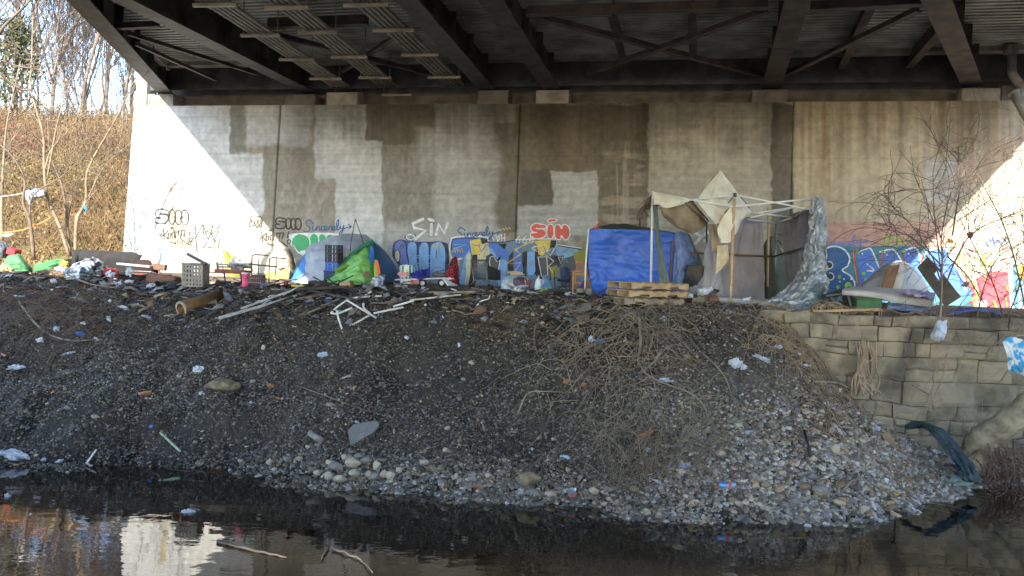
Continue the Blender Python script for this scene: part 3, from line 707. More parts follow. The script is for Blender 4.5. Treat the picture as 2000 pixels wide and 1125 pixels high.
# broken slab leaning on the gravel
def slab_px(name, pts, Y, th, m, label, cat, group=None, tilt=.5, bev=.01):
    """flat slab: outline in pixels on a plane leaning back by tilt, extruded"""
    c = P(sum(p[0] for p in pts) / len(pts), sum(p[1] for p in pts) / len(pts), Y)
    if Y is None: pass
    nrm = Vector((0, -math.cos(tilt), math.sin(tilt)))
    vs = []
    for a, b_ in pts:
        d = ray(a, b_); t = (c - CAM).dot(nrm) / d.dot(nrm); vs.append(CAM + d * t)
    mb = MB(); n = len(vs); bk = [v - nrm * th for v in vs]
    mb.add(vs + bk, [tuple(range(n))[::-1], tuple(range(n, 2 * n))] + [(i, (i + 1) % n, n + (i + 1) % n, n + i) for i in range(n)])
    return mb.build(name, m, None, label, cat, group)
pc = PG(706, 866)
slab_px('concrete_slab', [(679, 841), (690, 829), (722, 823), (738, 823), (740, 832), (727, 845), (705, 858), (690, 867), (684, 868)], pc.y + .12, .06, mat('slab', (.2, .2, .195), (.15, .15, .148), scale=8, bump=.2), 'flat grey broken concrete slab standing on the lower gravel bank', 'slab', tilt=.75)

# ================================================================== STONE RETAINING WALL
rw_t = thing('stone_retaining_wall', 'old coursed stone retaining wall holding up the right end of the bank', 'wall', (9, 15.7, 0))
rgw = random.Random(5); mb = MB(); z = -.35; course = 0
M_stone = mat('wall_stone', (0, 0, 0), col2=(.33, .27, .18), rough=.92, scale=2.6, bump=.8, bscale=15, island=[(0, (.12, .098, .072)), (.25, (.21, .172, .125)), (.5, (.16, .138, .098)), (.75, (.28, .235, .165)), (1, (.085, .072, .057))])
while z < 3.0:
    h = rgw.choice([.24, .30, .36, .44, .5]); h = min(h, 3.02 - z) if 3.02 - z - h > .2 else 3.02 - z
    x = 4.6 + rgw.uniform(0, .6)
    while x < 16:
        L = rgw.uniform(.28, .8) * (1.15 if h > .4 else .9)
        split = rgw.random() < .28
        for (za, zb2) in ([(z, z + h * .5), (z + h * .5, z + h)] if split else [(z, z + h)]):
            g = rgw.uniform(.002, .010); off = rgw.uniform(.0, .05); jl = [rgw.uniform(-.012, .012) for _ in range(4)]
            tl = rgw.uniform(-.02, .02)
            nx, nz2 = 9, 6; vs = []
            for j in range(nz2):
                for i in range(nx):
                    a, b_ = i / (nx - 1), j / (nz2 - 1)
                    xx = x + g + (L - 2 * g) * a + (jl[0] * (1 - b_) + jl[1] * b_) * (1 - a) + (jl[2] * (1 - b_) + jl[3] * b_) * a
                    zz = za + g + (zb2 - za - 2 * g) * b_ + tl * (a - .5) * .5
                    ed = min(a, 1 - a) * L; ez = min(b_, 1 - b_) * (zb2 - za); e = min(ed, ez)
                    wob = float(fbm(xx * 1.1, zz * 1.1, 17, 3)) - .5; zz += .16 * (float(fbm(xx * .7, zz * .8, 19, 2)) - .5) + .05 * (float(fbm(xx * 3, zz * 2, 23, 3)) - .5); xx += .08 * (float(fbm(zz * 2.2, xx * 1.2, 29, 3)) - .5)
                    dep = off + min(e, .022) * 1.3 + (float(fbm(xx * 3.3, zz * 3.3, 13, 5)) - .5) * .17 + wob * .08
                    vs.append(Vector((xx, float(np.interp(xx, EX, EY)) - .12 - dep, zz)))
            fs = [(j * nx + i, j * nx + i + 1, (j + 1) * nx + i + 1, (j + 1) * nx + i) for j in range(nz2 - 1) for i in range(nx - 1)]
            rim = [j for j in range(nx)] + [k * nx + nx - 1 for k in range(1, nz2)] + [(nz2 - 1) * nx + i for i in range(nx - 2, -1, -1)] + [k * nx for k in range(nz2 - 2, 0, -1)]
            n0 = len(vs); vs += [vs[k] + Vector((0, .35, 0)) for k in rim]; m_ = len(rim)
            fs += [(rim[(k + 1) % m_], rim[k], n0 + k, n0 + (k + 1) % m_) for k in range(m_)]
            mb.add(vs, fs, 0, False)
        x += L
    z += h
mb.build('stone_face', M_stone, rw_t)
mb = MB(); xs_ = np.linspace(4.7, 16, 40)
vs = []
for x in xs_: vs += [Vector((x, float(np.interp(x, EX, EY)) - .02, -.5)), Vector((x, float(np.interp(x, EX, EY)) - .02, 2.97)), Vector((x, float(np.interp(x, EX, EY)) + .6, 2.99))]
mb.add(vs, [q for i in range(39) for q in ((i * 3, i * 3 + 3, i * 3 + 4, i * 3 + 1), (i * 3 + 1, i * 3 + 4, i * 3 + 5, i * 3 + 2))], 0, True)
mb.build('mortar', mat('mortar', (.045, .04, .033), (.025, .022, .019), scale=8, bump=.4), rw_t)
# left over blocks of the same masonry lying in the edge of the bank
def block_px(pts, Y, th, m, label, cat='stone block', tilt=.2, name='stone_block', group=None): return slab_px(name, pts, Y, th, m, label, cat, group, tilt)
M_dstone = mat('dark_stone', (.085, .082, .078), (.045, .044, .042), scale=5, bump=.5, bscale=16)
block_px([(1044, 604), (1070, 602), (1074, 626), (1056, 634), (1046, 632)], 16.5, .4, M_dstone, 'greenish stone block set in the bank left of the orange netting')
block_px([(1078, 606), (1090, 604), (1088, 620), (1076, 633)], 16.5, .3, M_dstone, 'narrow dark stone block wedged between two wider ones')
block_px([(1088, 628), (1094, 603), (1112, 596), (1150, 598), (1160, 604), (1134, 618), (1120, 630)], 16.35, .5, mat('flat_stone', (.17, .165, .155), (.12, .115, .11), scale=3, bump=.3), 'large smooth grey stone block below the orange netting')
block_px([(783, 622), (855, 624), (855, 636), (846, 646), (784, 648)], 16.9, .5, M_dstone, 'long black stone block sticking out of the upper bank', tilt=.1)
block_px([(893, 626), (950, 632), (957, 652), (930, 655), (893, 648)], 16.9, .5, mat('brown_stone', (.11, .08, .055), (.06, .05, .04), scale=5, bump=.5), 'brown earth covered stone block in the hollow of the bank', tilt=.1)
block_px([(1532, 612), (1581, 606), (1582, 628), (1534, 630)], 15.55, .4, M_stone, 'loose squared stone block on top of the wall end', tilt=.15)
block_px([(1462, 618), (1520, 614), (1526, 632), (1470, 634)], 15.8, .4, M_rock2, 'flat stone block at the edge under the blue tarp', tilt=.3)

# ================================================================== PLANTS
def wander(p, d, L, n, curl, grav, rg):
    p = np.array(p, float); d = np.array(d, float); d /= np.linalg.norm(d); out = [p.copy()]; st = L / n; bend = rg.normal(0, curl, 3)
    for _ in range(n):
        d = d + bend * st + rg.normal(0, curl * .5, 3) * st ** .5 * .6; d[2] += grav * st; d /= np.linalg.norm(d)
        bend = bend * .85 + rg.normal(0, curl, 3) * .35
        p = p + d * st; out.append(p.copy())
    return np.array(out)
def tree_paths(base, h, rad, rg, levels=4, spread=.55, lean=(0, 0), wob=.10, up=.25, first=.3, nb=(5, 7)):
    """recursive bare tree; returns (trunk paths, twig paths)"""
    T, S = [], []
    def go(p, d, L, r, lv):
        n = 8 if lv == 0 else 5; q = np.array(p, float); d = np.array(d, float); pts, rr = [q.copy()], [r]
        for i in range(n):
            d = d + rg.normal(0, wob * (1 + .5 * lv), 3) + np.array([0, 0, up * .25 * (lv > 0)]); d /= np.linalg.norm(d)
            q = q + d * L / n; pts.append(q.copy()); rr.append(r * (1 - (.55 if lv < levels - 1 else .8) * (i + 1) / n))
        (T if lv == 0 else S).append((np.array(pts), np.array(rr)))
        if lv + 1 < levels:
            k = rg.integers(nb[0], nb[1] + 1) if lv < 2 else rg.integers(3, 6)
            for j in range(k):
                t = rg.uniform(first if lv == 0 else .2, 1.0); f = t * n; i0 = min(int(f), n - 1); bp = pts[i0] + (pts[i0 + 1] - pts[i0]) * (f - i0)
                br = rr[i0] * rg.uniform(.45, .75); a = rg.uniform(0, 2 * math.pi)
                ax = np.array([math.cos(a), math.sin(a), rg.uniform(.0, .35)]) * spread * rg.uniform(.8, 1.5)
                nd = d * .0 + (pts[i0 + 1] - pts[i0]) / np.linalg.norm(pts[i0 + 1] - pts[i0]) + ax
                go(bp, nd / np.linalg.norm(nd), L * rg.uniform(.38, .68), br, lv + 1)
    go(base, np.array([lean[0], lean[1], 1.0]), h, rad, 0)
    return T, S
M_bark = mat('grey_bark', (.2, .15, .11), (.11, .085, .065), rough=.9, scale=5, bump=.5, bscale=20)
M_bark2 = mat('pale_bark', (.30, .235, .16), (.17, .13, .085), rough=.85, scale=6, bump=.3, bscale=20)
M_twig = mat('twig', (.17, .12, .09), (.1, .075, .06), rough=.9, scale=2)
def bare_tree(px, py, Y, h, rad, label, group=None, seed=1, m=None, name='bare_tree', cat='tree', levels=4, lean=(0, 0), spread=.5, nside=4, minr=.008, **kw):
    rg = np.random.default_rng(seed); p = G(px, py, Y) if py else None
    if py is None: q = P(px, 400, Y); p = Vector((q.x, q.y, float(H(q.x, q.y))))
    T, S = tree_paths((p.x, p.y, p.z - .15), h, rad, rg, levels, spread, lean, **kw)
    t = thing(name, label, cat, p, group)
    V, Fq = np_tubes([a for a, _ in T], [b_ for _, b_ in T], 8); npmesh('trunk', V, Fq, m or M_bark, True, parent=t)
    V, Fq = np_tubes([a for a, _ in S], [np.maximum(b_, minr) for _, b_ in S], nside); npmesh('crown', V, Fq, m or M_twig, True, parent=t)
    return t
far_spec = [(12, 47, 15), (48, 52, 14), (92, 44, 13), (128, 56, 15), (152, 42, 14), (158, 60, 15), (185, 50, 12), (205, 46, 11), (228, 55, 12), (246, 47, 10), (70, 60, 15), (-30, 48, 14), (110, 66, 14), (215, 64, 12), (255, 58, 12), (-60, 42, 13), (178, 68, 14), (30, 70, 15)]
for i, (px, Y, h) in enumerate(far_spec):
    bare_tree(px, None, Y, h * .86, .085 + .02 * (i % 3), 'tall leafless tree on the hillside beyond the left end of the wall', 'leafless trees along the hill crest', seed=100 + i, levels=5, spread=.5, first=.15, nb=(6, 8), nside=3, minr=.0125, wob=.08, up=.4)
# near saplings beside the left end, catching the sun
def sapling(stems, Y, label, m, seed, twigs=7, name='sapling', cat='sapling', group=None, base=None, r0_=.055):
    rg = np.random.default_rng(seed); p0 = P(*stems[0][0][:2], Y); t = thing(name, label, cat, p0, group)
    for k, (pts) in enumerate(stems):
        w = [P(a, b_, Y + (c[0] if c else 0)) for a, b_, *c in pts]; w = smooth_line(w, 18); r0 = r0_ if k == 0 else r0_ * .5
        mb = MB(); mb.tube(w, [max(r0 * (1 - .75 * i / 17), .009) for i in range(18)], 7); mb.build('trunk' if k == 0 else 'stem', m, t)
        paths, rad = [], []
        for j in range(twigs):
            i0 = rg.integers(5, 17); d = np.array(w[i0] - w[i0 - 1]); d /= np.linalg.norm(d) + 1e-9
            q = wander(w[i0], d + rg.normal(0, .75, 3) + np.array([0, 0, .2]), rg.uniform(.5, 1.8), 8, .35, .12, rg); paths.append(q); rad.append(np.linspace(.012, .004, 9))
            for _ in range(3):
                k2 = rg.integers(2, 8); q2 = wander(q[k2], q[k2] - q[k2 - 1] + rg.normal(0, .08, 3), rg.uniform(.3, .8), 5, .4, .1, rg); paths.append(q2); rad.append(np.linspace(.007, .0035, 6))
        V, Fq = np_tubes(paths, rad, 3); npmesh('crown', V, Fq, m, True, parent=t)
    return t
sapling([[(135, 500), (116, 440), (92, 385), (86, 320), (84, 260), (60, 175), (62, 120), (64, 30)], [(88, 330), (102, 290), (150, 232), (165, 150)], [(92, 350), (110, 250), (125, 180), (108, 100), (117, 20)]], 22.5, 'pale sunlit forked sapling with a white bag caught on it', M_bark2, 31, 8)
sapling([[(66, 505), (58, 430), (45, 395), (48, 350), (20, 300), (-20, 270)], [(56, 430), (66, 380), (120, 345), (170, 300)]], 21.8, 'dark crooked sapling trunk at the left edge of the camp', M_bark, 32, 7)
sapling([[(147, 500), (150, 430), (168, 392), (172, 330), (225, 235), (250, 180)], [(150, 460), (148, 425), (165, 400), (200, 330), (240, 290)]], 22.8, 'thin leaning sapling nearest the concrete wall with a blue rag', M_bark2, 33, 7)
sapling([[(137, 500), (131, 440), (128, 400), (118, 352), (98, 300), (92, 200)], [(131, 440), (140, 390), (158, 330), (162, 240)]], 23.4, 'slender grey sapling between the two pale ones', M_bark, 34, 7)
sapling([[(4, 470), (3, 400), (6, 330), (14, 240), (40, 120)], [(4, 420), (-20, 330), (-30, 240)]], 23.2, 'slim grey sapling at the very left edge of the view', M_bark2, 35, 7)
sapling([[(-40, 150), (0, 62), (50, 10), (90, -40)], [(-20, 110), (30, 128), (90, 140), (150, 170)], [(-30, 120), (20, 160), (60, 185)]], 19.5, 'overhanging dark bare branch entering at the upper left corner', M_bark, 36, 9, name='overhanging_branch', cat='branch')

# brush, leaf litter and evergreen on the slope
rgb_ = np.random.default_rng(77); paths, rad = [], []
LQ = []
for i in range(7000):
    px, Y = rgb_.uniform(-70, 268), rgb_.uniform(26, 60) ** 1.0
    x = float(P(px, 400, Y).x); 
    if x > -12.8 - (Y - 26) * .0: 
        if Y < 31: continue
    g = float(H(x, Y)); hgt = rgb_.uniform(.5, 2.3) * (.55 if Y < 30 else 1.0)
    if Y < 29 and rgb_.uniform() < .4: continue
    d = np.array([rgb_.normal(0, .5), rgb_.normal(0, .4), 1.0]); q = wander((x, Y, g), d, hgt, 5, .35, -.25, rgb_)
    paths.append(q); rad.append(np.linspace(.014, .006, 6) * (1 + (Y - 26) / 45))
    for _ in range(2):
        k = rgb_.integers(1, 5); paths.append(wander(q[k], q[k] - q[k - 1] + rgb_.normal(0, .2, 3), hgt * .6, 4, .4, -.15, rgb_)); rad.append(np.linspace(.009, .005, 5) * (1 + (Y - 26) / 45))
    if rgb_.uniform() < .55:
        for _ in range(5): LQ.append((q[rgb_.integers(1, 6)] + rgb_.normal(0, .22, 3), rgb_.uniform(.03, .075) * (1 + (Y - 26) / 60)))
V, Fq = np_tubes(paths, rad, 3)
M_brush = mat('dry_brush', (.29, .19, .09), (.15, .095, .05), rough=.9, scale=.8)
npmesh('undergrowth', V, Fq, M_brush, True, kind='stuff', label='tangled dry brown undergrowth over the hillside')
def leaf_quads(L, seed):
    rg = np.random.default_rng(seed); n = len(L); c = np.array([a for a, _ in L]); s = np.array([b_ for _, b_ in L])
    a = rg.normal(0, 1, (n, 3)); a /= np.linalg.norm(a, axis=1, keepdims=True); b_ = np.cross(a, rg.normal(0, 1, (n, 3))); b_ /= np.linalg.norm(b_, axis=1, keepdims=True) + 1e-9
    V = np.stack([c - a * s[:, None], c + b_ * s[:, None] * .5, c + a * s[:, None], c - b_ * s[:, None] * .5], 1).reshape(-1, 3)
    return V, np.arange(n * 4).reshape(-1, 4)
V, Fq = leaf_quads(LQ, 5)
M_dleaf = mat('dry_leaf', (0, 0, 0), rough=.85, island=[(0, (.24, .14, .055)), (.35, (.29, .20, .075)), (.55, (.11, .07, .042)), (.7, (.15, .05, .035)), (.85, (.14, .14, .055)), (1, (.29, .21, .11))])
npmesh('hillside_leaves', V, Fq, M_dleaf, False, kind='stuff', label='dry brown and gold leaves clinging to the hillside brush')
LL = []
for i in range(9000):
    px, Y = rgb_.uniform(-70, 262), rgb_.uniform(22, 34); x = float(P(px, 480, Y).x)
    if x > -12.9: continue
    LL.append((np.array([x, Y, float(H(x, Y)) + rgb_.uniform(.01, .06)]), rgb_.uniform(.03, .08)))
V, Fq = leaf_quads(LL, 6); npmesh('leaf_litter', V, Fq, M_dleaf, False, kind='stuff', label='fallen leaves on the sunlit slope at the left')
def leafy(px, Y, h, w, n, m, label, cat, name, seed, trunk=.08, zlift=.0, ls=.09, conic=.6):
    rg = np.random.default_rng(seed); q = P(px, 400, Y); p = Vector((q.x, q.y, float(H(q.x, q.y)))); t = thing(name, label, cat, p); L = []
    cl = [(rg.uniform(.12, 1), rg.uniform(0, 6.28), rg.uniform(.2, 1)) for _ in range(46)]
    for zf, a, rf in cl:
        rr = w * (1 - conic * zf) * rf; c = np.array([p.x + math.cos(a) * rr, p.y + math.sin(a) * rr, p.z + zlift + h * zf])
        for _ in range(n // 46): L.append((c + rg.normal(0, 1, 3) * np.array([.34, .34, .2]) * w * .6, ls * rg.uniform(.6, 1.3)))
    V, Fq = leaf_quads(L, seed + 1); npmesh('crown', V, Fq, m, False, parent=t)
    mb = MB(); mb.tube([p, p + Vector((.05, 0, h * .5)), p + Vector((-.05, .05, h * .95))], [trunk, trunk * .7, trunk * .2], 7)
    for zf, a, rf in cl[:22]:
        rr = w * (1 - conic * zf) * rf; mb.tube([p + Vector((0, 0, h * zf * .8)), Vector((p.x + math.cos(a) * rr, p.y + math.sin(a) * rr, p.z + zlift + h * zf))], [trunk * .35, trunk * .1], 4)
    mb.build('trunk', M_bark, t)
    return t
leafy(26, 40, 5.0, 1.6, 2600, mat('evergreen_leaf', (.06, .075, .03), (.11, .09, .035), scale=1.5, rough=.8), 'dull green cedar standing among the bare trees at far left', 'tree', 'evergreen_tree', 3, .14, 1.0, .11)
leafy(14, 33, 2.2, 2.2, 1700, mat('red_leaf', (.16, .03, .025), (.1, .06, .03), scale=2, rough=.8), 'low shrub with dark red leaves at the left edge', 'shrub', 'red_shrub', 4, .04, .4, .055, .2)
leafy(110, 31, 1.7, 2.4, 1500, mat('yellow_leaf', (.24, .19, .05), (.13, .13, .045), scale=2, rough=.8), 'low shrub with yellowing leaves on the slope', 'shrub', 'yellow_shrub', 5, .04, .3, .05, .2)
leafy(208, 36, 1.8, 3.2, 2200, mat('brown_leaf', (.2, .12, .055), (.11, .07, .04), scale=2, rough=.85), 'broad brown thicket close to the end of the wall', 'shrub', 'brown_thicket', 6, .04, .3, .05, .2)

# ---------------- roots and dead vines on the bank
M_vine = mat('dead_vine', (.285, .228, .165), (.15, .12, .088), rough=.9, scale=3, bump=.3)
M_vined = mat('dark_vine', (.085, .06, .047), (.05, .037, .03), rough=.9, scale=3)
M_thorn = mat('thorn_bark', (.15, .095, .07), (.09, .06, .05), rough=.9, scale=3)
def surf_vines(n, fpx, Lr, rr, seed, curl=1.6, lift=.10, down=-.35, steps=14, arch=.0):
    """vines that start on the bank and trail over its surface"""
    rg = np.random.default_rng(seed); P_, R_ = [], []
    for i in range(n):
        a, b_ = fpx(rg); p = PG(a, b_); L = rg.uniform(*Lr); th = rg.uniform(0, 2 * math.pi)
        d = np.array([math.cos(th), math.sin(th) * .6, 0]); q = np.array(p); out = []; bend = rg.normal(0, curl)
        h0 = rg.uniform(0.0, lift)
        for k in range(steps):
            f = k / (steps - 1); z = float(H(q[0], q[1])); out.append([q[0], q[1], max(z + .012 + h0 * math.sin(f * math.pi) + arch * math.sin(f * math.pi) * h0 / max(lift, .01), .0)])
            bend = bend * .8 + rg.normal(0, curl) * .5; c, s = math.cos(bend * L / steps), math.sin(bend * L / steps)
            d = np.array([c * d[0] - s * d[1], s * d[0] + c * d[1], 0]); d[1] += down * L / steps; d /= np.linalg.norm(d)
            q = q + np.array([d[0], d[1], 0]) * L / steps
        P_.append(np.array(out)); r = rg.uniform(*rr); R_.append(np.linspace(r, r * .45, steps))
    return P_, R_
def ell(cx, cy, rx, ry): return lambda rg: (cx + rx * np.clip(rg.normal(0, .5), -1.3, 1.3), cy + ry * np.clip(rg.normal(0, .5), -1.2, 1.2))
def veg(name, sets, m, label, parent=None, **kw):
    ps, rs = [], []
    for a, b_ in sets: ps += a; rs += b_
    V, Fq = np_tubes(ps, rs, 4); return npmesh(name, V, Fq, m, True, kind='stuff', label=label, **kw)
veg('dead_vines', [surf_vines(105, ell(1225, 632, 135, 34), (.7, 2.4), (.006, .015), 1, 1.2, .34, -.9), surf_vines(75, ell(1215, 715, 130, 70), (.5, 1.8), (.005, .012), 2, 1.5, .26, -.6), surf_vines(60, ell(1270, 860, 150, 60), (.3, 1.1), (.004, .008), 23, 1.8, .14, -.3), surf_vines(60, ell(1240, 800, 150, 60), (.3, 1.2), (.004, .009), 3, 1.8, .16, -.3)], M_vine, 'tangle of dead grey vines spilling over the middle of the bank')
veg('root_tangle', [surf_vines(190, ell(1550, 655, 70, 45), (.4, 1.5), (.005, .011), 24, 1.3, .14, -.9), surf_vines(170, ell(1600, 740, 70, 110), (.4, 1.4), (.004, .010), 4, 1.5, .12, -.8), surf_vines(110, ell(1700, 850, 90, 60), (.3, 1.2), (.004, .010), 5, 1.5, .12, -.4), surf_vines(110, ell(1800, 920, 90, 40), (.3, 1.1), (.004, .009), 6, 1.5, .14, -.2)], mat('tan_root', (.36, .26, .17), (.19, .14, .09), rough=.9, scale=4), 'matted tan roots and dry stems along the foot of the stone wall')
veg('bramble', [surf_vines(260, ell(90, 590, 190, 75), (.5, 1.7), (.004, .010), 7, 1.8, .3, -.5), surf_vines(120, ell(120, 670, 150, 50), (.5, 1.6), (.004, .009), 8, 1.4, .14, -.4)], mat('bramble_stem', (.16, .112, .082), (.08, .056, .045), rough=.9, scale=3), 'brown bramble thatch covering the upper left of the bank')
veg('rootlets', [surf_vines(90, ell(960, 625, 70, 22), (.2, .7), (.003, .007), 9, 1.8, .08, -.6), surf_vines(40, ell(1010, 640, 40, 20), (.2, .6), (.003, .006), 10, 1.8, .06, -.6)], mat('rootlet', (.2, .125, .07), (.12, .08, .05), rough=.9, scale=4), 'dry tan rootlets hanging in the hollow of the bank')
veg('grass_litter', [surf_vines(260, ell(1350, 880, 260, 90), (.15, .6), (.0025, .005), 11, 1.6, .06, -.3), surf_vines(120, ell(700, 800, 700, 110), (.15, .7), (.0025, .006), 12, 1.2, .04, -.3)], M_vine, 'thin broken stalks strewn over the lower gravel')
# a few heavier branches that read one by one
def branch(pts, r, label, m=None, Yoff=0, name='fallen_branch', cat='branch', twigs=0, seed=0, r1=.45, ground=True, Y=None, n=18):
    w = [(PG(a, b_) + Vector((0, 0, .03 + (c[0] if c else 0)))) if Y is None else P(a, b_, Y + (c[0] if c else 0)) for a, b_, *c in pts]; w = smooth_line(w, n)
    mb = MB(); mb.tube(w, [r * (1 - (1 - r1) * i / (n - 1)) for i in range(n)], 7); rg = np.random.default_rng(seed)
    for _ in range(twigs):
        i0 = rg.integers(2, n - 1); d = np.array(w[i0] - w[i0 - 1]); d /= np.linalg.norm(d) + 1e-9
        q = wander(w[i0], d + rg.normal(0, .6, 3) + np.array([0, -.2, .25]), rg.uniform(.25, .9), 8, .8, .0, rg); mb.tube([tuple(p) for p in q], list(np.linspace(r * .4, r * .15, 9)), 4)
    return mb.build(name, m or M_vine, None, label, cat)
branch([(30, 580), (60, 625), (95, 655), (140, 668), (200, 665)], .03, 'long curved brown branch over the left bramble', seed=1)
branch([(130, 553, .2), (170, 567, .15), (215, 573, .1), (236, 570, .05)], .022, 'thin bowed branch beneath the crumpled foil', seed=2)
branch([(1247, 640, .3), (1250, 700, .25), (1245, 730, .22), (1258, 747, .15)], .03, 'pale forked root stem in the middle of the vine tangle', seed=3, twigs=3)
branch([(1290, 700, .1), (1278, 725, .15), (1258, 747, .15), (1300, 765, .1), (1340, 780, .1), (1370, 805, .1), (1385, 835, .05)], .024, 'long grey root running down right from the vine tangle', seed=4, twigs=4)
branch([(1010, 815, .0), (1030, 790, .15), (1065, 782, .12), (1100, 775, .05)], .018, 'thin arched branch left of the vine tangle', seed=5)
branch([(1590, 760, .1), (1640, 768, .15), (1672, 790, .15), (1690, 812, .05)], .02, 'grey branch end poking from the roots on the right', seed=6, twigs=3)
branch([(1640, 968, .0), (1668, 948, .05), (1700, 955, .04), (1760, 985, .02)], .028, 'driftwood stick lying on the right shore', seed=7, twigs=2)
branch([(580, 758, .02), (650, 785, .03), (700, 805, .03), (768, 823, .02)], .009, 'long thin reed stalk lying across the middle gravel', seed=8)
branch([(1368, 700, .1), (1410, 745, .12), (1430, 790, .1), (1440, 815, .05)], .014, 'single thin vine hanging over the bare earth', seed=9)
branch([(960, 985, .0), (990, 955, .05), (1018, 930, .1)], .012, 'thin pale twig standing up beside the boulder', seed=10)
branch([(430, 1056), (475, 1068), (520, 1078), (560, 1084)], .03, 'pale stick lying under the shallow water', m=M_bark2, seed=11) if False else None
# branches sticking out of the water
M_char0 = mat('wet_wood', (.10, .085, .07), (.06, .05, .042), rough=.7, scale=5)
def wstick(pts, r, label, seed=0): 
    w = smooth_line([PZ(a, b_, .03) for a, b_ in pts], 12); mb = MB(); mb.tube([p + Vector((0, 0, random.uniform(-.02, .01))) for p in w], [r * .7 * (1 - .6 * i / 11) * random.uniform(.8, 1.2) for i in range(12)], 6); mb.build('floating_stick', M_char0, None, label, 'stick')
wstick([(425, 1055), (470, 1067), (520, 1078), (560, 1086)], .035, 'long pale stick floating in the dark water')
wstick([(642, 1068), (632, 1082), (628, 1090)], .02, 'short twig standing in the water right of the long stick')
wstick([(650, 1070), (690, 1085), (705, 1092), (728, 1118)], .025, 'crooked forked stick floating near the bottom edge')
# climbing stems on the stone wall
rgv = np.random.default_rng(9); ps, rs = [], []
for i in range(16):
    x0 = 1692 + rgv.normal(0, 9); pts = [P(x0 + rgv.normal(0, 5) * k * .4 + (2 if k > 2 else 0), 640 + k * 26 + rgv.uniform(-6, 6), 15.42 - .02 * k) for k in range(1, 6)]
    ps.append(np.array([list(p) for p in smooth_line(pts, 14)])); rs.append(np.linspace(.01, .022, 14))
V, Fq = np_tubes(ps, rs, 5); npmesh('climbing_stems', V, Fq, M_vine, True, label='bundle of cut dead vine stems climbing the stone wall', category='x') if False else None
cs = npmesh('climbing_vine', V, Fq, mat('tan_root', (0, 0, 0)), True, label='bundle of dead vine stems climbing the stone wall', cat='vine')
# bare thorny shrub in front of the right end of the wall
def shrub(name, label, cat, Y, stems, twig_n, seed, m, L=(.6, 2.2), r=.016, curl=.9, grav=-.25, loc=None, bias=(0, 0, .3), tk=1.0):
    rg = np.random.default_rng(seed); t = thing(name, label, cat, P(*stems[0][0][:2], Y)); mb = MB(); ps, rs = [], []
    for st in stems:
        w = smooth_line([P(a, b_, Y + (c[0] if c else 0)) for a, b_, *c in st], 16); mb.tube(w, [max(r * (1 - .65 * i / 15), .005) for i in range(16)], 6)
        for _ in range(twig_n):
            i0 = rg.integers(3, 16); d = np.array(w[i0] - w[i0 - 1]); d /= np.linalg.norm(d) + 1e-9
            q = wander(w[i0], d * .5 + rg.normal(0, .8, 3) * np.array([1, .6, .8]) + np.array(bias), rg.uniform(*L), 12, curl, grav, rg); ps.append(q); rs.append(np.linspace(.0105, .006, 13) * tk)
            for _ in range(3):
                k2 = rg.integers(2, 12); q2 = wander(q[k2], q[k2] - q[k2 - 1] + rg.normal(0, .15, 3), rg.uniform(.2, .8), 7, curl * 1.5, grav, rg); ps.append(q2); rs.append(np.linspace(.0075, .005, 8) * tk)
    mb.build('stem', m, t); V, Fq = np_tubes(ps, rs, 3); npmesh('twigs', V, Fq, m, True, parent=t)
    return t
shrub('thorn_shrub', 'large bare thorny shrub in front of the sunlit right end of the wall', 'shrub', 15.6,
      [[(1838, 640), (1840, 500), (1838, 470), (1850, 400), (1870, 340), (1872, 290)], [(1836, 600), (1838, 540), (1825, 420), (1822, 340)], [(1845, 560), (1870, 500), (1900, 455), (1960, 425), (2030, 400)], [(1840, 520), (1800, 480), (1760, 455), (1700, 445)], [(1850, 500), (1890, 540), (1930, 600), (1990, 610)], [(1840, 560), (1820, 500), (1780, 440), (1740, 400)],
       [(2010, 640), (1985, 520), (1960, 440), (1930, 380), (1900, 330)], [(1860, 460), (1880, 360), (1930, 320), (2010, 310)], [(1905, 635), (1922, 560), (1952, 500), (2010, 470)], [(1965, 640), (1942, 560), (1902, 480), (1868, 415)], [(1960, 640), (1990, 560), (2005, 480), (1990, 400)]], 15, 41, M_thorn, (.5, 2.2), .016, tk=.72)
sapling([[(1832, 660), (1838, 600), (1840, 540), (1842, 480)], [(1836, 700), (1820, 760), (1790, 820)]], 15.0, 'single pale upright stem with a white bag tied to it', M_vine, 44, 3, r0_=.026)
shrub('twig_shrub', 'fine bare twigs of a small bush rising from the lower shore', 'shrub', 12.1, [[(1262, 985), (1258, 930), (1250, 880), (1245, 830)], [(1262, 985), (1240, 930), (1215, 880), (1190, 850)], [(1262, 985), (1290, 930), (1330, 870), (1370, 830)], [(1262, 985), (1275, 900), (1290, 850)], [(1300, 1000), (1340, 950), (1380, 905), (1420, 870)], [(1262, 985), (1220, 960), (1180, 955)]], 16, 42, M_vine, (.25, .9), .011, 1.2, 0, tk=.62)
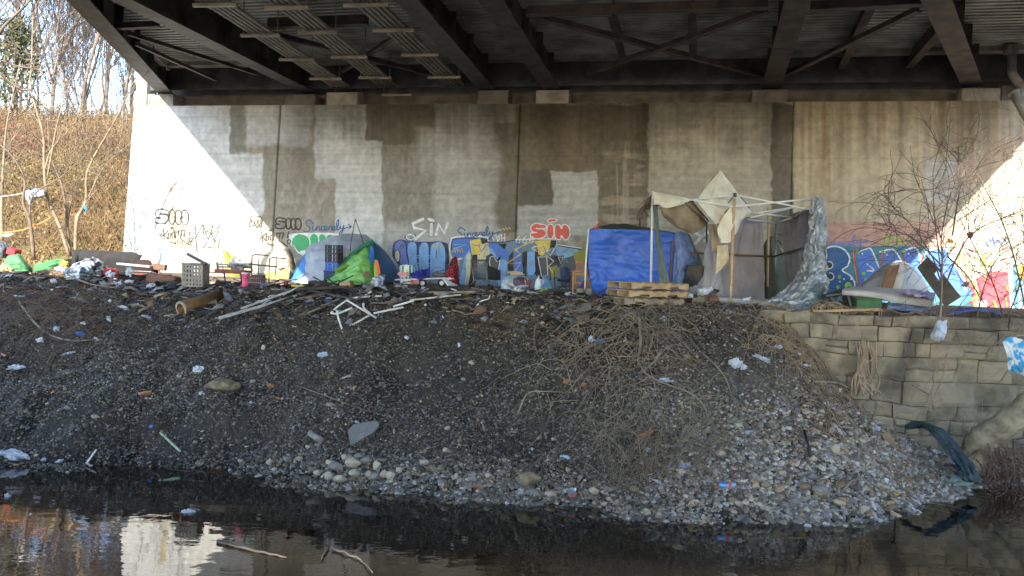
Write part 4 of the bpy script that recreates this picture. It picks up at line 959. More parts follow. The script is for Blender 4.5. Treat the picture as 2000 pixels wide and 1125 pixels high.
# leaning trunk and roots on the right
trk = thing('leaning_tree', 'thick pale leaning tree trunk rooted at the foot of the stone wall', 'tree', P(1900, 900, 14.3))
w = smooth_line([P(1893, 920, 14.3), P(1905, 880, 14.25), P(1925, 852, 14.1), P(1960, 832, 13.9), P(2000, 800, 13.7), P(2060, 740, 13.4), P(2120, 640, 13.2)], 26)
mb = MB(); rg_ = np.random.default_rng(3); mb.tube(w, [.24 * (1.12 - .3 * i / 25) + rg_.uniform(-.03, .03) for i in range(26)], 14)
mb.build('trunk', mat('pale_trunk', (.33, .28, .19), (.15, .125, .085), rough=.9, scale=5, bump=.8, bscale=14), trk)
rg = np.random.default_rng(12); ps, rs = [], []
for i in range(170):
    s = P(1900 + rg.uniform(-10, 100), 890 + rg.uniform(-30, 60), 14.2 + rg.uniform(-.4, .4)); q = wander(s, (rg.normal(.3, .7), rg.normal(-.3, .4), -.7), rg.uniform(.4, 1.3), 10, 1.4, -.3, rg); q[:, 2] = np.maximum(q[:, 2], 0); ps.append(q); rs.append(np.linspace(.011, .004, 11))
V, Fq = np_tubes(ps, rs, 4); npmesh('roots', V, Fq, mat('red_root', (.2, .11, .075), (.11, .07, .05), scale=4, rough=.9), True, parent=trk)
for i, st in enumerate(([(2010, 655), (1960, 660), (1925, 690), (1880, 680), (1840, 672)], [(1995, 640), (1985, 660), (1970, 720), (1930, 770), (1885, 810), (1880, 880)], [(1850, 690), (1840, 740), (1815, 790), (1790, 815)])):
    branch(st, .014, ('bare twig crossing the wall beside the hanging white bag', 'long thin branch drooping down the wall under the blue cloth', 'thin stem slanting down across the wall face')[i], Y=14.6, twigs=5, seed=60 + i, name='drooping_branch')
# ================================================================== GRAFFITI (paint on the concrete face)
PAINTS = {'black': (.02, .02, .022), 'white': (.74, .76, .78), 'blue': (.03, .12, .30), 'paleblue': (.24, .46, .66), 'royal': (.075, .19, .60), 'sky': (.22, .42, .76), 'navy': (.03, .05, .16), 'red': (.75, .12, .09),
          'green': (.06, .42, .16), 'lime': (.30, .55, .07), 'yellow': (.72, .55, .10), 'cream': (.66, .60, .38), 'brown': (.045, .032, .026), 'grey': (.085, .085, .09), 'dgrey': (.10, .105, .12), 'teal': (.06, .22, .30), 'olive': (.30, .29, .05), 'pink': (.52, .075, .10), 'steel': (.16, .25, .36), 'lav': (.2, .22, .52), 'orange': (.8, .35, .05)}
def paint(c): return mat('paint_' + c, PAINTS[c], tuple(x * .62 + y * .16 for x, y in zip(PAINTS[c], (.42, .4, .36))), rough=.75, scale=5.5, bump=.1, bscale=40, mixlo=.44, mixhi=.66)
class Graf:
    def __init__(s): s.mb = MB(); s.cols = []; s.k = 0
    def ci(s, c):
        if c not in s.cols: s.cols.append(c)
        return s.cols.index(c)
    def off(s): s.k += 1; return .006 + .0009 * s.k
    def fill(s, pts, c, smooth=0):
        pts = [tuple(p) for p in pts]
        if smooth: pts = [tuple(p[:2]) for p in crm(np.array([pts + [pts[0]]], float), smooth)[0]][:-1]
        o = s.off(); vs = [W(a, b_, o) for a, b_ in pts]
        tri = tessellate_polygon([[Vector((a, b_, 0)) for a, b_ in pts]])
        s.mb.add(vs, [t for t in tri], s.ci(c)); return s
    def line(s, pts, w, c, n=0, closed=False):
        pts = [tuple(p) for p in pts]
        if closed: pts = pts + [pts[0]]
        if n: pts = [tuple(p[:2]) for p in crm(np.array([pts], float), n)[0]]
        o = s.off(); q = np.array(pts, float); t = np.gradient(q, axis=0); t /= np.linalg.norm(t, axis=1, keepdims=True) + 1e-9
        nn = np.stack([-t[:, 1], t[:, 0]], 1) * w / 2; L, Rr = q + nn, q - nn
        vs = [W(*p, o) for p in L] + [W(*p, o) for p in Rr]; k = len(q)
        s.mb.add(vs, [(i, i + 1, k + i + 1, k + i) for i in range(k - 1)], s.ci(c))
        if not closed:
            for e in (0, -1):
                a = np.linspace(0, 2 * np.pi, 9)[:-1]; s.mb.add([W(q[e, 0] + math.cos(x) * w * .5, q[e, 1] + math.sin(x) * w * .5, o) for x in a], [tuple(range(8))], s.ci(c))
        return s
    def dot(s, x, y, r, c, ry=None):
        a = np.linspace(0, 2 * np.pi, 15)[:-1]; o = s.off(); s.mb.add([W(x + math.cos(t) * r, y + math.sin(t) * (ry or r), o) for t in a], [tuple(range(14))], s.ci(c)); return s
    def done(s, label):
        for p in range(len(s.mb.f)):
            f = s.mb.f[p]; a, b_, c = [Vector(s.mb.v[i]) for i in f[:3]]
            if (b_ - a).cross(c - a).dot(WN) < 0: s.mb.f[p] = f[::-1]
        return s.mb.build('graffiti', [paint(c) for c in s.cols], wall_t, label)
SINC = [[(15, 4), (9, 1), (3, 6), (4, 11), (10, 15), (11, 21), (6, 25), (-3, 23)], [(17, 14), (17, 20), (20, 22), (23, 20), (24, 14), (24, 22), (28, 14), (31, 15), (31, 21), (34, 21), (35, 17)],
        [(41, 15), (37, 14), (35, 18), (37, 22), (42, 20), (46, 17), (46, 14), (43, 14), (42, 19), (45, 22), (50, 19), (52, 14), (56, 14), (57, 20), (60, 21), (63, 17), (63, 14), (60, 14), (59, 19), (62, 22), (67, 18), (71, 6), (70, 0), (67, 6), (67, 18), (70, 21), (74, 15)],
        [(74, 13), (75, 18), (79, 18), (82, 11), (80, 22), (75, 31), (72, 29), (77, 23), (86, 17), (97, 14)], [(91, 10), (98, 14), (92, 19)]]
def sincerely(x, y, sx, sy, rot, col, w, label, skip=0):
    g = Graf(); c, s = math.cos(R(rot)), math.sin(R(rot)); T = lambda p: (x + c * p[0] * sx - s * p[1] * sy, y + s * p[0] * sx + c * p[1] * sy)
    for k, st in enumerate(SINC):
        if k < skip: continue
        g.line([T(p) for p in st], w, col, len(st) * 5 if k < 4 else 0)
    g.dot(*T((18, 7)), w * .8, col); return g.done(label)
sincerely(595, 429, .94, .95, 0, 'blue', 2.1, 'blue cursive tag reading Sincerely beside the brown SIN')
sincerely(892, 444, .86, .85, -2, 'blue', 2.2, 'dark blue cursive tag reading Sincerely above the blue and yellow mural')
sincerely(757, 487, .62, .75, -38, 'blue', 1.8, 'slanting blue cursive tag rising to the white SIN', 1)
sincerely(1600, 461, .98, .95, -2, 'lav', 2.4, 'violet cursive tag on the salmon paint', 0)
sincerely(306, 484, .98, 1.0, 0, 'paleblue', 1.7, 'faded pale blue cursive tag low on the sunlit wall')
def sin_outline(x, y, sx, sy, w, col, label, fillc=None, fill2=None):
    S = [(22, 2), (12, 0), (3, 5), (1, 13), (4, 19), (10, 21), (2, 22), (0, 28), (4, 33), (14, 35), (26, 33), (33, 26), (33, 19), (28, 14), (20, 12), (30, 12), (34, 9), (31, 4)]
    I = [(38, 3), (44, 2), (49, 8), (50, 20), (48, 31), (43, 36), (37, 32), (35, 20), (36, 8)]
    N = [(55, 3), (62, 4), (66, 12), (69, 4), (77, 4), (83, 12), (84, 26), (79, 36), (72, 37), (66, 28), (64, 36), (57, 37), (52, 30), (51, 18), (52, 8)]
    g = Graf(); T = lambda p: (x + p[0] * sx, y + p[1] * sy)
    for sh in (S, I, N):
        q = [T(p) for p in sh]
        if fillc: g.fill(q, fillc, 60)
    for sh in (S, I, N): g.line([T(p) for p in sh], w, col, 80, True)
    g.line([T((12, 12)), T((22, 13))], w, col); g.line([T((2, 22)), T((14, 21))], w, col)
    if not fillc: g.line([T((66, 12)), T((66, 20))], w, col); g.line([T((64, 22)), T((66, 28))], w, col)
    return g, T
g, T = sin_outline(303, 408, .78, .83, 2.8, 'brown', ''); g.done('thin brown bubble outline reading SIN high on the sunlit wall')
g, T = sin_outline(538, 425, .60, .62, 3.0, 'brown', ''); g.done('bold dark brown bubble outline reading SIN at the shadow edge')
g, T = sin_outline(1036, 436, .92, .86, 2.2, 'white', '', 'red'); g.fill([T(p) for p in ((36, -6), (42, -9), (52, -9), (56, -6), (48, -3), (38, -3))], 'red', 30); g.line([T(p) for p in ((35, -5), (42, -9.5), (52, -9.5), (57, -6), (48, -2.5), (38, -2.5))], 1.6, 'white', 30, True); g.done('red bubble letters with white outline reading SIN')
g = Graf()
for st in ([(826, 428), (806, 437), (809, 445), (832, 450), (812, 466)], [(843, 438), (842, 458)], [(838, 428), (846, 431)], [(852, 458), (857, 438), (868, 456), (874, 436)]): g.line(st, 6, 'white')
for p in ((802, 463, 6),): g.line([(p[0] + 8 * math.cos(a), p[1] + 5 * math.sin(a)) for a in np.linspace(0, 6.3, 16)], 2.5, 'white')
g.done('rough white brush letters reading SIN')
def khant(x, y, sx, sy, label, col='brown', w=2.0):
    g = Graf(); T = lambda p: (x + p[0] * sx, y + p[1] * sy)
    for st in ([(4, 4), (6, 24)], [(0, 18), (14, 8)], [(6, 14), (14, 22)], [(15, 6), (16, 22)], [(15, 14), (20, 12), (21, 21)], [(30, 10), (24, 12), (25, 21), (31, 20), (30, 8)], [(33, 21), (34, 8), (40, 20), (40, 6)], [(40, 7), (56, 6)], [(48, 7), (45, 22), (66, 34)], [(56, 8), (53, 18)], [(68, 4), (66, 16)], [(17, 28), (24, 30), (34, 31)], [(22, 2), (27, 0)],
               [(70, 20), (65, 22), (66, 28), (71, 28), (73, 23), (70, 20)]): g.line([T(p) for p in st], w, col)
    return g.done(label)
khant(316, 444, .82, 1.0, 'brown scribbled tag under the first SIN')
khant(508, 449, .82, .95, 'dense brown scribbled tag under the second SIN', w=2.3)
g = Graf()
for st in ([(347, 471), (349, 479)], [(350, 472), (352, 479), (355, 472)], [(357, 479), (357, 472), (361, 476)], [(363, 476), (366, 476)], [(368, 472), (368, 479)], [(371, 473), (374, 476), (371, 479)], [(310, 455), (314, 461)], [(308, 460), (316, 456)], [(304, 468), (310, 466), (306, 472), (304, 468)]): g.line(st, 1.2, 'brown')
g.done('tiny brown marks below the scribbled tag')
g = Graf()
for st in ([(381, 436), (383, 470), (386, 500)], [(377, 466), (390, 460)], [(382, 464), (397, 437), (402, 455), (406, 466)], [(398, 440), (397, 458)], [(402, 454), (417, 439), (407, 468)], [(413, 458), (430, 438), (419, 470)], [(413, 456), (420, 474), (420, 486)], [(419, 472), (429, 466), (427, 484)], [(397, 484), (404, 474), (397, 462)], [(407, 484), (416, 482)]): g.line(st, 2.6, 'grey')
g.done('angular grey scrawl with tall strokes on the sunlit wall')
g = Graf()
for st in ([(488, 436), (491, 423), (507, 423), (512, 430), (510, 444), (506, 440), (502, 446), (499, 440), (487, 443), (488, 436)],): g.line(st, 2.4, 'brown', 40)
for x in (491, ): g.line([(x, 429), (x, 439), (x + 5, 438), (x + 5, 434), (x, 433), (x + 4, 431), (x, 429)], 2.0, 'brown')
for x in (500, 507): g.line([(x + 2.8 * math.cos(a), 434 + 4.6 * math.sin(a)) for a in np.linspace(0, 6.3, 14)], 2.0, 'brown')
g.done('small speech sign outline reading BOO')
# green bubbles behind the blue tent
g = Graf()
g.fill([(565, 463), (567, 457), (600, 455), (660, 456), (672, 470), (600, 500), (585, 490), (566, 476)], 'white', 50)
for x, y, rx, ry in ((588, 474, 18, 17), (614, 470, 9, 14), (630, 468, 8, 11), (645, 466, 7, 8)): g.dot(x, y, rx, 'green', ry)
for x, y, rx, ry in ((588, 474, 18, 17), (614, 470, 9, 14), (630, 468, 8, 11)): g.line([(x + rx * math.cos(a), y + ry * math.sin(a)) for a in np.linspace(-1.6, 1.6, 20)], 2, 'white')
g.line([(574, 480), (582, 492), (592, 497)], 2.5, 'white', 12); g.line([(569, 461), (568, 474)], 3, 'white'); g.done('green bubbles outlined in white behind the blue tent')
# pale blue bubble letters
g = Graf()
g.fill([(766, 500), (768, 478), (780, 468), (795, 470), (812, 472), (838, 472), (862, 472), (874, 480), (876, 510), (874, 556), (800, 556), (786, 530)], 'navy', 60)
for q in ([(770, 490), (772, 476), (782, 469), (792, 476), (795, 500), (800, 520), (803, 540), (800, 552), (786, 548), (784, 522), (778, 508), (772, 500)], [(795, 490), (797, 476), (805, 472), (814, 478), (815, 510), (820, 535), (820, 556), (806, 556), (800, 520)], [(818, 484), (824, 474), (834, 474), (838, 486), (838, 530), (838, 556), (823, 556), (818, 520)], [(840, 490), (843, 477), (858, 472), (868, 480), (871, 500), (870, 525), (872, 556), (842, 556), (840, 520)]):
    g.fill(q, 'lav' if q[0][0] < 780 else 'sky', 50); g.line(q, 1.6, 'navy', 60, True)
g.fill([(771, 494), (776, 488), (781, 494), (781, 506), (777, 512), (772, 504)], 'cream', 24); g.line([(771, 494), (776, 488), (781, 494), (781, 506), (777, 512), (772, 504)], 1.5, 'black', 30, True)
for y in (499, 503, 514, 519): g.line([(799, y), (834, y + 1), (866, y - 1)], 1.3, 'paleblue')
for (x, y, r) in ((806, 524, 8), (830, 524, 7), (856, 530, 14)): g.line([(x - r, 552), (x - r * .9, y), (x, y - r * .6), (x + r * .9, y), (x + r, 552)], 1.3, 'steel', 24)
for k in range(5): g.line([(845 + k * 4, 484 - (k % 2) * 5), (848 + k * 4, 476 + (k % 2) * 5)], 1.8, 'yellow')
g.line([(853, 490), (852, 504)], 1.4, 'navy'); g.line([(866, 476), (874, 480), (876, 512), (872, 514)], 4, 'black', 16); g.done('pale blue bubble letters with dark outlines left of the mural')
# big blue, white and yellow mural
g = Graf()
g.fill([(880, 470), (884, 464), (925, 462), (952, 465), (958, 474), (985, 473), (1008, 468), (1040, 468), (1086, 468), (1087, 478), (1136, 486), (1140, 494), (1142, 565), (905, 565), (890, 545), (903, 505), (884, 505), (878, 488)], 'steel', 0)
g.line([(903, 505), (884, 506), (878, 488), (881, 471), (886, 464), (925, 461), (952, 464), (953, 470)], 3.2, 'white', 40)
g.fill([(882, 488), (886, 468), (920, 465), (940, 468), (938, 480), (925, 496), (906, 500), (888, 502)], 'royal', 40); g.line([(882, 488), (886, 468), (920, 465), (940, 468)], 2.4, 'navy', 24)
g.fill([(908, 500), (918, 490), (916, 530), (912, 558), (897, 556), (902, 530)], 'sky', 30); g.fill([(912, 498), (920, 494), (918, 555), (908, 558)], 'cream', 0)
g.fill([(918, 470), (938, 466), (940, 476), (950, 472), (951, 482), (942, 497), (922, 497), (920, 484)], 'yellow', 0); g.fill([(941, 480), (953, 474), (956, 500), (944, 512), (938, 500)], 'cream', 20)
g.fill([(940, 464), (953, 468), (952, 474), (942, 477)], 'black', 0); g.line([(922, 476), (930, 480), (938, 478)], 2, 'lav'); g.line([(936, 480), (940, 492), (950, 478)], 2.6, 'lav')
g.fill([(923, 498), (932, 497), (932, 545), (926, 560), (914, 560), (920, 530)], 'black', 0); g.fill([(933, 498), (944, 500), (944, 515), (934, 520)], 'cream', 0)
g.fill([(954, 474), (985, 476), (990, 484), (1000, 478), (1012, 474), (1018, 490), (1000, 500), (985, 510), (975, 512), (965, 495)], 'royal', 30); g.fill([(985, 478), (1010, 474), (1012, 490), (996, 496)], 'steel', 0)
g.fill([(955, 482), (965, 490), (972, 505), (990, 512), (985, 560), (975, 564), (968, 540)], 'sky', 30)
g.fill([(948, 520), (950, 500), (960, 495), (972, 506), (979, 498), (975, 520), (968, 545), (954, 540)], 'black', 0); g.fill([(956, 512), (958, 502), (964, 500), (971, 511), (977, 508), (972, 535), (960, 528)], 'grey', 0); g.line([(956, 512), (958, 502), (964, 500), (971, 511), (977, 508), (972, 535), (960, 528)], 1.3, 'white', 0, True)
g.fill([(972, 476), (986, 487), (990, 476)], 'black', 0)
for q in ([(995, 500), (1003, 492), (1003, 530), (996, 540), (992, 520)], [(1020, 494), (1030, 493), (1028, 540), (1036, 560), (1022, 552)], [(1046, 490), (1054, 490), (1056, 530), (1060, 545), (1044, 535)]): g.fill(q, 'black', 24)
g.fill([(1003, 492), (1018, 492), (1022, 530), (1018, 545), (1004, 545)], 'royal', 0); g.fill([(1030, 493), (1044, 490), (1046, 530), (1036, 545), (1030, 530)], 'sky', 0); g.fill([(1008, 545), (1046, 535), (1060, 562), (1010, 563)], 'steel', 0)
g.fill([(1044, 470), (1076, 469), (1074, 484), (1060, 500), (1052, 497), (1050, 480)], 'yellow', 0); g.fill([(1076, 470), (1087, 470), (1085, 484), (1074, 484)], 'black', 0)
g.fill([(1051, 502), (1068, 502), (1070, 537), (1058, 540)], 'dgrey', 0); g.line([(1051, 502), (1068, 502), (1070, 537), (1058, 540)], 1.4, 'white', 0, True)
g.fill([(1070, 500), (1084, 498), (1092, 520), (1082, 545), (1074, 548)], 'navy', 0); g.fill([(1074, 522), (1088, 518), (1092, 530), (1078, 548)], 'olive', 0)
g.fill([(1060, 540), (1072, 548), (1080, 565), (1056, 565)], 'sky', 0); g.fill([(1084, 480), (1130, 488), (1122, 510), (1104, 515), (1090, 500)], 'paleblue', 30); g.fill([(1100, 505), (1124, 498), (1126, 560), (1096, 560)], 'dgrey', 0)
g.fill([(1120, 494), (1143, 488), (1143, 512), (1126, 516)], 'olive', 20); g.fill([(1083, 500), (1102, 499), (1098, 518), (1090, 522)], 'black', 0); g.line([(1091, 502), (1100, 502), (1096, 516), (1091, 502)], 1.4, 'white')
for st in ([(1006, 488), (1042, 470), (1052, 480), (1040, 484)], [(1006, 488), (1018, 496), (990, 515), (1018, 513), (1006, 530), (1020, 534)], [(1066, 498), (1082, 510), (1072, 520), (1080, 532)]): g.line(st, 2.4, 'yellow')
for st in ([(1040, 486), (1050, 492), (1042, 482), (1064, 479), (1058, 494), (1076, 488)], [(1068, 490), (1075, 500), (1084, 484)]): g.line(st, 2, 'white')
for st in ([(1084, 484), (1096, 498), (1112, 486), (1086, 498), (1110, 512)], [(886, 486), (912, 478), (888, 478)], [(904, 504), (896, 520), (910, 526)], [(1062, 480), (1068, 496), (1080, 484)], [(953, 478), (960, 490), (970, 494)]): g.line(st, 1.8, 'lav' if st[0][0] > 900 else 'paleblue')
for k in range(4): g.line([(885 + k * 5, 492), (888 + k * 5, 484), (890 + k * 5, 493)], 1.5, 'yellow')
g.line([(1008, 468), (1040, 467), (1088, 467), (1087, 478), (1136, 485)], 2.2, 'white'); g.line([(953, 474), (986, 473), (1006, 469)], 2, 'navy'); g.line([(1090, 480), (1136, 487)], 2, 'black')
g.done('large blue, yellow and black mural of tangled letters')
g = Graf()
for i, x in enumerate((1012, 1025, 1038)): g.line([(x + 3, 461), (x - 3, 467), (x - 4, 472), (x, 475), (x + 4, 471), (x, 468), (x - 4, 471)], 1.5, 'white', 24)
for st in ([(960, 458), (965, 470), (968, 458), (972, 470)], [(978, 460), (972, 462), (977, 466), (972, 471)], [(980, 458), (980, 471)], [(986, 457), (986, 471)], [(980, 465), (986, 464)]): g.line(st, 2.2, 'white')
for k in range(6): g.line([(962 + k * 6, 452 - k), (965 + k * 6, 449 - k), (967 + k * 6, 453 - k)], 1.2, 'cream')
g.done('white lettering 666 and NSH scrawled over the top of the mural')
# right-hand mural
g = Graf()
g.fill([(1606, 484), (1630, 476), (1670, 482), (1760, 480), (1850, 486), (1905, 580), (1900, 600), (1606, 605)], 'teal', 0)
g.fill([(1606, 486), (1640, 482), (1658, 500), (1655, 520), (1645, 528), (1664, 540), (1669, 562), (1606, 600)], 'blue', 0)
for q in ([(1674, 492), (1700, 488), (1716, 524), (1716, 560), (1706, 562), (1680, 560)], [(1718, 492), (1744, 488), (1760, 515), (1764, 560), (1736, 562)], [(1762, 488), (1786, 484), (1800, 515), (1800, 560), (1776, 560)], [(1808, 492), (1846, 488), (1870, 520), (1900, 575), (1870, 590), (1820, 575)]): g.fill(q, 'royal', 0)
for st in ([(1606, 488), (1628, 481), (1648, 487), (1659, 503), (1656, 518), (1645, 528), (1660, 538), (1669, 552), (1668, 562)], [(1674, 492), (1692, 486), (1702, 488), (1718, 526)], [(1718, 492), (1740, 487), (1750, 493), (1762, 512)], [(1764, 490), (1787, 484), (1796, 500), (1799, 518)], [(1806, 496), (1815, 489), (1846, 486), (1858, 506), (1884, 548)], [(1694, 516), (1706, 528), (1694, 529)]): g.line(st, 3.0, 'white', len(st) * 7)
for st in ([(1668, 490), (1672, 530), (1678, 556)], [(1719, 496), (1726, 522)], [(1762, 494), (1768, 515)], [(1803, 498), (1800, 512)]): g.line(st, 3.2, 'pink', 16); 
g.line([(1666, 490), (1669, 520), (1674, 552)], 1.6, 'orange', 12)
for x, y, r in ((1676, 492, 4), (1639, 541, 3.5), (1686, 534, 3.8), (1724, 492, 3.6), (1766, 491, 3.6), (1656, 558, 7), (1636, 561, 3.5), (1690, 546, 3)): g.dot(x, y, r, 'lime')
for x, y, r in ((1684, 496, 1.8), (1648, 545, 1.8), (1640, 550, 1.6), (1662, 545, 2), (1732, 498, 1.6), (1728, 494, 1.6), (1774, 496, 1.6)): g.dot(x, y, r, 'white')
for cx, cy in ((1619, 518), (1621, 540)): g.dot(cx, cy, 7, 'brown'); g.line([(cx + 7 * math.cos(a), cy + 7 * math.sin(a)) for a in np.linspace(-1.8, 1.8, 14)], 2, 'white')
g.done('blue bubble mural with white edges and lime dots on the salmon paint')
g = Graf()
for st in ([(1727, 462), (1738, 462), (1730, 468), (1727, 480)], [(1750, 462), (1750, 482)], [(1740, 464), (1760, 470), (1748, 480)], [(1766, 464), (1768, 480), (1784, 462)], [(1727, 474), (1740, 472)]): g.line(st, 3.4, 'lime')
g.done('lime green scrawl above the blue mural')
g = Graf()
g.fill([(1868, 530), (1882, 530), (1905, 562), (1925, 600), (1872, 600), (1900, 585)], 'pink', 0)
g.fill([(1905, 545), (1928, 532), (1974, 530), (1978, 608), (1928, 608), (1915, 580)], 'pink', 0); g.fill([(1900, 590), (1927, 586), (1928, 608), (1915, 606)], 'white', 0); g.fill([(1968, 524), (1978, 520), (1980, 610), (1974, 610)], 'white', 0); g.fill([(1978, 515), (1990, 518), (1988, 610), (1980, 610)], 'teal', 0); g.fill([(1990, 520), (2020, 520), (2020, 600), (1990, 600)], 'steel', 0); g.fill([(1985, 520), (1998, 518), (1998, 545), (1990, 540)], 'orange', 0)
rgg = random.Random(4)
for k in range(20):
    x, y = rgg.uniform(1875, 1970), rgg.uniform(490, 600); g.line([(x, y), (x + rgg.uniform(-6, 6), y + rgg.uniform(6, 20))], rgg.uniform(2, 4.5), 'lime')
for k in range(16):
    x, y = rgg.uniform(1880, 1965), rgg.uniform(485, 525); g.line([(x, y), (x + rgg.uniform(-10, 10), y + rgg.uniform(-4, 8))], rgg.uniform(1.5, 3), rgg.choice(('lime', 'pink', 'lime')))
for k in range(6): g.line([(1925 + k * 6, 472 - (k % 3) * 5), (1930 + k * 7, 480 - (k % 2) * 9)], 2, 'royal')
g.done('red and lime mural in the sunlit corner behind the thorny shrub')
g = Graf()
for st in ([(1352, 450), (1370, 462), (1386, 452)], [(1370, 462), (1358, 476)], [(1376, 470), (1392, 474)]): g.line(st, 6, 'white')
g.done('white brush strokes half hidden behind the canopy')
g = Graf()
for st in ([(1508, 480), (1512, 462), (1524, 458), (1532, 470), (1538, 460), (1541, 482)], [(1514, 476), (1520, 470), (1526, 478)]): g.line(st, 2.6, 'black', 24)
g.done('black scrawl between the canopy tent and its plank')
# ================================================================== CAMP
M = lambda n, *a, **k: mat(n, *a, **k)
M_white = M('white_paint', (.82, .82, .80), (.7, .7, .67), rough=.45, scale=5)
M_wood = M('raw_wood', (.42, .28, .15), (.27, .17, .09), rough=.8, scale=6, bump=.2, bscale=30)
M_wood_o = M('orange_wood', (.50, .19, .045), (.36, .13, .03), rough=.5, scale=6)
M_woodg = M('grey_wood', (.25, .22, .18), (.14, .12, .10), rough=.9, scale=6, bump=.3, bscale=26)
M_char = M('charred_wood', (.025, .023, .022), (.07, .062, .055), rough=.85, scale=5, bump=.4, bscale=24)
M_blackm = M('black_metal', (.03, .03, .032), (.05, .045, .042), rough=.45, scale=6)
M_greym = M('grey_metal', (.30, .31, .32), (.2, .2, .2), rough=.4, metal=.6, scale=5)
M_rust = M('rusty_metal', (.17, .08, .05), (.09, .055, .04), rough=.8, scale=8)
M_plasw = M('white_plastic', (.66, .68, .72), (.5, .52, .58), rough=.45, scale=6)
M_bluef = M('blue_tarp', (.025, .13, .62), (.018, .09, .45), rough=.42, scale=3, bump=.15, bscale=30)
M_greyf = M('grey_tent_cloth', (.42, .43, .45), (.32, .33, .36), rough=.6, scale=3, bump=.1)
M_lav = M('lavender_cloth', (.36, .34, .36), (.27, .255, .27), rough=.8, scale=2.2, bump=.15)
M_cream = M('cream_canvas', (.76, .72, .61), (.62, .56, .43), rough=.85, scale=3, bump=.15)
M_dirtyc = M('stained_canvas', (.36, .29, .19), (.20, .155, .10), rough=.85, scale=3.5, bump=.15)
M_silver = M('silver_tarp', (.36, .385, .40), (.20, .225, .235), rough=.36, metal=.35, scale=5, bump=.6, bscale=16)
M_dgreen = M('dark_green_tarp', (.035, .065, .055), (.055, .085, .08), rough=.45, scale=4, bump=.2)
def pl(cp, Y): return [[P(a, b_, Y + (c[0] if c else 0)) for a, b_, *c in row] for row in cp]
def cloth(name, rows, Y, m, parent=None, label=None, cat=None, group=None, nu=26, nv=26, amp=.02, freq=6, seed=0, lump=0, aniso=1.0, thick=.01):
    mb = MB(); mb.sheet(pl(rows, Y), nu, nv, amp, freq, seed, thick, 0, aniso, lump); return mb.build(name, m, parent, label, cat, group)
def px_m(Y): return Y / F
# ---- white plastic odds and ends: crumpled sheets lying on the bank
M_bag = M('white_bag', (.52, .55, .62), (.34, .37, .44), rough=.4, scale=9, sss=None)
def crumple(px, py, w, h, m, label, cat='plastic bag', name='plastic_bag', group=None, seed=0, Y=None, tall=.5, lift=.0):
    p = PG(px, py) if Y is None else P(px, py, Y); s = p.y / F; rg = np.random.default_rng(seed + int(px * 3 + py))
    bm = bmesh.new(); bmesh.ops.create_icosphere(bm, subdivisions=3, radius=1)
    for v in bm.verts:
        q = v.co.normalized(); k = .55 + 1.0 * abs(float(fbm(q.x * 2.2 + 5 + seed, q.y * 2.2 + q.z * 1.7 + 9 + px, int(py) % 50, 4)) - .5) * 2.4
        v.co = Vector((q.x * k * w * s / 2, q.y * k * w * s * .3, q.z * k * h * s / 2 * (1.0)))
    a = Matrix.Rotation(rg.uniform(-.5, .5), 3, 'Y'); mb = MB()
    mb.bm(bm, lambda q: p + Vector((0, 0, h * s * .25 + lift)) + a @ q, 0, False); bm.free()
    return mb.build(name, m, None, label, cat, group)

# ---------------------------------------------------------------- railway track along the wall
tr_t = thing('railway_track', 'rusty railway track running along the foot of the abutment wall', 'track', WA + WT * 11 + WN * 2.2 + Vector((0, 0, 2.86)))
M_rail = M('rail_steel', (.16, .12, .095), (.10, .075, .06), rough=.6, metal=.3, scale=3)
for n_ in (1.6, 3.03):
    mb = MB()
    a, b_ = wp(-9, n_, 3.0), wp(32, n_, 3.03); up = Vector((0, 0, 1))
    mb.bar(a + up * .06, b_ + up * .06, .07, .035); mb.bar(a, b_, .018, .1); mb.bar(a - up * .055, b_ - up * .055, .13, .02); mb.build('rail', M_rail, tr_t)
for k in range(56):
    u = -8 + k * .68; mb = MB(); mb.box(wp(u, 2.3, 2.87), (.22, 2.5, .15), rotw, 0, .01); mb.build('sleeper', M_woodg, tr_t)

# ---------------------------------------------------------------- far left
hb = thing('hanging_bag', 'puffy white plastic bag snagged high on the pale sapling', 'plastic bag', P(67, 395, 22.3)); mb = MB()
mb.sheet(pl([[(50, 372), (60, 371), (74, 369), (85, 372)], [(50, 382, -.2), (60, 383, -.3), (72, 382, -.3), (86, 380, -.2)], [(53, 392), (60, 397, -.1), (70, 388, -.1), (84, 386)]], 22.3), 20, 20, .05, 5, 3); mb.build('bag_body', M_bag, hb)
mb = MB(); mb.tube([P(58, 394, 22.2), P(60, 402, 22.2), P(58, 408, 22.2)], [.05, .03, .01], 6); mb.build('bag_tail', M_bag, hb)
cloth('blue_rag', [[(162, 400), (168, 402)], [(164, 408, -.05), (169, 407)], [(163, 416), (167, 414)]], 22.7, M('blue_rag', (.05, .3, .6)), None, 'small blue rag hanging on the leaning sapling', 'rag', amp=.03, nu=8, nv=8)
mb = MB(); mb.tube(smooth_line([P(-10, 456, 22), P(40, 450, 22), P(70, 440, 22), (P(98, 426, 22))], 16), .018, 6); mb.build('string_line', M('orange_cord', (.75, .25, .06)), None, 'orange cord strung between the saplings at far left', 'cord')
mb = MB(); mb.tube(smooth_line([P(-10, 386, 22.2), P(30, 380, 22.2), (P(60, 374, 22.2))], 12), .014, 6); mb.build('grey_line', M('grey_line', (.5, .5, .5)), None, 'grey line tied from the left to the hanging white bag', 'cord')
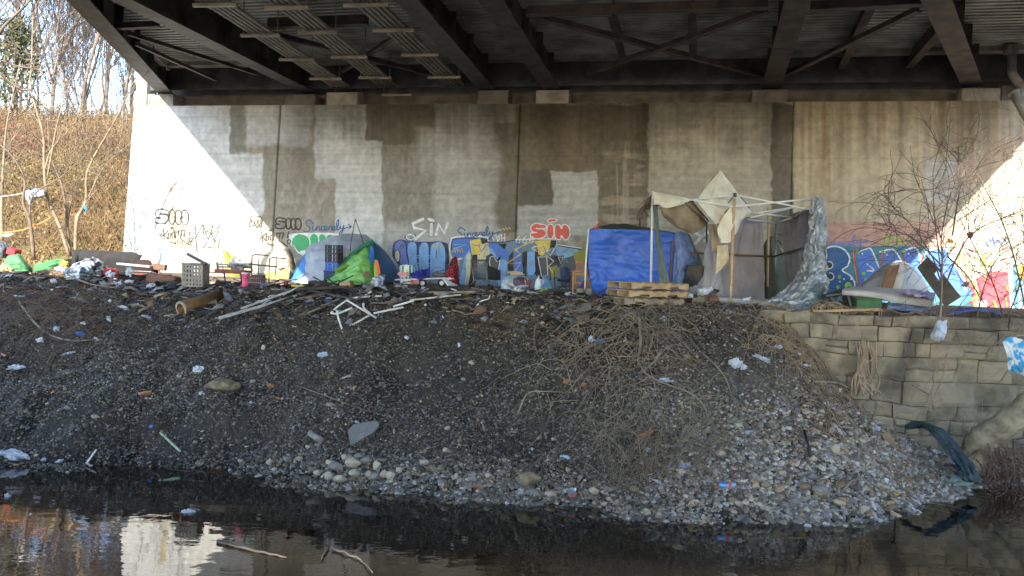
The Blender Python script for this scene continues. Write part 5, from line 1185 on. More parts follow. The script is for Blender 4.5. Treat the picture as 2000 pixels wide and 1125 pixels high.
cloth('green_tarp', [[(8, 512, .5), (20, 498, .4), (36, 497, .4), (48, 510, .4), (58, 520, .3)], [(4, 522), (18, 508, -.2), (36, 506, -.3), (50, 516, -.2), (62, 526)], [(4, 536), (20, 530, -.3), (38, 530, -.3), (54, 530, -.2), (64, 536)]], 21.2, M('green_tarp', (.10, .28, .10), (.06, .19, .08), rough=.6, scale=3), None, 'rounded green tarp hump at far left', 'tarp', amp=.04, seed=4)
cloth('green_tarp', [[(70, 517, .2), (90, 512, .2), (110, 506, .2), (121, 508, .1)], [(66, 523), (90, 518, -.15), (108, 514, -.15), (122, 515)], [(68, 530), (92, 526, -.2), (108, 522, -.1), (118, 522)]], 21.0, M('green_tarp2', (.075, .26, .08), (.05, .17, .06), rough=.6, scale=3), None, 'narrow green tarp roll right of the rounded green hump', 'tarp', amp=.03, seed=5)
mb = MB(); mb.box(P(27, 492, 21.6), (.24, .3, .17), Matrix.Rotation(.25, 3, 'Y'), 0, .015); mb.box(P(27, 486, 21.6), (.2, .28, .02), Matrix.Rotation(.25, 3, 'Y'), 0, .008); mb.build('red_box', M('red_plastic', (.45, .03, .04)), None, 'small red box behind the green tarp hump', 'box')
cloth('dark_sack', [[(-12, 474, .3), (4, 473, .3), (18, 478, .2)], [(-14, 488, -.1), (4, 486, -.2), (17, 490)], [(-14, 502, -.1), (2, 504, -.2), (14, 502)]], 21.8, M('dark_sack', (.10, .11, .13), (.05, .055, .06)), None, 'dark grey sack at the left edge of the camp', 'sack', amp=.05, seed=6)
crumple(15, 462, 18, 10, M_bag, 'white paper scrap on the slope above the dark sack', 'litter', 'white_scrap', Y=23)
crumple(10, 528, 28, 16, M('tan_cloth', (.5, .33, .17), (.6, .48, .25)), 'tan bundle of cloth in front of the green tarp hump', 'bundle', 'cloth_bundle', Y=20.8)
crumple(125, 519, 20, 12, M('yellow_bag', (.66, .52, .08)), 'small yellow bag right of the green tarps', 'bag', 'yellow_bag', Y=20.9)
crumple(117, 528, 24, 12, M_bag, 'white crumpled bag below the yellow one', Y=20.7)
# overturned couch
so_t = thing('sofa', 'dark grey sofa seen from behind at the left end of the wall', 'sofa', P(215, 530, 21.6)); M_sofa = M('sofa_cloth', (.016, .0155, .016), (.028, .026, .026), rough=.95, scale=5, bump=.3); 
mb = MB(); mb.sheet(pl([[(144, 490), (152, 487), (185, 489), (230, 491), (262, 493), (272, 497)], [(142, 508, -.05), (160, 507, -.08), (190, 508, -.08), (232, 510, -.08), (262, 511, -.06), (274, 511)], [(146, 534), (160, 534), (190, 535), (230, 536), (262, 536), (274, 536)]], 21.6), 30, 16, .01, 4, 1, .22); mb.build('backrest', M_sofa, so_t)
mb = MB(); mb.sheet(pl([[(264, 508), (276, 507), (292, 508), (297, 513)], [(264, 520), (278, 519, -.06), (292, 520, -.05), (297, 523)], [(264, 536), (278, 536), (292, 536), (297, 536)]], 21.5), 14, 10, .01, 4, 2, .5); mb.build('armrest', M('sofa_brown', (.035, .018, .015), (.025, .015, .013), rough=.95), so_t)
mb = MB(); mb.box(P(205, 528, 22.2), (1.6, .8, .3), None, 0, .08); mb.build('seat', M_sofa, so_t)
mb = MB(); mb.sheet(pl([[(141, 496), (146, 494), (151, 497)], [(140, 512), (146, 512, -.08), (152, 512)], [(141, 536), (146, 536), (152, 536)]], 21.5), 10, 12, .01, 4, 3, .6); mb.build('armrest', M_sofa, so_t)
cloth('foil_tarp', [[(135, 525, .3), (160, 512, .3), (176, 506, .3), (190, 508, .3), (205, 520, .2)], [(128, 535, 0), (155, 522, -.2), (176, 516, -.3), (192, 518, -.2), (207, 532)], [(130, 546, 0), (160, 545, -.3), (180, 548, -.35), (196, 547, -.3), (206, 546)]], 20.0, M('foil', (.62, .62, .66), (.05, .05, .055), rough=.3, metal=.5, scale=4, mixlo=.45, mixhi=.55), None, 'crumpled silver and black foil tarp in front of the sofa', 'tarp', amp=.10, freq=7, seed=7, nu=40, nv=34)
crumple(217, 540, 30, 26, M('red_cloth', (.42, .055, .04), (.28, .05, .04)), 'red cloth heap beside the crumpled foil', 'cloth', 'red_cloth', Y=19.9)
for i, (a, b_, w, h) in enumerate(((215, 539, 18, 14), (233, 562, 22, 14), (236, 575, 24, 10), (252, 535, 16, 18), (253, 553, 18, 10), (294, 560, 18, 10))):
    crumple(a, b_, w, h, M_bag, ('white bag lying on the red cloth', 'white rag below the red cloth', 'white paper torn flat below the white rag', 'grey white sack left of the broken bench', 'pale blue paper under the grey white sack', 'pale bag at the foot of the broken bench')[i], Y=19.4 - .2 * (i % 3), seed=i)
be_t = thing('broken_bench', 'broken bench of pale and red boards right of the sofa', 'bench', P(285, 545, 20.3))
for nm, a, b_, w, h, m in (('board', (233, 515), (297, 521), .25, .05, M('pale_board', (.42, .42, .42), (.3, .29, .28))), ('board', (258, 529), (298, 531), .12, .03, M_greym), ('board', (268, 535), (330, 538), .25, .05, M('red_board', (.3, .075, .06), (.2, .06, .05))), ('rail', (298, 520), (324, 523), .1, .16, M_rust), ('leg', (311, 522), (311, 537), .05, .05, M_rust), ('leg', (256, 520), (257, 540), .05, .05, M_blackm)):
    mb = MB(); mb.bar(P(*a, 20.3), P(*b_, 20.2), w, h, bev=.008); mb.build(nm, m, be_t)
mb = MB(); mb.bar(P(292, 542, 20), P(348, 549, 19.8), .3, .22, bev=.05); mb.build('timber', M('brown_timber', (.22, .10, .06), (.14, .075, .05), scale=5, bump=.3), None, 'reddish brown timber lying on the ground below the broken bench', 'timber')
# grey slotted bin
cr_t = thing('slotted_bin', 'grey slotted plastic bin standing left of the tan tents', 'bin', P(382, 558, 19.3)); M_bin = M('bin_plastic', (.24, .22, .19), (.18, .165, .145), rough=.6, scale=6)
def slotted(t, c, w, d, h, m, rows=3, cols=5, wall=.02, frac=.5, name='side', rot=None):
    rot = rot or Matrix.Identity(3); c = Vector(c)
    for nm, o, ww, ax in (('front', -d / 2, w, 0), ('back', d / 2, w, 0), ('side', -w / 2, d, 1), ('side', w / 2, d, 1)):
        mb = MB(); off = (lambda a, z: Vector((a, o, z))) if ax == 0 else (lambda a, z: Vector((o, a, z)))
        sz = (lambda a, z: (a, wall, z)) if ax == 0 else (lambda a, z: (wall, a, z))
        if ax == 1: ww = d - wall * 2.1
        bh = h * .09
        for k in range(rows + 1):
            z = h * k / rows; zc = min(max(z, bh / 2), h - bh / 2); mb.box(c + rot @ off(0, zc), sz(ww, bh), rot)
        for k in range(cols + 1):
            a = -ww / 2 + ww * k / cols; ac = min(max(a, -ww / 2 + ww * .03), ww / 2 - ww * .03); f = 1.1
            mb.box(c + rot @ (off(ac, h / 2) + (Vector((0, .002, 0)) if ax == 0 else Vector((.002, 0, 0)))), sz(ww / cols * frac, h * .995), rot)
        mb.build(nm, m, t)
    mb = MB(); mb.box(c + Vector((0, 0, wall / 2)), (w - wall * 2.2, d - wall * 2.2, wall), rot); mb.build('bottom', m, t)
c0 = P(382, 560, 19.3); slotted(cr_t, c0, .50, .4, .57, M_bin, 5, 6, .03, .62)
mb = MB(); mb.tube([c0 + Vector((-.27, -.2, .57)), c0 + Vector((.27, -.2, .57))], .025, 8); mb.tube([c0 + Vector((-.27, .2, .57)), c0 + Vector((.27, .2, .57))], .025, 8); mb.build('rim', M_bin, cr_t)
mb = MB(); mb.bar(P(366, 496, 19.4), P(403, 516, 19.1), .07, .06, bev=.006); mb.build('dark_plank', M_blackm, None, 'short black plank leaning on the grey slotted bin', 'plank')
# tan and lime tents in the sun
def dome(name, label, rows, Y, m, cat='tent', extra=(), amp=.03, seed=0, back=1.4, freq=5):
    c = rows[-1]; t = thing(name, label, cat, P(c[len(c) // 2][0], c[len(c) // 2][1], Y))
    mb = MB(); mb.sheet(pl(rows, Y), 34, 24, amp, freq, seed, .012); mb.build('canopy', m, t)
    bk = [[(a, b_, back * .35 + (c_[0] if c_ else 0) * .3) for a, b_, *c_ in rows[0]], [(a, b_, back) for a, b_, *c_ in rows[len(rows) // 2]], [(a, b_, back * 1.15) for a, b_, *c_ in rows[-1]]]
    mb = MB(); mb.sheet(pl(bk, Y), 24, 14, amp, freq, seed + 4, .012); mb.build('back_wall', m, t)
    for nm, rr, m2 in extra:
        mb = MB(); mb.sheet(pl(rr, Y - .06), 18, 18, amp, freq, seed + 7, .012); mb.build(nm, m2, t)
    return t
M_tan = M('tan_tent', (.52, .44, .32), (.42, .35, .25), rough=.75, scale=2.5); M_lime = M('lime_tent', (.44, .48, .10), (.30, .36, .07), rough=.6, scale=3)
dome('lime_tent', 'pale cream tent with lime green door right of the grey bin', [[(380, 516, .6), (400, 500, .4), (418, 490, .4), (436, 486, .5), (455, 497, .6), (468, 508, .8)], [(376, 530, .3), (396, 516, 0), (418, 508, -.2), (438, 506, -.1), (458, 512, .2), (476, 525, .5)], [(372, 546, .2), (396, 546, -.2), (418, 546, -.4), (440, 546, -.3), (462, 546, 0), (482, 546, .4)]], 22.8, M('cream_tent', (.58, .52, .40), (.5, .44, .33)),
     extra=[('door_flap', [[(434, 488, .2), (440, 490, .2), (452, 500, .2)], [(438, 504, -.1), (448, 506, 0), (462, 512, .2)], [(444, 546, -.3), (462, 546, -.1), (484, 546, .3)]], M_lime), ('window', [[(402, 512, .0), (416, 508, -.2), (430, 508, -.2)], [(398, 522, -.05), (414, 520, -.25), (434, 520, -.25)], [(398, 532, -.1), (414, 532, -.35), (436, 532, -.3)]], M('mesh', (.25, .22, .19), (.2, .18, .16)))], seed=11)
dome('tan_tent', 'tan tent with lime green skirt and sagging door by the rail', [[(506, 520, .8), (520, 496, .5), (540, 490, .3), (560, 486, .3), (568, 490, .4), (577, 520, .7)], [(504, 530, .4), (520, 516, 0), (542, 510, -.2), (560, 506, -.2), (572, 512, .1), (578, 532, .5)], [(500, 545, .2), (520, 545, -.2), (542, 545, -.4), (560, 545, -.4), (574, 545, -.1), (584, 545, .3)]], 22.4, M_tan,
     extra=[('skirt', [[(518, 534, -.1), (536, 530, -.25), (552, 534, -.25)], [(514, 546, -.2), (536, 546, -.45), (556, 546, -.4)]], M_lime), ('door_flap', [[(542, 508, -.2), (556, 522, -.35)], [(540, 524, -.3), (545, 526, -.4)]], M('flap_grey', (.22, .20, .17))), ('door_flap', [[(548, 530, -.3), (566, 522, -.35)], [(546, 545, -.45), (564, 544, -.45)]], M_lime)], seed=12)
# cart with a grey bag, pink bucket, wire basket and tube rails
ct = thing('metal_cart', 'low red and black metal trolley carrying a grey bag', 'cart', P(462, 545, 19.6))
for b_ in (516, 521): mb = MB(); mb.bar(P(424, b_, 19.7), P(490, b_ + 2, 19.6), .05, .04); mb.build('side_rail', M_blackm, ct)
mb = MB(); mb.bar(P(426, 529, 19.6), P(486, 532, 19.6), .5, .09, bev=.02); mb.build('tray', M('red_tray', (.33, .085, .06), (.2, .06, .05)), ct)
for a in (424, 490): mb = MB(); mb.bar(P(a, 513, 19.7), P(a + 2, 530, 19.6), .04, .04); mb.build('post', M_blackm, ct)
for a in (438, 470): mb = MB(); mb.tube([P(a, 534, 19.5), P(a + 2, 552, 19.4)], .02, 6); mb.build('leg', M_blackm, ct)
crumple(462, 523, 42, 26, M('grey_bag', (.22, .23, .26), (.14, .145, .16), rough=.5), 'lumpy grey bag heaped on the red and black trolley', 'bag', 'grey_bag', Y=19.5)
bk = thing('pink_bucket', 'bright pink bucket with a white lid beside the wire basket', 'bucket', P(480, 561, 19)); c = P(480, 561, 19); M_pink = M('pink_plastic', (.72, .10, .24), rough=.4)
mb = MB(); mb.lathe(c, [(.0, 0), (.085, 0), (.09, .05), (.105, .32), (.112, .33), (.1, .335)], 18); mb.build('body', M_pink, bk); mb = MB(); mb.lathe(c, [(.115, .335), (.115, .36), (.0, .372)], 18); mb.build('lid', M_plasw, bk)
mb = MB(); mb.tube(smooth_line([c + Vector((-.11, -.05, .28)), c + Vector((0, -.16, .2)), c + Vector((.11, -.05, .28))], 12), .006, 5); mb.build('handle', M_greym, bk)
wb = thing('wire_basket', 'wire basket on the ground right of the pink bucket', 'basket', P(502, 560, 19)); c = P(502, 560, 19); mb = MB()
for k in range(8):
    a = -.18 + .36 * k / 7
    for yy in (-.15, .15): mb.tube([c + Vector((a, yy, 0)), c + Vector((a, yy, .32))], .006, 4)
for k in range(5):
    a = -.15 + .3 * k / 4
    for xx in (-.18, .18): mb.tube([c + Vector((xx, a, 0)), c + Vector((xx, a, .32))], .006, 4)
for z in (0, .1, .21, .32):
    q = [c + Vector((x, y, z)) for x, y in ((-.18, -.15), (.18, -.15), (.18, .15), (-.18, .15), (-.18, -.15))]; mb.tube(q, .009, 5)
mb.build('wires', M('rust_wire', (.22, .16, .14), (.3, .26, .24)), wb)
mb = MB(); mb.box(c + Vector((.02, .02, .16)), (.30, .25, .27), None, 0, .03); mb.build('liner', M('maroon_cloth', (.10, .045, .05)), wb)
wr = thing('walker_frame', 'bent tube walking frame with two black loops in front of the tan tent', 'walking frame', P(520, 562, 19))
for (a, b_, x0) in ((491, 497, 0), (525, 503, 0)):
    Y = 19.2; q = smooth_line([P(a, 562, Y), P(a + 1, b_ + 8, Y), P(a + 3, b_ + 2, Y), P(a + 9, b_, Y), P(a + 20, b_ + 1, Y - .15), P(a + 33, b_ + 2, Y - .3)], 24)
    mb = MB(); mb.tube(q, .017, 8); mb.build('loop', M_blackm, wr); mb = MB(); mb.tube([P(a + 15, b_ + 1, Y - .1), P(a + 13, b_ + 30, Y - .1)], .014, 6); mb.tube([P(a + 13, b_ + 30, Y - .1), P(a + 11, 565, Y - .1)], .012, 6); mb.build('leg', M_greym, wr)
mb = MB(); mb.bar(P(487, 516, 19.1), P(540, 521, 18.95), .05, .04); mb.build('crossbar', M_blackm, wr)

# ---------------------------------------------------------------- blue tent with grey tarp, crates and green flap
bt = thing('blue_tent', 'large blue dome tent covered by a grey tarp in front of the green bubbles', 'tent', P(675, 552, 21.8)); Y = 21.8
M_btent = M('tent_blue', (.045, .14, .30), (.03, .10, .23), rough=.55, scale=2.5, bump=.1); M_btent2 = M('tent_bright_blue', (.05, .22, .62), (.04, .16, .48), rough=.5, scale=3)
mb = MB(); mb.sheet(pl([[(567, 545, .5), (596, 496, .5), (640, 467, .5), (690, 460, .5), (722, 466, .4), (750, 490, .5), (778, 525, .8), (782, 548, 1.0)], [(566, 549, .2), (600, 520, 0), (642, 500, -.3), (690, 492, -.4), (726, 496, -.3), (752, 510, -.1), (776, 532, .4), (783, 550, .7)], [(566, 553, .1), (604, 553, -.4), (642, 553, -.8), (690, 553, -.9), (724, 553, -.8), (752, 552, -.4), (772, 551, .1), (783, 552, .5)]], Y), 46, 28, .02, 5, 21, .012); mb.build('canopy', M_btent, bt)
mb = MB(); mb.sheet(pl([[(567, 545, .6), (640, 467, .9), (722, 466, .9), (782, 548, 1.1)], [(570, 549, 1.2), (640, 500, 1.8), (722, 500, 1.8), (782, 549, 1.4)], [(572, 553, 1.6), (640, 553, 2.4), (722, 553, 2.4), (782, 552, 1.8)]], Y), 24, 14, .02, 5, 22, .012); mb.build('back_wall', M_btent, bt)
mb = MB(); mb.sheet(pl([[(568, 550, .05), (584, 520, .0), (598, 494, .15)], [(572, 552, -.05), (590, 533, -.2), (604, 512, -.2)], [(574, 553, -.1), (592, 546, -.3), (605, 530, -.35)]], Y - .1), 14, 14, .015, 5, 23, .012); mb.build('door_panel', M_btent2, bt)
mb = MB(); mb.sheet(pl([[(572, 553, -.1), (592, 541, -.25), (606, 530, -.35)], [(580, 554, -.2), (594, 554, -.4), (608, 554, -.5)]], Y - .16), 12, 8, .015, 5, 24, .012); mb.build('door_flap', M_greyf, bt)
mb = MB(); mb.tube(smooth_line([P(567, 553, Y - .25), P(598, 532, Y - .55)], 4), .02, 5); mb.tube(smooth_line([P(722, 466, Y + .3), P(748, 486, Y + .3), P(774, 520, Y + .5), P(783, 550, Y + .7)], 14), .016, 5); mb.build('pole', M_greyf, bt)
mb = MB(); mb.sheet(pl([[(598, 484, .3), (612, 476, .3), (640, 466, .35), (664, 459, .3), (690, 456, .35), (712, 459, .3), (728, 470, .2)], [(597, 505, -.2), (614, 500, -.35), (642, 492, -.6), (664, 480, -.75), (690, 480, -.7), (710, 478, -.5), (726, 478, -.2)], [(597, 530, -.4), (615, 530, -.65), (640, 528, -.9), (660, 524, -1.0), (682, 506, -.95), (702, 492, -.7), (722, 482, -.3)], [(600, 551, -.5), (616, 553, -.8), (640, 553, -1.05), (655, 552, -1.1), (672, 524, -1.05), (694, 500, -.8), (718, 484, -.4)]], Y), 44, 36, .045, 4, 25, .014); mb.build('rain_fly', M('grey_fly', (.40, .42, .47), (.30, .32, .37), rough=.5, scale=3, bump=.12), bt)
for st in ([(694, 428), (686, 470), (684, 490)], [(694, 428), (706, 462), (712, 482)]): mb = MB(); mb.tube([P(a, b_, 20.6) for a, b_ in st], .011, 5); mb.build('guy_pole', M_blackm, bt)
gt = thing('green_tent', 'collapsed green and lime tent slumped against the blue tent', 'tent', P(690, 555, 20.6)); Y = 20.6
mb = MB(); mb.sheet(pl([[(640, 548, .2), (668, 512, .3), (694, 488, .3), (716, 476, .2), (726, 474, .25)], [(638, 551, 0), (664, 528, -.2), (694, 505, -.3), (714, 496, -.3), (728, 500, -.05)], [(640, 553, -.1), (664, 545, -.4), (690, 530, -.55), (712, 522, -.5), (730, 530, -.2)], [(644, 554, -.2), (666, 555, -.5), (690, 556, -.7), (712, 555, -.65), (736, 553, -.3)]], Y), 44, 40, .075, 5, 31, .012); mb.build('fly', M('green_fly', (.13, .38, .10), (.20, .46, .12), rough=.42, scale=4), gt)
mb = MB(); mb.sheet(pl([[(664, 514, .2), (694, 487, .2), (720, 471, .1), (729, 470, .1)], [(670, 513, 0), (696, 492, .0), (718, 479, -.05), (729, 478, 0)]], Y - .12), 20, 6, .01, 4, 32, .012); mb.build('ridge_seam', M('dark_green_fly', (.02, .17, .10)), gt)
mb = MB(); mb.sheet(pl([[(652, 528, -.2), (676, 512, -.1), (684, 508, -.1)], [(656, 532, -.35), (676, 522, -.35), (682, 516, -.3)]], Y - .1), 12, 6, .02, 4, 33, .012); mb.build('side_panel', M('olive_fly', (.18, .27, .03)), gt)
mb = MB(); mb.sheet(pl([[(722, 482, 0), (729, 484, 0)], [(720, 500, -.2), (730, 502, -.1)], [(724, 514, -.25), (731, 514, -.2)]], Y - .2), 8, 12, .02, 4, 34, .012); mb.build('blue_strap', M_btent2, gt)
mb = MB(); mb.sheet(pl([[(730, 508, -.2), (736, 507, -.2)], [(731, 546, -.35), (741, 546, -.35)]], Y - .1), 6, 10, .01, 4, 35, .012); mb.build('hanging_strip', M('lime_strip', (.30, .50, .08)), gt)
mb = MB(); mb.tube(smooth_line([P(727, 468, Y), P(729, 500, Y - .2), P(731, 550, Y - .4)], 10), .016, 6); mb.tube(smooth_line([P(636, 552, Y - .3), P(690, 496, Y - .2), P(727, 469, Y)], 12), .014, 6); mb.build('pole', M('green_pole', (.03, .16, .1)), gt)
slab_px('orange_paddle', [(733, 509), (737, 507), (741, 520), (743, 535), (737, 537)], 20.1, .03, M('orange_plastic', (.80, .12, .05)), 'narrow orange red paddle standing at the green tent door', 'paddle', tilt=.1)
M_crb = M('black_plastic', (.022, .022, .025), rough=.5)
for k, (y, lab) in enumerate(((495, 'black milk crate stacked in the middle above the blue crate'), (512, 'topmost black milk crate leaning on the grey tarp'))):
    pass
for nm, yb, m, lab in (('milk_crate', 530, M('blue_plastic', (.03, .14, .55), rough=.45), 'blue milk crate at the bottom of the crate stack'), ('milk_crate', 513, M_crb, 'black milk crate in the middle of the crate stack'), ('milk_crate', 496, M_crb, 'black milk crate topmost on the crate stack')):
    c = P(652, yb, 20.6); c.z += .004; t = thing(nm, lab, 'crate', c, 'milk crates stacked against the grey tarp'); slotted(t, c, .36, .3, .236, m, 2, 4, .016, .34, rot=Matrix.Rotation(-.25, 3, 'Z'))
mb = MB(); mb.box(P(651, 543, 20.7), (.4, .34, .36), Matrix.Rotation(-.25, 3, 'Z'), 0, .02); mb.box(P(651, 537, 20.7) + Vector((0, 0, .1)), (.42, .36, .04), Matrix.Rotation(-.25, 3, 'Z'), 0, .01); mb.build('box', M('dim_blue', (.03, .05, .12)), None, 'dark blue box holding up the milk crates', 'box')
# burnt heap, block, steel drums
rgk = random.Random(8)
for i in range(9):
    a, b_ = rgk.uniform(600, 668), rgk.uniform(553, 572); L = rgk.uniform(18, 40); an = rgk.uniform(-.5, .5); mb = MB(); Yc = rgk.uniform(18.6, 19.2)
    mb.tube([P(a - L / 2, b_ + an * L / 2, Yc), P(a, b_ - 2, Yc - .1), P(a + L / 2, b_ - an * L / 2, Yc)], [.05, .06, .04], 7); mb.build('charred_log', M_char, None, 'short charred log in the burnt heap before the grey tarp', 'log', 'charred logs in the burnt heap')
mb = MB(); mb.rock(P(636, 570, 18.9), (1.1, .7, .5), 5, None, .8, True, 0, 3); mb.build('ash_heap', M_char, None, 'black heap of ash and burnt scraps before the grey tarp', 'ash heap')
for (p, q) in (((612, 541), (640, 556)), ((636, 540), (668, 566)), ((660, 553), (690, 538)), ((618, 562), (664, 548))):
    mb = MB(); mb.tube([P(*p, 19.2), P(*q, 18.8)], .018, 6); mb.build('charred_stick', M_char, None, 'thin charred stick poking from the burnt heap', 'stick', 'charred sticks in the burnt heap')
mb = MB(); mb.bar(P(667, 558, 18.8), P(688, 557, 18.7), .18, .14, bev=.01); mb.bar(P(669, 552, 18.8), P(686, 551, 18.7), .16, .03); mb.build('wood_block', M_wood, None, 'pale wooden block right of the burnt heap', 'block')
mb = MB(); mb.rock(P(582, 558, 18.9), (.36, .12, .10), 5, None, .8, False, 0, 3); mb.bar(P(570, 558, 18.85), P(596, 559, 18.8), .1, .05, bev=.02); mb.build('yellow_tub', M('yellow_plastic', (.62, .42, .03)), None, 'flat yellow plastic piece left of the burnt heap', 'plastic piece')
crumple(558, 555, 12, 10, M('red_cloth', (0, 0, 0)), 'small red rag left of the yellow plastic piece', 'rag', 'red_rag', Y=19)
dr = thing('steel_drum', 'crushed shiny steel drum lying before the green tent', 'drum', P(740, 572, 18.6)); mb = MB(); c0, c1 = P(728, 558, 18.6), P(752, 556, 18.4)
rgd = np.random.default_rng(5); rings = 5; n = 22; vs = []
for k in range(rings):
    cc = c0.lerp(c1, k / (rings - 1))
    for j in range(n): a = 2 * math.pi * j / n; r = .21 * (1 + .22 * math.sin(3 * a + k) + rgd.uniform(-.05, .05)); vs.append(cc + Vector((0, math.cos(a) * r, math.sin(a) * r)) + Vector((rgd.uniform(-.02, .02), 0, 0)))
mb.add(vs, [(k * n + j, k * n + (j + 1) % n, (k + 1) * n + (j + 1) % n, (k + 1) * n + j) for k in range(rings - 1) for j in range(n)], 0, False); mb.build('shell', M('steel_sheet', (.40, .41, .42), (.16, .16, .165), rough=.35, metal=.7, scale=3), dr)
mb = MB(); mb.lathe(c0 + Vector((.03, 0, 0)), [(0, 0), (.17, 0), (.2, .02)], 20, (-1, 0, .1)); mb.build('end_cap', M_char, dr)
for i, (a, b_, w, h) in enumerate(((722, 566, 24, 16), (716, 540, 16, 14), (773, 562, 16, 10), (790, 562, 14, 8), (770, 572, 18, 10), (744, 576, 14, 8), (830, 566, 16, 8), (898, 575, 14, 7))):
    crumple(a, b_, w, h, (M('grey_rag', (.2, .2, .21), (.12, .12, .13)), M('brown_rag', (.2, .13, .09)), M_bag, M_bag, M('grey_rag', (0, 0, 0)), M_bag, M_bag, M_bag)[i], ('grey rags piled left of the steel drum', 'brown bundle in the green tent door', 'white scrap right of the steel drum', 'smaller white scrap near the blue tent corner', 'grey rag below the white scrap', 'pale scrap under the steel drum', 'pale scrap before the wagon', 'pale scrap left of the black trestle')[i], ('rags', 'bundle', 'litter', 'litter', 'rag', 'litter', 'litter', 'litter')[i], ('rag_pile', 'bundle', 'white_scrap', 'white_scrap', 'grey_rag', 'white_scrap', 'white_scrap', 'white_scrap')[i], Y=18.6, seed=i)
# striped chair, wagon, box, cloths
ch = thing('striped_chair', 'folding chair with green and white striped back behind the wagon', 'chair', P(793, 552, 20.6)); Y = 20.6
g_ = M('striped_cloth', (.70, .72, .70)); mb = MB(); mb.sheet(pl([[(781, 519), (793, 517), (804, 519)], [(781, 532, -.04), (793, 532, -.06), (805, 532, -.04)], [(782, 546), (793, 546), (805, 546)]], Y), 12, 10, 0, 4, 0, .02); bk_ = mb.build('backrest', g_, ch)
for k in range(3):
    x = 785 + k * 7; mb = MB(); mb.sheet(pl([[(x, 519.5 - k * .4, -.006), (x + 3.6, 519.2, -.01)], [(x, 532, -.058), (x + 3.6, 532, -.06)], [(x, 545, -.012), (x + 3.6, 545, -.012)]], Y), 4, 10, 0, 4, 0, .012); mb.build('stripe', M('stripe_green', (.03, .22, .10)), bk_)
mb = MB(); mb.bar(P(782, 546, Y - .1), P(806, 546, Y - .1), .4, .03); mb.build('seat', g_, ch)
for a in (782, 805): mb = MB(); mb.tube([P(a, 518, Y), P(a, 556, Y - .2)], .013, 6); mb.build('leg', M_plasw, ch)
wg = thing('wagon', 'long low wagon with a white deck edge and dark wheels', 'wagon', P(845, 557, 19.9)); Y = 19.9
mb = MB(); mb.bar(P(776, 546, Y), P(884, 543, Y - .1), .62, .03, bev=.01); mb.build('deck', M_plasw, wg); mb = MB(); mb.bar(P(800, 549, Y), P(878, 547, Y), .5, .06); mb.build('chassis', M_blackm, wg)
for a, b_ in ((825, 553), (863, 553)):
    for dy in (-.26, .26):
        c = P(a, b_, Y + dy); mb = MB(); mb.lathe(c - Vector((0, .03, 0)), [(.03, 0), (.10, 0), (.115, .02), (.115, .05), (.10, .07), (.03, .07)], 18, (0, 1, 0)); w_ = mb.build('wheel', M('rubber', (.02, .02, .02), rough=.8), wg)
        mb = MB(); mb.lathe(c - Vector((0, .045, 0)), [(0, 0), (.05, 0), (.062, .012), (.062, .03)], 14, (0, 1, 0)); mb.build('hub', M_plasw, w_)
mb = MB(); mb.tube([P(884, 544, Y), P(896, 556, Y - .4), P(905, 562, Y - .5)], .012, 5); mb.build('handle', M_blackm, wg)
bx = thing('printed_box', 'white and red printed carton under the left end of the wagon deck', 'box', P(800, 556, 19.5)); c = P(801, 550, 19.5)
mb = MB(); mb.box(c, (.44, .22, .11), None, 0, .006); mb.build('carton', M_plasw, bx); mb = MB(); mb.box(c + Vector((.12, -.012, 0)), (.18, .204, .1), None, 0, .004); mb.build('red_panel', M('carton_red', (.55, .12, .10)), bx)
mb = MB()
for k, st in enumerate(([(0, 1), (.25, 0), (.5, .7), (.75, 0), (1, 1)], [(.2, 0), (.2, 1), (.2, .5), (.8, .5), (.8, 0)], [(0, 1), (1, 1), (.5, 1), (.5, 0)])):
    for i in range(len(st) - 1):
        f = lambda p: c + Vector((-.17 + k * .065 + p[0] * .05, -.115, -.03 + p[1] * .055)); mb.bar(f(st[i]), f(st[i + 1]), .004, .006)
mb.build('printing', M('ink', (.12, .12, .16)), bx)
cloth('blue_cloth', [[(802, 536, .2), (818, 530, .2), (838, 527, .2)], [(804, 542, -.1), (820, 536, -.2), (840, 536, -.1)], [(812, 545, -.2), (822, 547, -.3), (838, 542, -.2)]], 19.8, M('ultramarine_cloth', (.03, .035, .30), (.02, .02, .16)), None, 'ultramarine cloth bunched on the wagon', 'cloth', amp=.07, seed=41)
crumple(788, 540, 26, 14, M('pink_cloth', (.62, .24, .24), (.7, .5, .5)), 'pink and white cloth at the left end of the wagon', 'cloth', 'pink_cloth', Y=19.7)
st_ = thing('camp_stove', 'small black camp stove standing on the right of the wagon', 'stove', P(858, 542, 19.9)); c = P(858, 541, 19.9)
mb = MB(); mb.box(c + Vector((0, 0, .055)), (.34, .28, .11), None, 0, .02); mb.build('body', M_blackm, st_)
for dx in (-.09, .09): mb = MB(); mb.lathe(c + Vector((dx, 0, .111)), [(.03, 0), (.06, .0), (.06, .02), (.03, .02)], 14); mb.build('burner', M_greym, st_)
mb = MB(); mb.bar(c + Vector((-.16, .12, .12)), c + Vector((.16, .14, .19)), .02, .02); mb.build('lid_edge', M_blackm, st_)
mp_ = bpy.data.materials.new('plaid'); mp_.use_nodes = True; nt = mp_.node_tree; tcp = nt.nodes.new('ShaderNodeTexCoord'); ck = nt.nodes.new('ShaderNodeTexChecker'); ck.inputs['Scale'].default_value = 16; ck.inputs['Color1'].default_value = (.30, .02, .025, 1); ck.inputs['Color2'].default_value = (.03, .012, .014, 1)
nt.links.new(tcp.outputs['Object'], ck.inputs['Vector']); nt.links.new(ck.outputs['Color'], nt.nodes['Principled BSDF'].inputs['Base Color']); nt.nodes['Principled BSDF'].inputs['Roughness'].default_value = .95
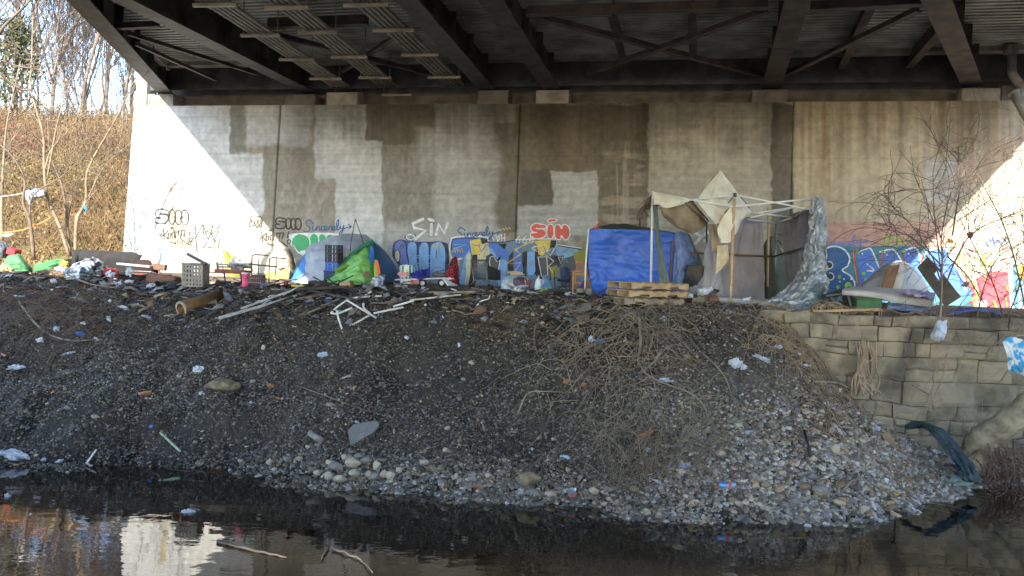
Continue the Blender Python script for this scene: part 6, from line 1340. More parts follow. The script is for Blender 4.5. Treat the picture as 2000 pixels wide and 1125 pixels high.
cloth('plaid_blanket', [[(884, 506, .1), (889, 502, .1), (893, 506, .1)], [(878, 520, 0), (887, 520, -.1), (894, 520, 0)], [(872, 538, -.1), (886, 540, -.2), (896, 540, 0)], [(874, 548, -.1), (890, 556, -.2), (898, 558, 0)]], 19.8, mp_, None, 'red and black plaid blanket draped beside the wagon', 'blanket', amp=.05, seed=42)
mb = MB(); mb.bar(P(872, 543, 19.7), P(884, 558, 19.5), .3, .04, bev=.01); mb.bar(P(876, 546, 19.65), P(888, 544, 19.6), .2, .02); mb.build('leaning_sheet', M_plasw, None, 'pale grey panel leaning below the plaid blanket', 'panel')
# shopping cart
sc = thing('shopping_cart', 'grey wire shopping cart with a dark side basket', 'shopping cart', P(948, 562, 20)); Y = 20
def wires(mb, a, b_, c, d, n, m_, r=.006):
    for i in range(n + 1): t = i / n; mb.tube([a.lerp(b_, t), d.lerp(c, t)], r, 4)
    for i in range(m_ + 1): t = i / m_; mb.tube([a.lerp(d, t), b_.lerp(c, t)], r, 4)
A = [P(921, 511, Y), P(952, 511, Y), P(952, 547, Y), P(925, 546, Y)]; B = [P(923, 509, Y + .55), P(951, 509, Y + .5), P(951, 544, Y + .5), P(926, 543, Y + .5)]
mb = MB(); wires(mb, *A, 9, 6); wires(mb, *B, 9, 6); wires(mb, A[0], B[0], B[3], A[3], 6, 6); wires(mb, A[3], A[2], B[2], B[3], 8, 5); mb.build('basket', M_greym, sc)
mb = MB(); wires(mb, P(952, 518, Y - .02), P(978, 528, Y + .1), P(977, 547, Y + .1), P(953, 546, Y - .02), 9, 6); mb.sheet([[P(953, 519, Y + .02), P(977, 529, Y + .14)], [P(953, 546, Y + .02), P(976, 547, Y + .14)]], 4, 4, 0, 4, 0, .004); mb.build('side_basket', M_crb, sc)
mb = MB(); mb.tube([P(920, 508, Y - .02), P(953, 508, Y - .02)], .016, 7); mb.build('handle', M_blackm, sc)
for q in ([(921, 509), (925, 547), (920, 557)], [(952, 509), (951, 548), (960, 560)], [(925, 548), (958, 549)], [(932, 548), (934, 560)], [(944, 549), (946, 560)], [(970, 547), (974, 562)]): mb = MB(); mb.tube([P(a, b_, Y - .01) for a, b_ in q], .013, 6); mb.build('frame_tube', M_greym, sc)
for q in ([(926, 545), (924, 556)], [(950, 545), (956, 556)]): mb = MB(); mb.tube([P(a, b_, Y + .5) for a, b_ in q], .013, 6); mb.build('frame_tube', M_greym, sc)
for a, b_, dy in ((920, 559, 0), (960, 561, 0), (924, 557, .5), (956, 558, .5)): c = P(a, b_, Y + dy); mb = MB(); mb.lathe(c - Vector((0, .015, 0)), [(.01, 0), (.05, 0), (.055, .015), (.05, .03), (.01, .03)], 14, (0, 1, 0)); mb.build('wheel', M('rubber', (0, 0, 0)), sc)
cloth('folded_blankets', [[(982, 546, .2), (1000, 536, .3), (1018, 534, .3), (1030, 542, .3)], [(979, 554, -.1), (996, 547, -.2), (1016, 548, -.2), (1034, 552, .1)], [(979, 564, -.1), (996, 565, -.3), (1016, 566, -.3), (1035, 565, .1)]], 19.6, M('striped_blanket', (.55, .62, .68), (.30, .42, .5)), None, 'pale blue folded blankets heaped right of the cart', 'blankets', amp=.03, seed=43)
cloth('purple_cushion', [[(1003, 544, .1), (1014, 541, .1), (1028, 544, .1)], [(1002, 550, -.1), (1016, 549, -.2), (1030, 551, -.05)], [(1004, 558, -.1), (1018, 560, -.2), (1031, 558, -.05)]], 19.3, M('plum', (.13, .085, .12)), None, 'plum coloured cushion on the blanket heap', 'cushion', amp=.02, seed=44)
crumple(1008, 536, 36, 9, M('peach_cloth', (.60, .44, .26), (.6, .55, .5)), 'peach coloured cloth on top of the blanket heap', 'cloth', 'peach_cloth', Y=19.5)
co = thing('small_cone', 'small orange and white cone right of the blanket heap', 'cone', P(1025, 561, 19.2)); c = P(1025, 560, 19.2)
mb = MB(); mb.lathe(c, [(.06, 0), (.05, .02), (.034, .09)], 14); mb.lathe(c, [(.022, .15), (.012, .21), (0, .212)], 14); mb.build('cone_body', M('cone_orange', (.75, .15, .03)), co); mb = MB(); mb.lathe(c, [(.034, .09), (.022, .15)], 14); mb.build('white_band', M_plasw, co); mb = MB(); mb.box(c + Vector((0, 0, .008)), (.16, .16, .016)); mb.build('foot', M('cone_orange', (0, 0, 0)), co)
crumple(1020, 562, 26, 8, M('light_blue_cloth', (.38, .48, .66)), 'light blue cloth under the small cone', 'cloth', 'blue_cloth', Y=19.1)
mb = MB(); mb.lathe(P(1034, 562, 19.2), [(0, 0), (.03, 0), (.03, .17), (.012, .2), (.012, .23), (0, .23)], 12); mb.build('red_bottle', M('dark_red_plastic', (.3, .03, .03)), None, 'dark red bottle standing right of the cone', 'bottle')
jg = thing('white_jug', 'white plastic jug on a stick right of the blanket heap', 'jug', P(1051, 566, 19)); c = P(1051, 566, 19)
mb = MB(); mb.lathe(c, [(0, 0), (.085, 0), (.09, .03), (.09, .16), (.06, .25), (.022, .29), (.022, .32)], 16); mb.build('body', M_plasw, jg); mb = MB(); mb.lathe(c, [(.026, .32), (.026, .35), (0, .35)], 12); mb.build('cap', M('light_blue_cloth', (0, 0, 0)), jg)
mb = MB(); mb.tube(smooth_line([c + Vector((.05, -.02, .26)), c + Vector((.12, -.02, .22)), c + Vector((.09, -.02, .13))], 8), .012, 6); mb.build('handle', M_plasw, jg)
# camping chair, wooden chair, stump, netting
cc = thing('camp_chair', 'black folding camp chair before the dark end of the mural', 'chair', P(1098, 566, 19.6)); Y = 19.6
mb = MB(); mb.sheet(pl([[(1093, 522, .15), (1104, 521, .15), (1114, 525, .15)], [(1094, 532, .12), (1105, 532, .1), (1114, 534, .12)], [(1095, 544, .05), (1105, 545, .05), (1115, 545, .05)]], Y), 10, 10, .02, 4, 51, .01); mb.build('backrest', M('navy_cloth', (.035, .05, .11)), cc)
mb = MB(); mb.sheet(pl([[(1090, 545, 0), (1113, 546, 0)], [(1088, 549, -.35), (1112, 550, -.35)]], Y), 6, 6, .01, 4, 52, .01); mb.build('seat', M('navy_cloth', (0, 0, 0)), cc)
for q in ([(1082, 528, 0), (1084, 565, 0)], [(1112, 545, 0), (1113, 566, 0)], [(1090, 548, -.3), (1108, 566, -.1)], [(1088, 566, -.3), (1112, 548, -.2)], [(1081, 543, -.3), (1092, 543, .1)], [(1088, 560, -.2), (1112, 560, -.2)]): mb = MB(); mb.tube(pl([q], Y)[0], .013, 6); mb.build('leg' if abs(q[0][1] - q[1][1]) > 10 else 'bar', M_blackm, cc)
wc = thing('wooden_chair', 'orange varnished wooden chair left of the blue tarp tent', 'chair', P(1135, 572, 18.9)); Y = 18.9; s = px_m(Y)
for nm, a, b_, w, h, dy in (('leg', (1120, 531), (1119, 573), .045, .045, -.16), ('leg', (1147, 531), (1149, 573), .045, .045, -.16), ('leg', (1124, 532), (1125, 566), .04, .04, .18), ('leg', (1146, 532), (1147, 566), .04, .04, .18)):
    mb = MB(); mb.bar(P(*a, Y + dy), P(*b_, Y + dy), w, h, bev=.005); mb.build(nm, M_wood_o, wc)
mb = MB(); mb.box(P(1134, 530, Y), (.42, .4, .045), None, 0, .012); mb.build('seat', M_wood_o, wc)
mb = MB(); mb.bar(P(1124, 513, Y + .18), P(1149, 514, Y + .18), .03, .065, bev=.006); mb.bar(P(1124, 526, Y + .18), P(1149, 527, Y + .18), .03, .03); 
for k in range(6): mb.bar(P(1126 + k * 4.3, 514, Y + .18), P(1126 + k * 4.3, 527, Y + .18), .026, .016)
mb.build('backrest', M_wood_o, wc); mb = MB(); mb.bar(P(1121, 535, Y - .16), P(1147, 536, Y - .16), .025, .05); mb.bar(P(1122, 552, Y - .16), P(1147, 553, Y - .16), .02, .03); mb.build('apron', M_wood_o, wc)
for i, (a, b_, w, h) in enumerate(((1133, 580, 16, 16), (1150, 582, 18, 17))):
    c = P(a, b_, 18); s = px_m(18); mb = MB(); r = w * s / 2; mb.lathe(c, [(0, -.02), (r * 1.1, -.02), (r * 1.02, h * s * .5), (r * .95, h * s), (r * .9, h * s + .005), (0, h * s + .01)], 14); mb.build('stump', M_woodg, None, ('narrow grey stump before the wooden chair', 'wider grey stump beside the blue tarp')[i], 'stump')
cloth('orange_netting', [[(1140, 588, .2), (1160, 582, .2), (1168, 584, .2), (1180, 592, .2)], [(1136, 595, -.05), (1158, 590, -.1), (1170, 591, -.1), (1182, 597, 0)], [(1134, 600, -.1), (1156, 600, -.2), (1172, 600, -.15), (1183, 600, 0)]], 17.0, M('orange_net', (.78, .14, .03), (.5, .08, .02), scale=20, rough=.6), None, 'bright orange plastic netting left of the pallets', 'netting', amp=.06, freq=10, seed=53)
crumple(1140, 560, 10, 18, M('purple_cloth', (.10, .03, .16)), 'purple cloth hanging on the chair leg', 'cloth', 'purple_cloth', Y=18.6)
for i, (p, q) in enumerate((((1096, 582), (1142, 578)), ((1100, 588), (1150, 582)), ((1096, 592), (1146, 588)), ((1080, 585), (1120, 580)))):
    mb = MB(); mb.tube([P(*p, 17.2), P(*q, 17.5)], .02, 6); mb.build('white_pole', M_white, None, 'short white pole in the sheaf left of the orange netting', 'pole', 'white poles in the sheaf by the netting')
# ---------------------------------------------------------------- blue tarp shelter
bs = thing('tarp_shelter', 'shelter walled with a bright blue tarp behind the stacked pallets', 'shelter', P(1235, 572, 18.6)); Y = 18.4
mb = MB(); mb.sheet(pl([[(1151, 447), (1210, 448), (1270, 450), (1326, 455)], [(1149.5, 485, .0), (1208, 488, .05), (1268, 490, .05), (1325, 492, .0)], [(1150, 525, -.04), (1208, 530, .02), (1268, 532, .02), (1322, 532, 0)], [(1158, 574, -.15), (1212, 576, -.1), (1266, 576, -.1), (1320, 574, -.05)]], Y), 70, 60, .03, 6, 61, .01, 0, 1.0, .03); mb.build('front_tarp', M_bluef, bs)
mb = MB(); mb.sheet(pl([[(1151, 448, 0), (1240, 449, .0), (1326, 455, 0)], [(1160, 445, .7), (1212, 436, .8), (1300, 450, .8)], [(1160, 452, 1.6), (1240, 450, 1.7), (1326, 458, 1.6)]], Y), 24, 14, .03, 5, 62, .01); mb.build('roof_tarp', M_dgreen, bs)
mb = MB(); mb.sheet(pl([[(1150, 449, .05), (1152, 452, 1.5)], [(1148, 520, .05), (1152, 520, 1.5)], [(1160, 574, -.1), (1164, 570, 1.5)]], Y), 10, 20, .02, 5, 63, .01); mb.build('side_tarp', M_bluef, bs)
mb = MB(); mb.tube([P(1150, 446, Y - .03), P(1144, 516, Y - .05), P(1142, 574, Y - .05)], .02, 7); mb.build('pole', M_white, bs)
mb = MB(); mb.sheet(pl([[(1318, 456, 0), (1328, 453, -.02), (1340, 455, .2)], [(1318, 480, -.05), (1334, 484, -.12), (1352, 484, .2)], [(1316, 520, -.08), (1336, 520, -.2), (1360, 512, .2)], [(1314, 556, -.1), (1330, 560, -.25), (1344, 558, .1)]], Y - .1), 26, 34, .05, 6, 64, .01); mb.build('door_flap', M('faded_blue', (.16, .24, .45), (.12, .18, .36), rough=.55, scale=3), bs)
mb = MB(); mb.sheet(pl([[(1340, 456, .3), (1346, 458, .5)], [(1356, 500, .3), (1366, 502, .5)], [(1364, 536, .3), (1378, 538, .5)]], Y), 8, 16, .02, 5, 65, .01); mb.build('olive_flap', M('olive_cloth', (.17, .17, .12), (.12, .12, .09)), bs)
mb = MB(); mb.bar(P(1313, 470, Y - .2), P(1308, 556, Y - .3), .09, .03); mb.build('board', M('brown_board', (.17, .09, .06), (.11, .06, .045), scale=6), bs)
hg = thing('hanger', 'orange hanger hooked on a twig above the blue tarp', 'hanger', P(1168, 445, 18.3)); mb = MB(); q = [P(a, b_, 18.3) for a, b_ in ((1160, 446), (1170, 433), (1182, 444), (1160, 446))]; mb.tube(q, .016, 5); mb.build('shoulders', M('orange_plastic', (0, 0, 0)), hg)
mb = MB(); mb.tube(smooth_line([P(1170, 434, 18.3), P(1171, 425, 18.3), P(1167, 416, 18.3), P(1169, 410, 18.3)], 10), .01, 5); mb.build('hook', M('pale_bark', (0, 0, 0)), hg)

# ---------------------------------------------------------------- pallets
def pallet(c, rz, label, m, L=1.42, D=1.02, Hh=.165):
    t = thing('pallet', label, 'pallet', c, 'wooden pallets stacked in front of the blue tarp'); rot = Matrix.Rotation(rz, 3, 'Z'); c = Vector(c)
    for yy in (-D / 2 + .02, 0, D / 2 - .02):
        h0, h1 = .02, Hh - .045
        def notch(x0): return [(x0 - .13, h0), (x0 - .115, h0 + .035), (x0 - .09, h0 + .045), (x0 + .09, h0 + .045), (x0 + .115, h0 + .035), (x0 + .13, h0)]
        out = [(-L / 2, h0)] + notch(-L * .24) + notch(L * .24) + [(L / 2, h0), (L / 2, h1), (-L / 2, h1)]
        tri = tessellate_polygon([[Vector((a, b_, 0)) for a, b_ in out]]); mb = MB(); n = len(out)
        vs = [c + rot @ Vector((a, yy - .02, b_)) for a, b_ in out] + [c + rot @ Vector((a, yy + .02, b_)) for a, b_ in out]
        mb.add(vs, [tuple(x) for x in tri] + [tuple(n + i for i in x)[::-1] for x in tri] + [(i, (i + 1) % n, n + (i + 1) % n, n + i) for i in range(n)]); mb.build('stringer', m, t)
    for z, k in ((Hh - .033, 7), (.01, 4)):
        for i in range(k):
            mb = MB(); x = -L / 2 + .06 + (L - .12) * i / (k - 1); mb.box(c + rot @ Vector((x, 0, z)), (.115 if k == 7 else .1, D, .019), rot, 0, .003); mb.build('board', m, t)
    return t
c = P(1262, 594, 16.75); M_pal = M('pallet_wood', (.46, .33, .19), (.30, .20, .11), rough=.85, scale=5, bump=.25, bscale=30); M_palg = M('pallet_grey', (.36, .29, .20), (.22, .18, .13), rough=.9, scale=5, bump=.3, bscale=30)
s16 = px_m(16.75)
pallet(c + Vector((-.06, .02, 0)), .33, 'greyish wooden pallet at the bottom of the pallet stack', M_palg); pallet(c + Vector((0, .0, .168)), .36, 'wooden pallet in the middle of the pallet stack', M_pal); pallet(c + Vector((.02, .02, .337)), .40, 'pale wooden pallet topmost on the pallet stack', M_pal)
mb = MB(); mb.bar(P(1183, 554, 16.6), P(1200, 551, 16.7), .3, .12); mb.build('wood_box', M_wood, None, 'short pale timber resting on the left end of the pallets', 'timber') if False else None

# ---------------------------------------------------------------- canopy tent
cn = thing('canopy_tent', 'wrecked pop up canopy with white frame and torn cream roof', 'canopy', P(1430, 590, 17.6))
def pole(a, b_, Ya, Yb, r=.02, m=M_white, name='pole'): mb = MB(); mb.tube([P(*a, Ya), P(*b_, Yb)], r, 8); return mb.build(name, m, cn)
Yf, Yb = 16.9, 19.2
pole((1275, 374), (1271, 556), 17.3, 17.3, .026); pole((1250, 425), (1247, 556), 18.9, 18.9, .024, M_rust); pole((1380, 434), (1381, 570), Yb, Yb, .02, M_blackm); pole((1515.5, 434), (1514, 584), Yb, Yb, .02, M_greym); pole((1588, 388), (1590, 600), 17.0, 17.0, .024)
mb = MB(); mb.tube(smooth_line([P(1434, 388, Yf), P(1431, 470, Yf), P(1429, 540, Yf), P(1426, 592, Yf)], 16), .035, 8); mb.build('bamboo_pole', M('bamboo', (.50, .34, .18), (.36, .23, .12), rough=.6, scale=8), cn)
for a, b_, ya, yb in (((1355, 390), (1436, 380), 17.1, Yf), ((1355, 391), (1431, 404), 17.1, Yf), ((1275, 376), (1356, 391), 17.3, 17.1), ((1434, 380), (1582, 409), Yf, 17.0), ((1437, 403), (1588, 388), Yf, 17.0), ((1460, 428), (1516, 436), 18.2, Yb), ((1469, 415), (1549, 425), 17.8, 18.4), ((1466, 425), (1543, 407), 17.9, 18.2), ((1478, 416), (1550, 405), 17.7, 17.9), ((1516, 436), (1551, 424), Yb, 18.4), ((1551, 424), (1588, 398), 18.4, 17.1)):
    pole(a, b_, ya, yb, .019, M_white, 'truss_bar')
pole((1436, 379), (1418, 402), Yf - .02, 17.4, .014, M_greym, 'truss_bar')
mb = MB(); mb.box(P(1435, 381, Yf), (.07, .07, .09), None, 0, .01); mb.build('joint', M_blackm, cn)
for a, b_, ya, yb in (((1319, 491), (1400, 497), 18.2, 18.6), ((1400, 496), (1514, 501), 18.4, 19.0)): pole(a, b_, ya, yb, .022, M('bamboo_dark', (.25, .15, .09), (.17, .1, .07)), 'crossbar')
pole((1514, 500), (1572, 483), 19.0, 17.9, .02, M_blackm, 'crossbar')
def drape(nm, rows, m, amp=.03, freq=5, seed=0, nu=26, nv=30, Yd=17.2, aniso=.5, lump=0): mb = MB(); mb.sheet(pl(rows, Yd), nu, nv, amp, freq, seed, .008, 0, aniso, lump); return mb.build(nm, m, cn)
drape('roof_valance', [[(1274, 374, 0), (1300, 380, -.05), (1328, 385, -.05), (1356, 390, 0)], [(1277, 390, -.1), (1300, 394, -.2), (1326, 392, -.15), (1346, 393, -.05)], [(1277, 400, -.12), (1288, 400, -.2), (1304, 406, -.25), (1338, 398, -.1)]], M_cream, .015, 5, 71)
drape('roof_remnant', [[(1274, 375, 0), (1310, 382, .9), (1356, 392, 1.4)], [(1252, 410, 1.4), (1300, 400, 1.6), (1352, 402, 1.7)]], M_dirtyc, .03, 6, 72)
drape('sagging_roof', [[(1288, 404, .0), (1312, 400, .05), (1344, 396, 0), (1362, 400, .1)], [(1294, 418, .2), (1318, 424, -.05), (1348, 418, -.1), (1372, 418, .1)], [(1306, 432, .3), (1326, 444, .1), (1350, 444, 0), (1378, 432, .2)], [(1326, 442, .4), (1340, 452, .3), (1358, 453, .2), (1383, 437, .3)]], M_dirtyc, .04, 5, 73)
for a, b_ in (((1338, 396), (1382, 436)), ((1352, 393), (1384, 432))): pole(a, b_, 17.0, 17.2, .014, M_blackm, 'strap')
apex = (1406, 332, .55)
drape('peak_front', [[apex, (1406, 333, .55)], [(1388, 358, .3), (1420, 356, .35)], [(1372, 378, .1), (1438, 384, .2)], [(1359, 393, -.05), (1400, 437, -.25)]][:1] + [[(1388, 357, .35), (1404, 362, .2), (1418, 355, .4)], [(1372, 376, .1), (1400, 394, -.05), (1434, 378, .25)], [(1359, 393, -.1), (1396, 437, -.25), (1450, 402, .1)]], M_cream, .03, 4, 74) if False else None
def tri_cloth(nm, A, B, C, m, amp, seed, sag=0.0, n=26):
    """triangular panel with its point at A and base B-C"""
    A, B, C = [P(p[0], p[1], 17.2 + p[2]) for p in (A, B, C)]; rows = []
    for k in range(6):
        t = max(k / 5, .015); l = A.lerp(B, t); r = A.lerp(C, t); rows.append([l.lerp(r, j / 4) + Vector((0, -sag * math.sin(math.pi * j / 4) * t, -sag * .4 * math.sin(math.pi * j / 4) * t * t)) for j in range(5)])
    mb = MB(); mb.sheet(rows, n, n, amp, 4, seed, .008, 0, .5); return mb.build(nm, m, cn)
tri_cloth('peak_panel', (1406, 332, .55), (1359, 392, -.05), (1397, 437, -.3), M_cream, .03, 75, .12)
tri_cloth('peak_panel', (1406, 332, .55), (1397, 437, -.3), (1468, 414, .35), M_cream, .03, 76, .10)
tri_cloth('peak_panel', (1406, 332, .56), (1468, 414, .36), (1410, 410, 1.4), M_dirtyc, .03, 77, .0)
tri_cloth('peak_panel', (1406, 332, .56), (1410, 410, 1.4), (1359, 392, -.04), M_dirtyc, .03, 78, .0)
drape('hanging_rag', [[(1426, 404, -.28), (1438, 410, -.2), (1468, 414, .3)], [(1412, 425, -.3), (1436, 430, -.3), (1452, 430, .1)], [(1402, 448, -.2), (1424, 456, -.3), (1441, 446, -.1)], [(1408, 474, -.2), (1422, 474, -.3), (1430, 470, -.2)]], M_cream, .04, 5, 79)
drape('stained_rag', [[(1399, 438, -.15), (1416, 414, -.05), (1424, 406, 0)], [(1400, 450, -.2), (1414, 440, -.2), (1422, 440, -.12)], [(1408, 470, -.2), (1414, 472, -.25), (1424, 474, -.2)]], M_dirtyc, .03, 5, 80)
drape('torn_strip', [[(1382, 438, .1), (1397, 438, .1)], [(1388, 468, .05), (1403, 466, .05)], [(1392, 490, 0), (1404, 500, 0)]], M_dirtyc, .03, 5, 81, 12, 20)
drape('torn_strip', [[(1401, 480, -.1), (1421, 478, -.1)], [(1400, 505, -.12), (1423, 506, -.12)], [(1398, 536, -.1), (1410, 524, -.1)]], M('yellowed_canvas', (.60, .51, .34), (.46, .37, .24)), .03, 5, 82, 12, 20)
drape('back_wall', [[(1436, 430, 1.6), (1462, 424, 1.8), (1488, 428, 1.9)], [(1412, 500, 1.5), (1452, 500, 1.7), (1491, 498, 1.9)], [(1402, 545, 1.4), (1450, 548, 1.6), (1493, 548, 1.9)], [(1402, 578, 1.4), (1450, 582, 1.5), (1494, 584, 1.8)]], M_lav, .035, 4, 83, 40, 40)
drape('gathered_curtain', [[(1380, 470, .9), (1388, 470, .9), (1398, 478, .9), (1404, 490, .9)], [(1374, 520, .8), (1386, 516, .6), (1396, 520, .6), (1404, 530, .8)], [(1358, 550, .7), (1378, 552, .45), (1392, 556, .5), (1406, 560, .7)], [(1340, 570, .6), (1372, 578, .3), (1392, 580, .4), (1410, 580, .6)]], M_lav, .11, 5, 84, 44, 34, aniso=.15)
drape('right_curtain', [[(1526, 426, 1.9), (1545, 418, 1.6), (1566, 412, 1.0), (1582, 408, .4)], [(1532, 480, 1.9), (1548, 478, 1.5), (1566, 476, 1.0), (1580, 472, .4)], [(1539, 552, 1.9), (1552, 550, 1.6), (1566, 540, 1.0), (1576, 530, .4)]], M('plum_cloth', (.22, .205, .225), (.15, .14, .155), rough=.85, scale=2.5), .08, 5, 85, 40, 30, aniso=.15)
drape('silver_tarp', [[(1586, 386, -.2), (1594, 385, -.25), (1603, 388, -.1)], [(1584, 420, -.2), (1596, 420, -.35), (1611, 432, -.1)], [(1577, 470, -.25), (1594, 478, -.45), (1613, 476, -.1)], [(1568, 514, -.3), (1590, 524, -.55), (1612, 514, -.15)], [(1545, 556, -.5), (1580, 560, -.75), (1615, 556, -.2)], [(1505, 586, -.7), (1560, 592, -.95), (1600, 592, -.5)], [(1470, 600, -.8), (1530, 606, -1.05), (1588, 606, -.6)]], M_silver, .10, 7, 86, 70, 120, aniso=2.6)
drape('green_backing', [[(1600, 388, -.12), (1606, 400, .1)], [(1611, 440, -.1), (1614, 450, .2)], [(1610, 510, -.2), (1614, 505, .2)]], M_dgreen, .04, 5, 87, 10, 30)
drape('green_backing', [[(1582, 566, -.78), (1602, 552, -.6), (1617, 556, -.1)], [(1560, 594, -.9), (1598, 588, -.75), (1616, 580, -.1)], [(1580, 606, -.85), (1600, 604, -.6), (1610, 602, -.2)]], M_dgreen, .04, 5, 88, 20, 20)
drape('mesh_strip', [[(1274, 400, .05), (1283, 398, .05)], [(1279, 450, .0), (1288, 450, 0)], [(1284, 510, -.05), (1297, 508, -.05)], [(1288, 556, -.1), (1308, 556, -.1)]], M_dgreen, .04, 5, 89, 12, 30)
mb = MB(); rgm = np.random.default_rng(4)
for i in range(46):
    p = P(1274 + rgm.uniform(-26, -2), 380 + rgm.uniform(0, 22), 17.4 + rgm.uniform(0, 1.2)); p = P(1274 - (i % 23), 378 + (i % 23) * 1.3, 17.3 + (i % 23) * .06); q = wander(p, (rgm.normal(0, .4), rgm.normal(0, .3), -1), rgm.uniform(.15, .42), 5, 1.5, 0, rgm); mb.tube([tuple(x) for x in q], list(np.linspace(.012, .005, 6)), 4)
mb.build('frayed_edge', M('frayed_cloth', (.12, .085, .06), (.2, .15, .1)), cn)
mb = MB(); mb.bar(P(1501, 404, 19.6), P(1499, 560, 19.6), .09, .04); mb.build('tall_plank', M('tall_plank', (.52, .36, .18), (.42, .28, .14)), None, 'tall tan plank standing upright behind the canopy frame', 'plank')
dome('green_tent_inner' if False else 'olive_tent', 'dark olive tent seen through the canopy frame', [[(1488, 500, .5), (1494, 474, .4), (1506, 462, .3), (1516, 474, .4), (1530, 505, .6), (1540, 545, .9)], [(1486, 540, .2), (1496, 520, 0), (1508, 512, -.1), (1520, 520, -.1), (1534, 540, .2), (1544, 565, .6)], [(1484, 588, .1), (1496, 590, -.2), (1510, 590, -.3), (1524, 588, -.3), (1538, 584, 0), (1548, 582, .5)]], 20.0, M('olive_tent', (.075, .085, .055), (.05, .06, .04), rough=.7, scale=3), seed=91)
# mattress, clothes, suitcase, ground tarps
ma = thing('mattress', 'thin striped white mattress on the floor of the canopy', 'mattress', P(1450, 590, 17.3)); mb = MB(); mb.sheet(pl([[(1404, 577, .4), (1450, 579, .45), (1500, 584, .4)], [(1402, 580, -.2), (1450, 583, -.2), (1503, 588, -.2)], [(1402, 590, -.25), (1450, 593, -.25), (1503, 597, -.25)]], 17.5), 30, 14, .006, 4, 92, .1); mb.build('ticking', M('ticking', (.60, .56, .50), (.50, .46, .42), scale=8), ma)
mb = MB()
for k in range(24): x = 1405 + k * 4.1; mb.bar(P(x, 583 + k * .2, 17.27), P(x + .5, 592 + k * .2, 17.225), .012, .006)
mb.build('stripes', M('ticking_stripe', (.30, .26, .24)), ma)
crumple(1372, 586, 52, 28, M('dark_clothes', (.06, .05, .05), (.16, .12, .10), scale=9), 'dark heap of clothes between the pallets and the mattress', 'clothes', 'clothes_heap', Y=16.9, seed=3)
for i, (a, b_, w, h, m, lab, nm) in enumerate(((1375, 574, 34, 18, M_bag, 'white shirt lying on the dark heap of clothes', 'white_shirt'), (1366, 589, 26, 16, M('khaki_cloth', (.22, .20, .13)), 'khaki garment at the front of the clothes heap', 'khaki_garment'), (1394, 588, 20, 12, M('rust_cloth', (.24, .10, .06)), 'rust brown garment right of the khaki one', 'rust_garment'), (1348, 580, 14, 10, M_bag, 'white sock by the end of the pallets', 'white_sock'), (1393, 572, 18, 14, M('black_cloth', (.02, .02, .025)), 'black garment behind the white shirt', 'black_garment'))):
    crumple(a, b_, w, h, m, lab, 'clothes', nm, Y=16.7 if i != 4 else 17.0, seed=i + 5)
cloth('red_rug', [[(1338, 590, .3), (1370, 592, .3), (1402, 594, .3)], [(1336, 597, -.2), (1370, 599, -.2), (1408, 601, -.2)]], 16.6, M('red_rug', (.22, .03, .04)), None, 'dark red rug under the clothes heap', 'rug', amp=.02, seed=93)
su = thing('suitcase', 'dark brown suitcase standing in front of the faded blue door flap', 'suitcase', P(1357, 562, 17.9)); mb = MB(); mb.box(P(1357, 530, 17.9), (.38, .28, .30), Matrix.Rotation(-.2, 3, 'Z'), 0, .05); mb.box(P(1355, 550, 17.9), (.34, .26, .28), Matrix.Rotation(-.1, 3, 'Z'), 0, .05); mb.build('shell', M('suitcase_cloth', (.075, .062, .05), (.05, .042, .036), scale=6), su); mb = MB(); mb.tube(smooth_line([P(1349, 518, 17.7), P(1350, 514, 17.7), P(1362, 514, 17.7), P(1363, 518, 17.7)], 10), .012, 5); mb.build('handle', M_blackm, su)
crumple(1350, 556, 22, 22, M('black_cloth', (0, 0, 0)), 'black bag at the foot of the suitcase', 'bag', 'black_bag', Y=17.6, seed=8)
cloth('ground_tarp', [[(1400, 593, .3), (1450, 596, .3), (1510, 596, .3), (1580, 596, .3)], [(1412, 600, 0), (1455, 600, -.1), (1515, 600, -.1), (1582, 600, -.1)], [(1405, 606, -.3), (1450, 611, -.4), (1500, 609, -.4), (1576, 606, -.4)]], 16.3, M('ground_blue', (.03, .15, .50), (.16, .40, .62), rough=.45, scale=2.2, mixlo=.5, mixhi=.6), None, 'blue tarp spread on the ground along the canopy front', 'tarp', amp=.05, freq=7, seed=94, nu=44, nv=18)
cloth('silver_sheet', [[(1385, 597, .2), (1420, 596, .2), (1446, 594, .2)], [(1395, 604, -.1), (1425, 604, -.2), (1444, 600, -.1)], [(1412, 612, -.3), (1428, 612, -.4), (1438, 606, -.3)]], 16.15, M_silver, None, 'crumpled silver sheet left of the blue ground tarp', 'tarp', amp=.06, freq=7, seed=95)
crumple(1455, 590, 24, 12, M_bag, 'pale plastic bag on the front edge of the mattress', Y=16.6, seed=4)

# ---------------------------------------------------------------- right hand end: cot, tent, boards
ct2 = thing('camp_cot', 'folding camp cot carrying a bare mattress above the stone wall', 'cot', P(1720, 604, 16.4)); Y = 16.4
for nm, a, b_ in (('rail', (1612, 578), (1660, 572)), ('rail', (1650, 574), (1815, 598)), ('leg', (1622, 580), (1642, 606)), ('leg', (1640, 578), (1622, 606)), ('leg', (1738, 590), (1724, 606)), ('leg', (1655, 576), (1664, 606))): mb = MB(); mb.bar(P(*a, Y), P(*b_, Y), .04, .04); mb.build(nm, M_blackm, ct2)
cloth('cot_mattress', [[(1655, 560, .5), (1700, 560, .6), (1760, 565, .6), (1826, 572, .5)], [(1645, 566, 0), (1700, 568, -.05), (1760, 578, -.05), (1824, 586, 0)], [(1646, 573, -.1), (1705, 580, -.12), (1762, 592, -.12), (1820, 598, -.1)]], Y, M('cot_mattress', (.42, .40, .38), (.34, .32, .30), scale=4), None, 'grey white mattress sagging across the camp cot', 'mattress', amp=.006, seed=96, thick=.05, nu=34, nv=16)
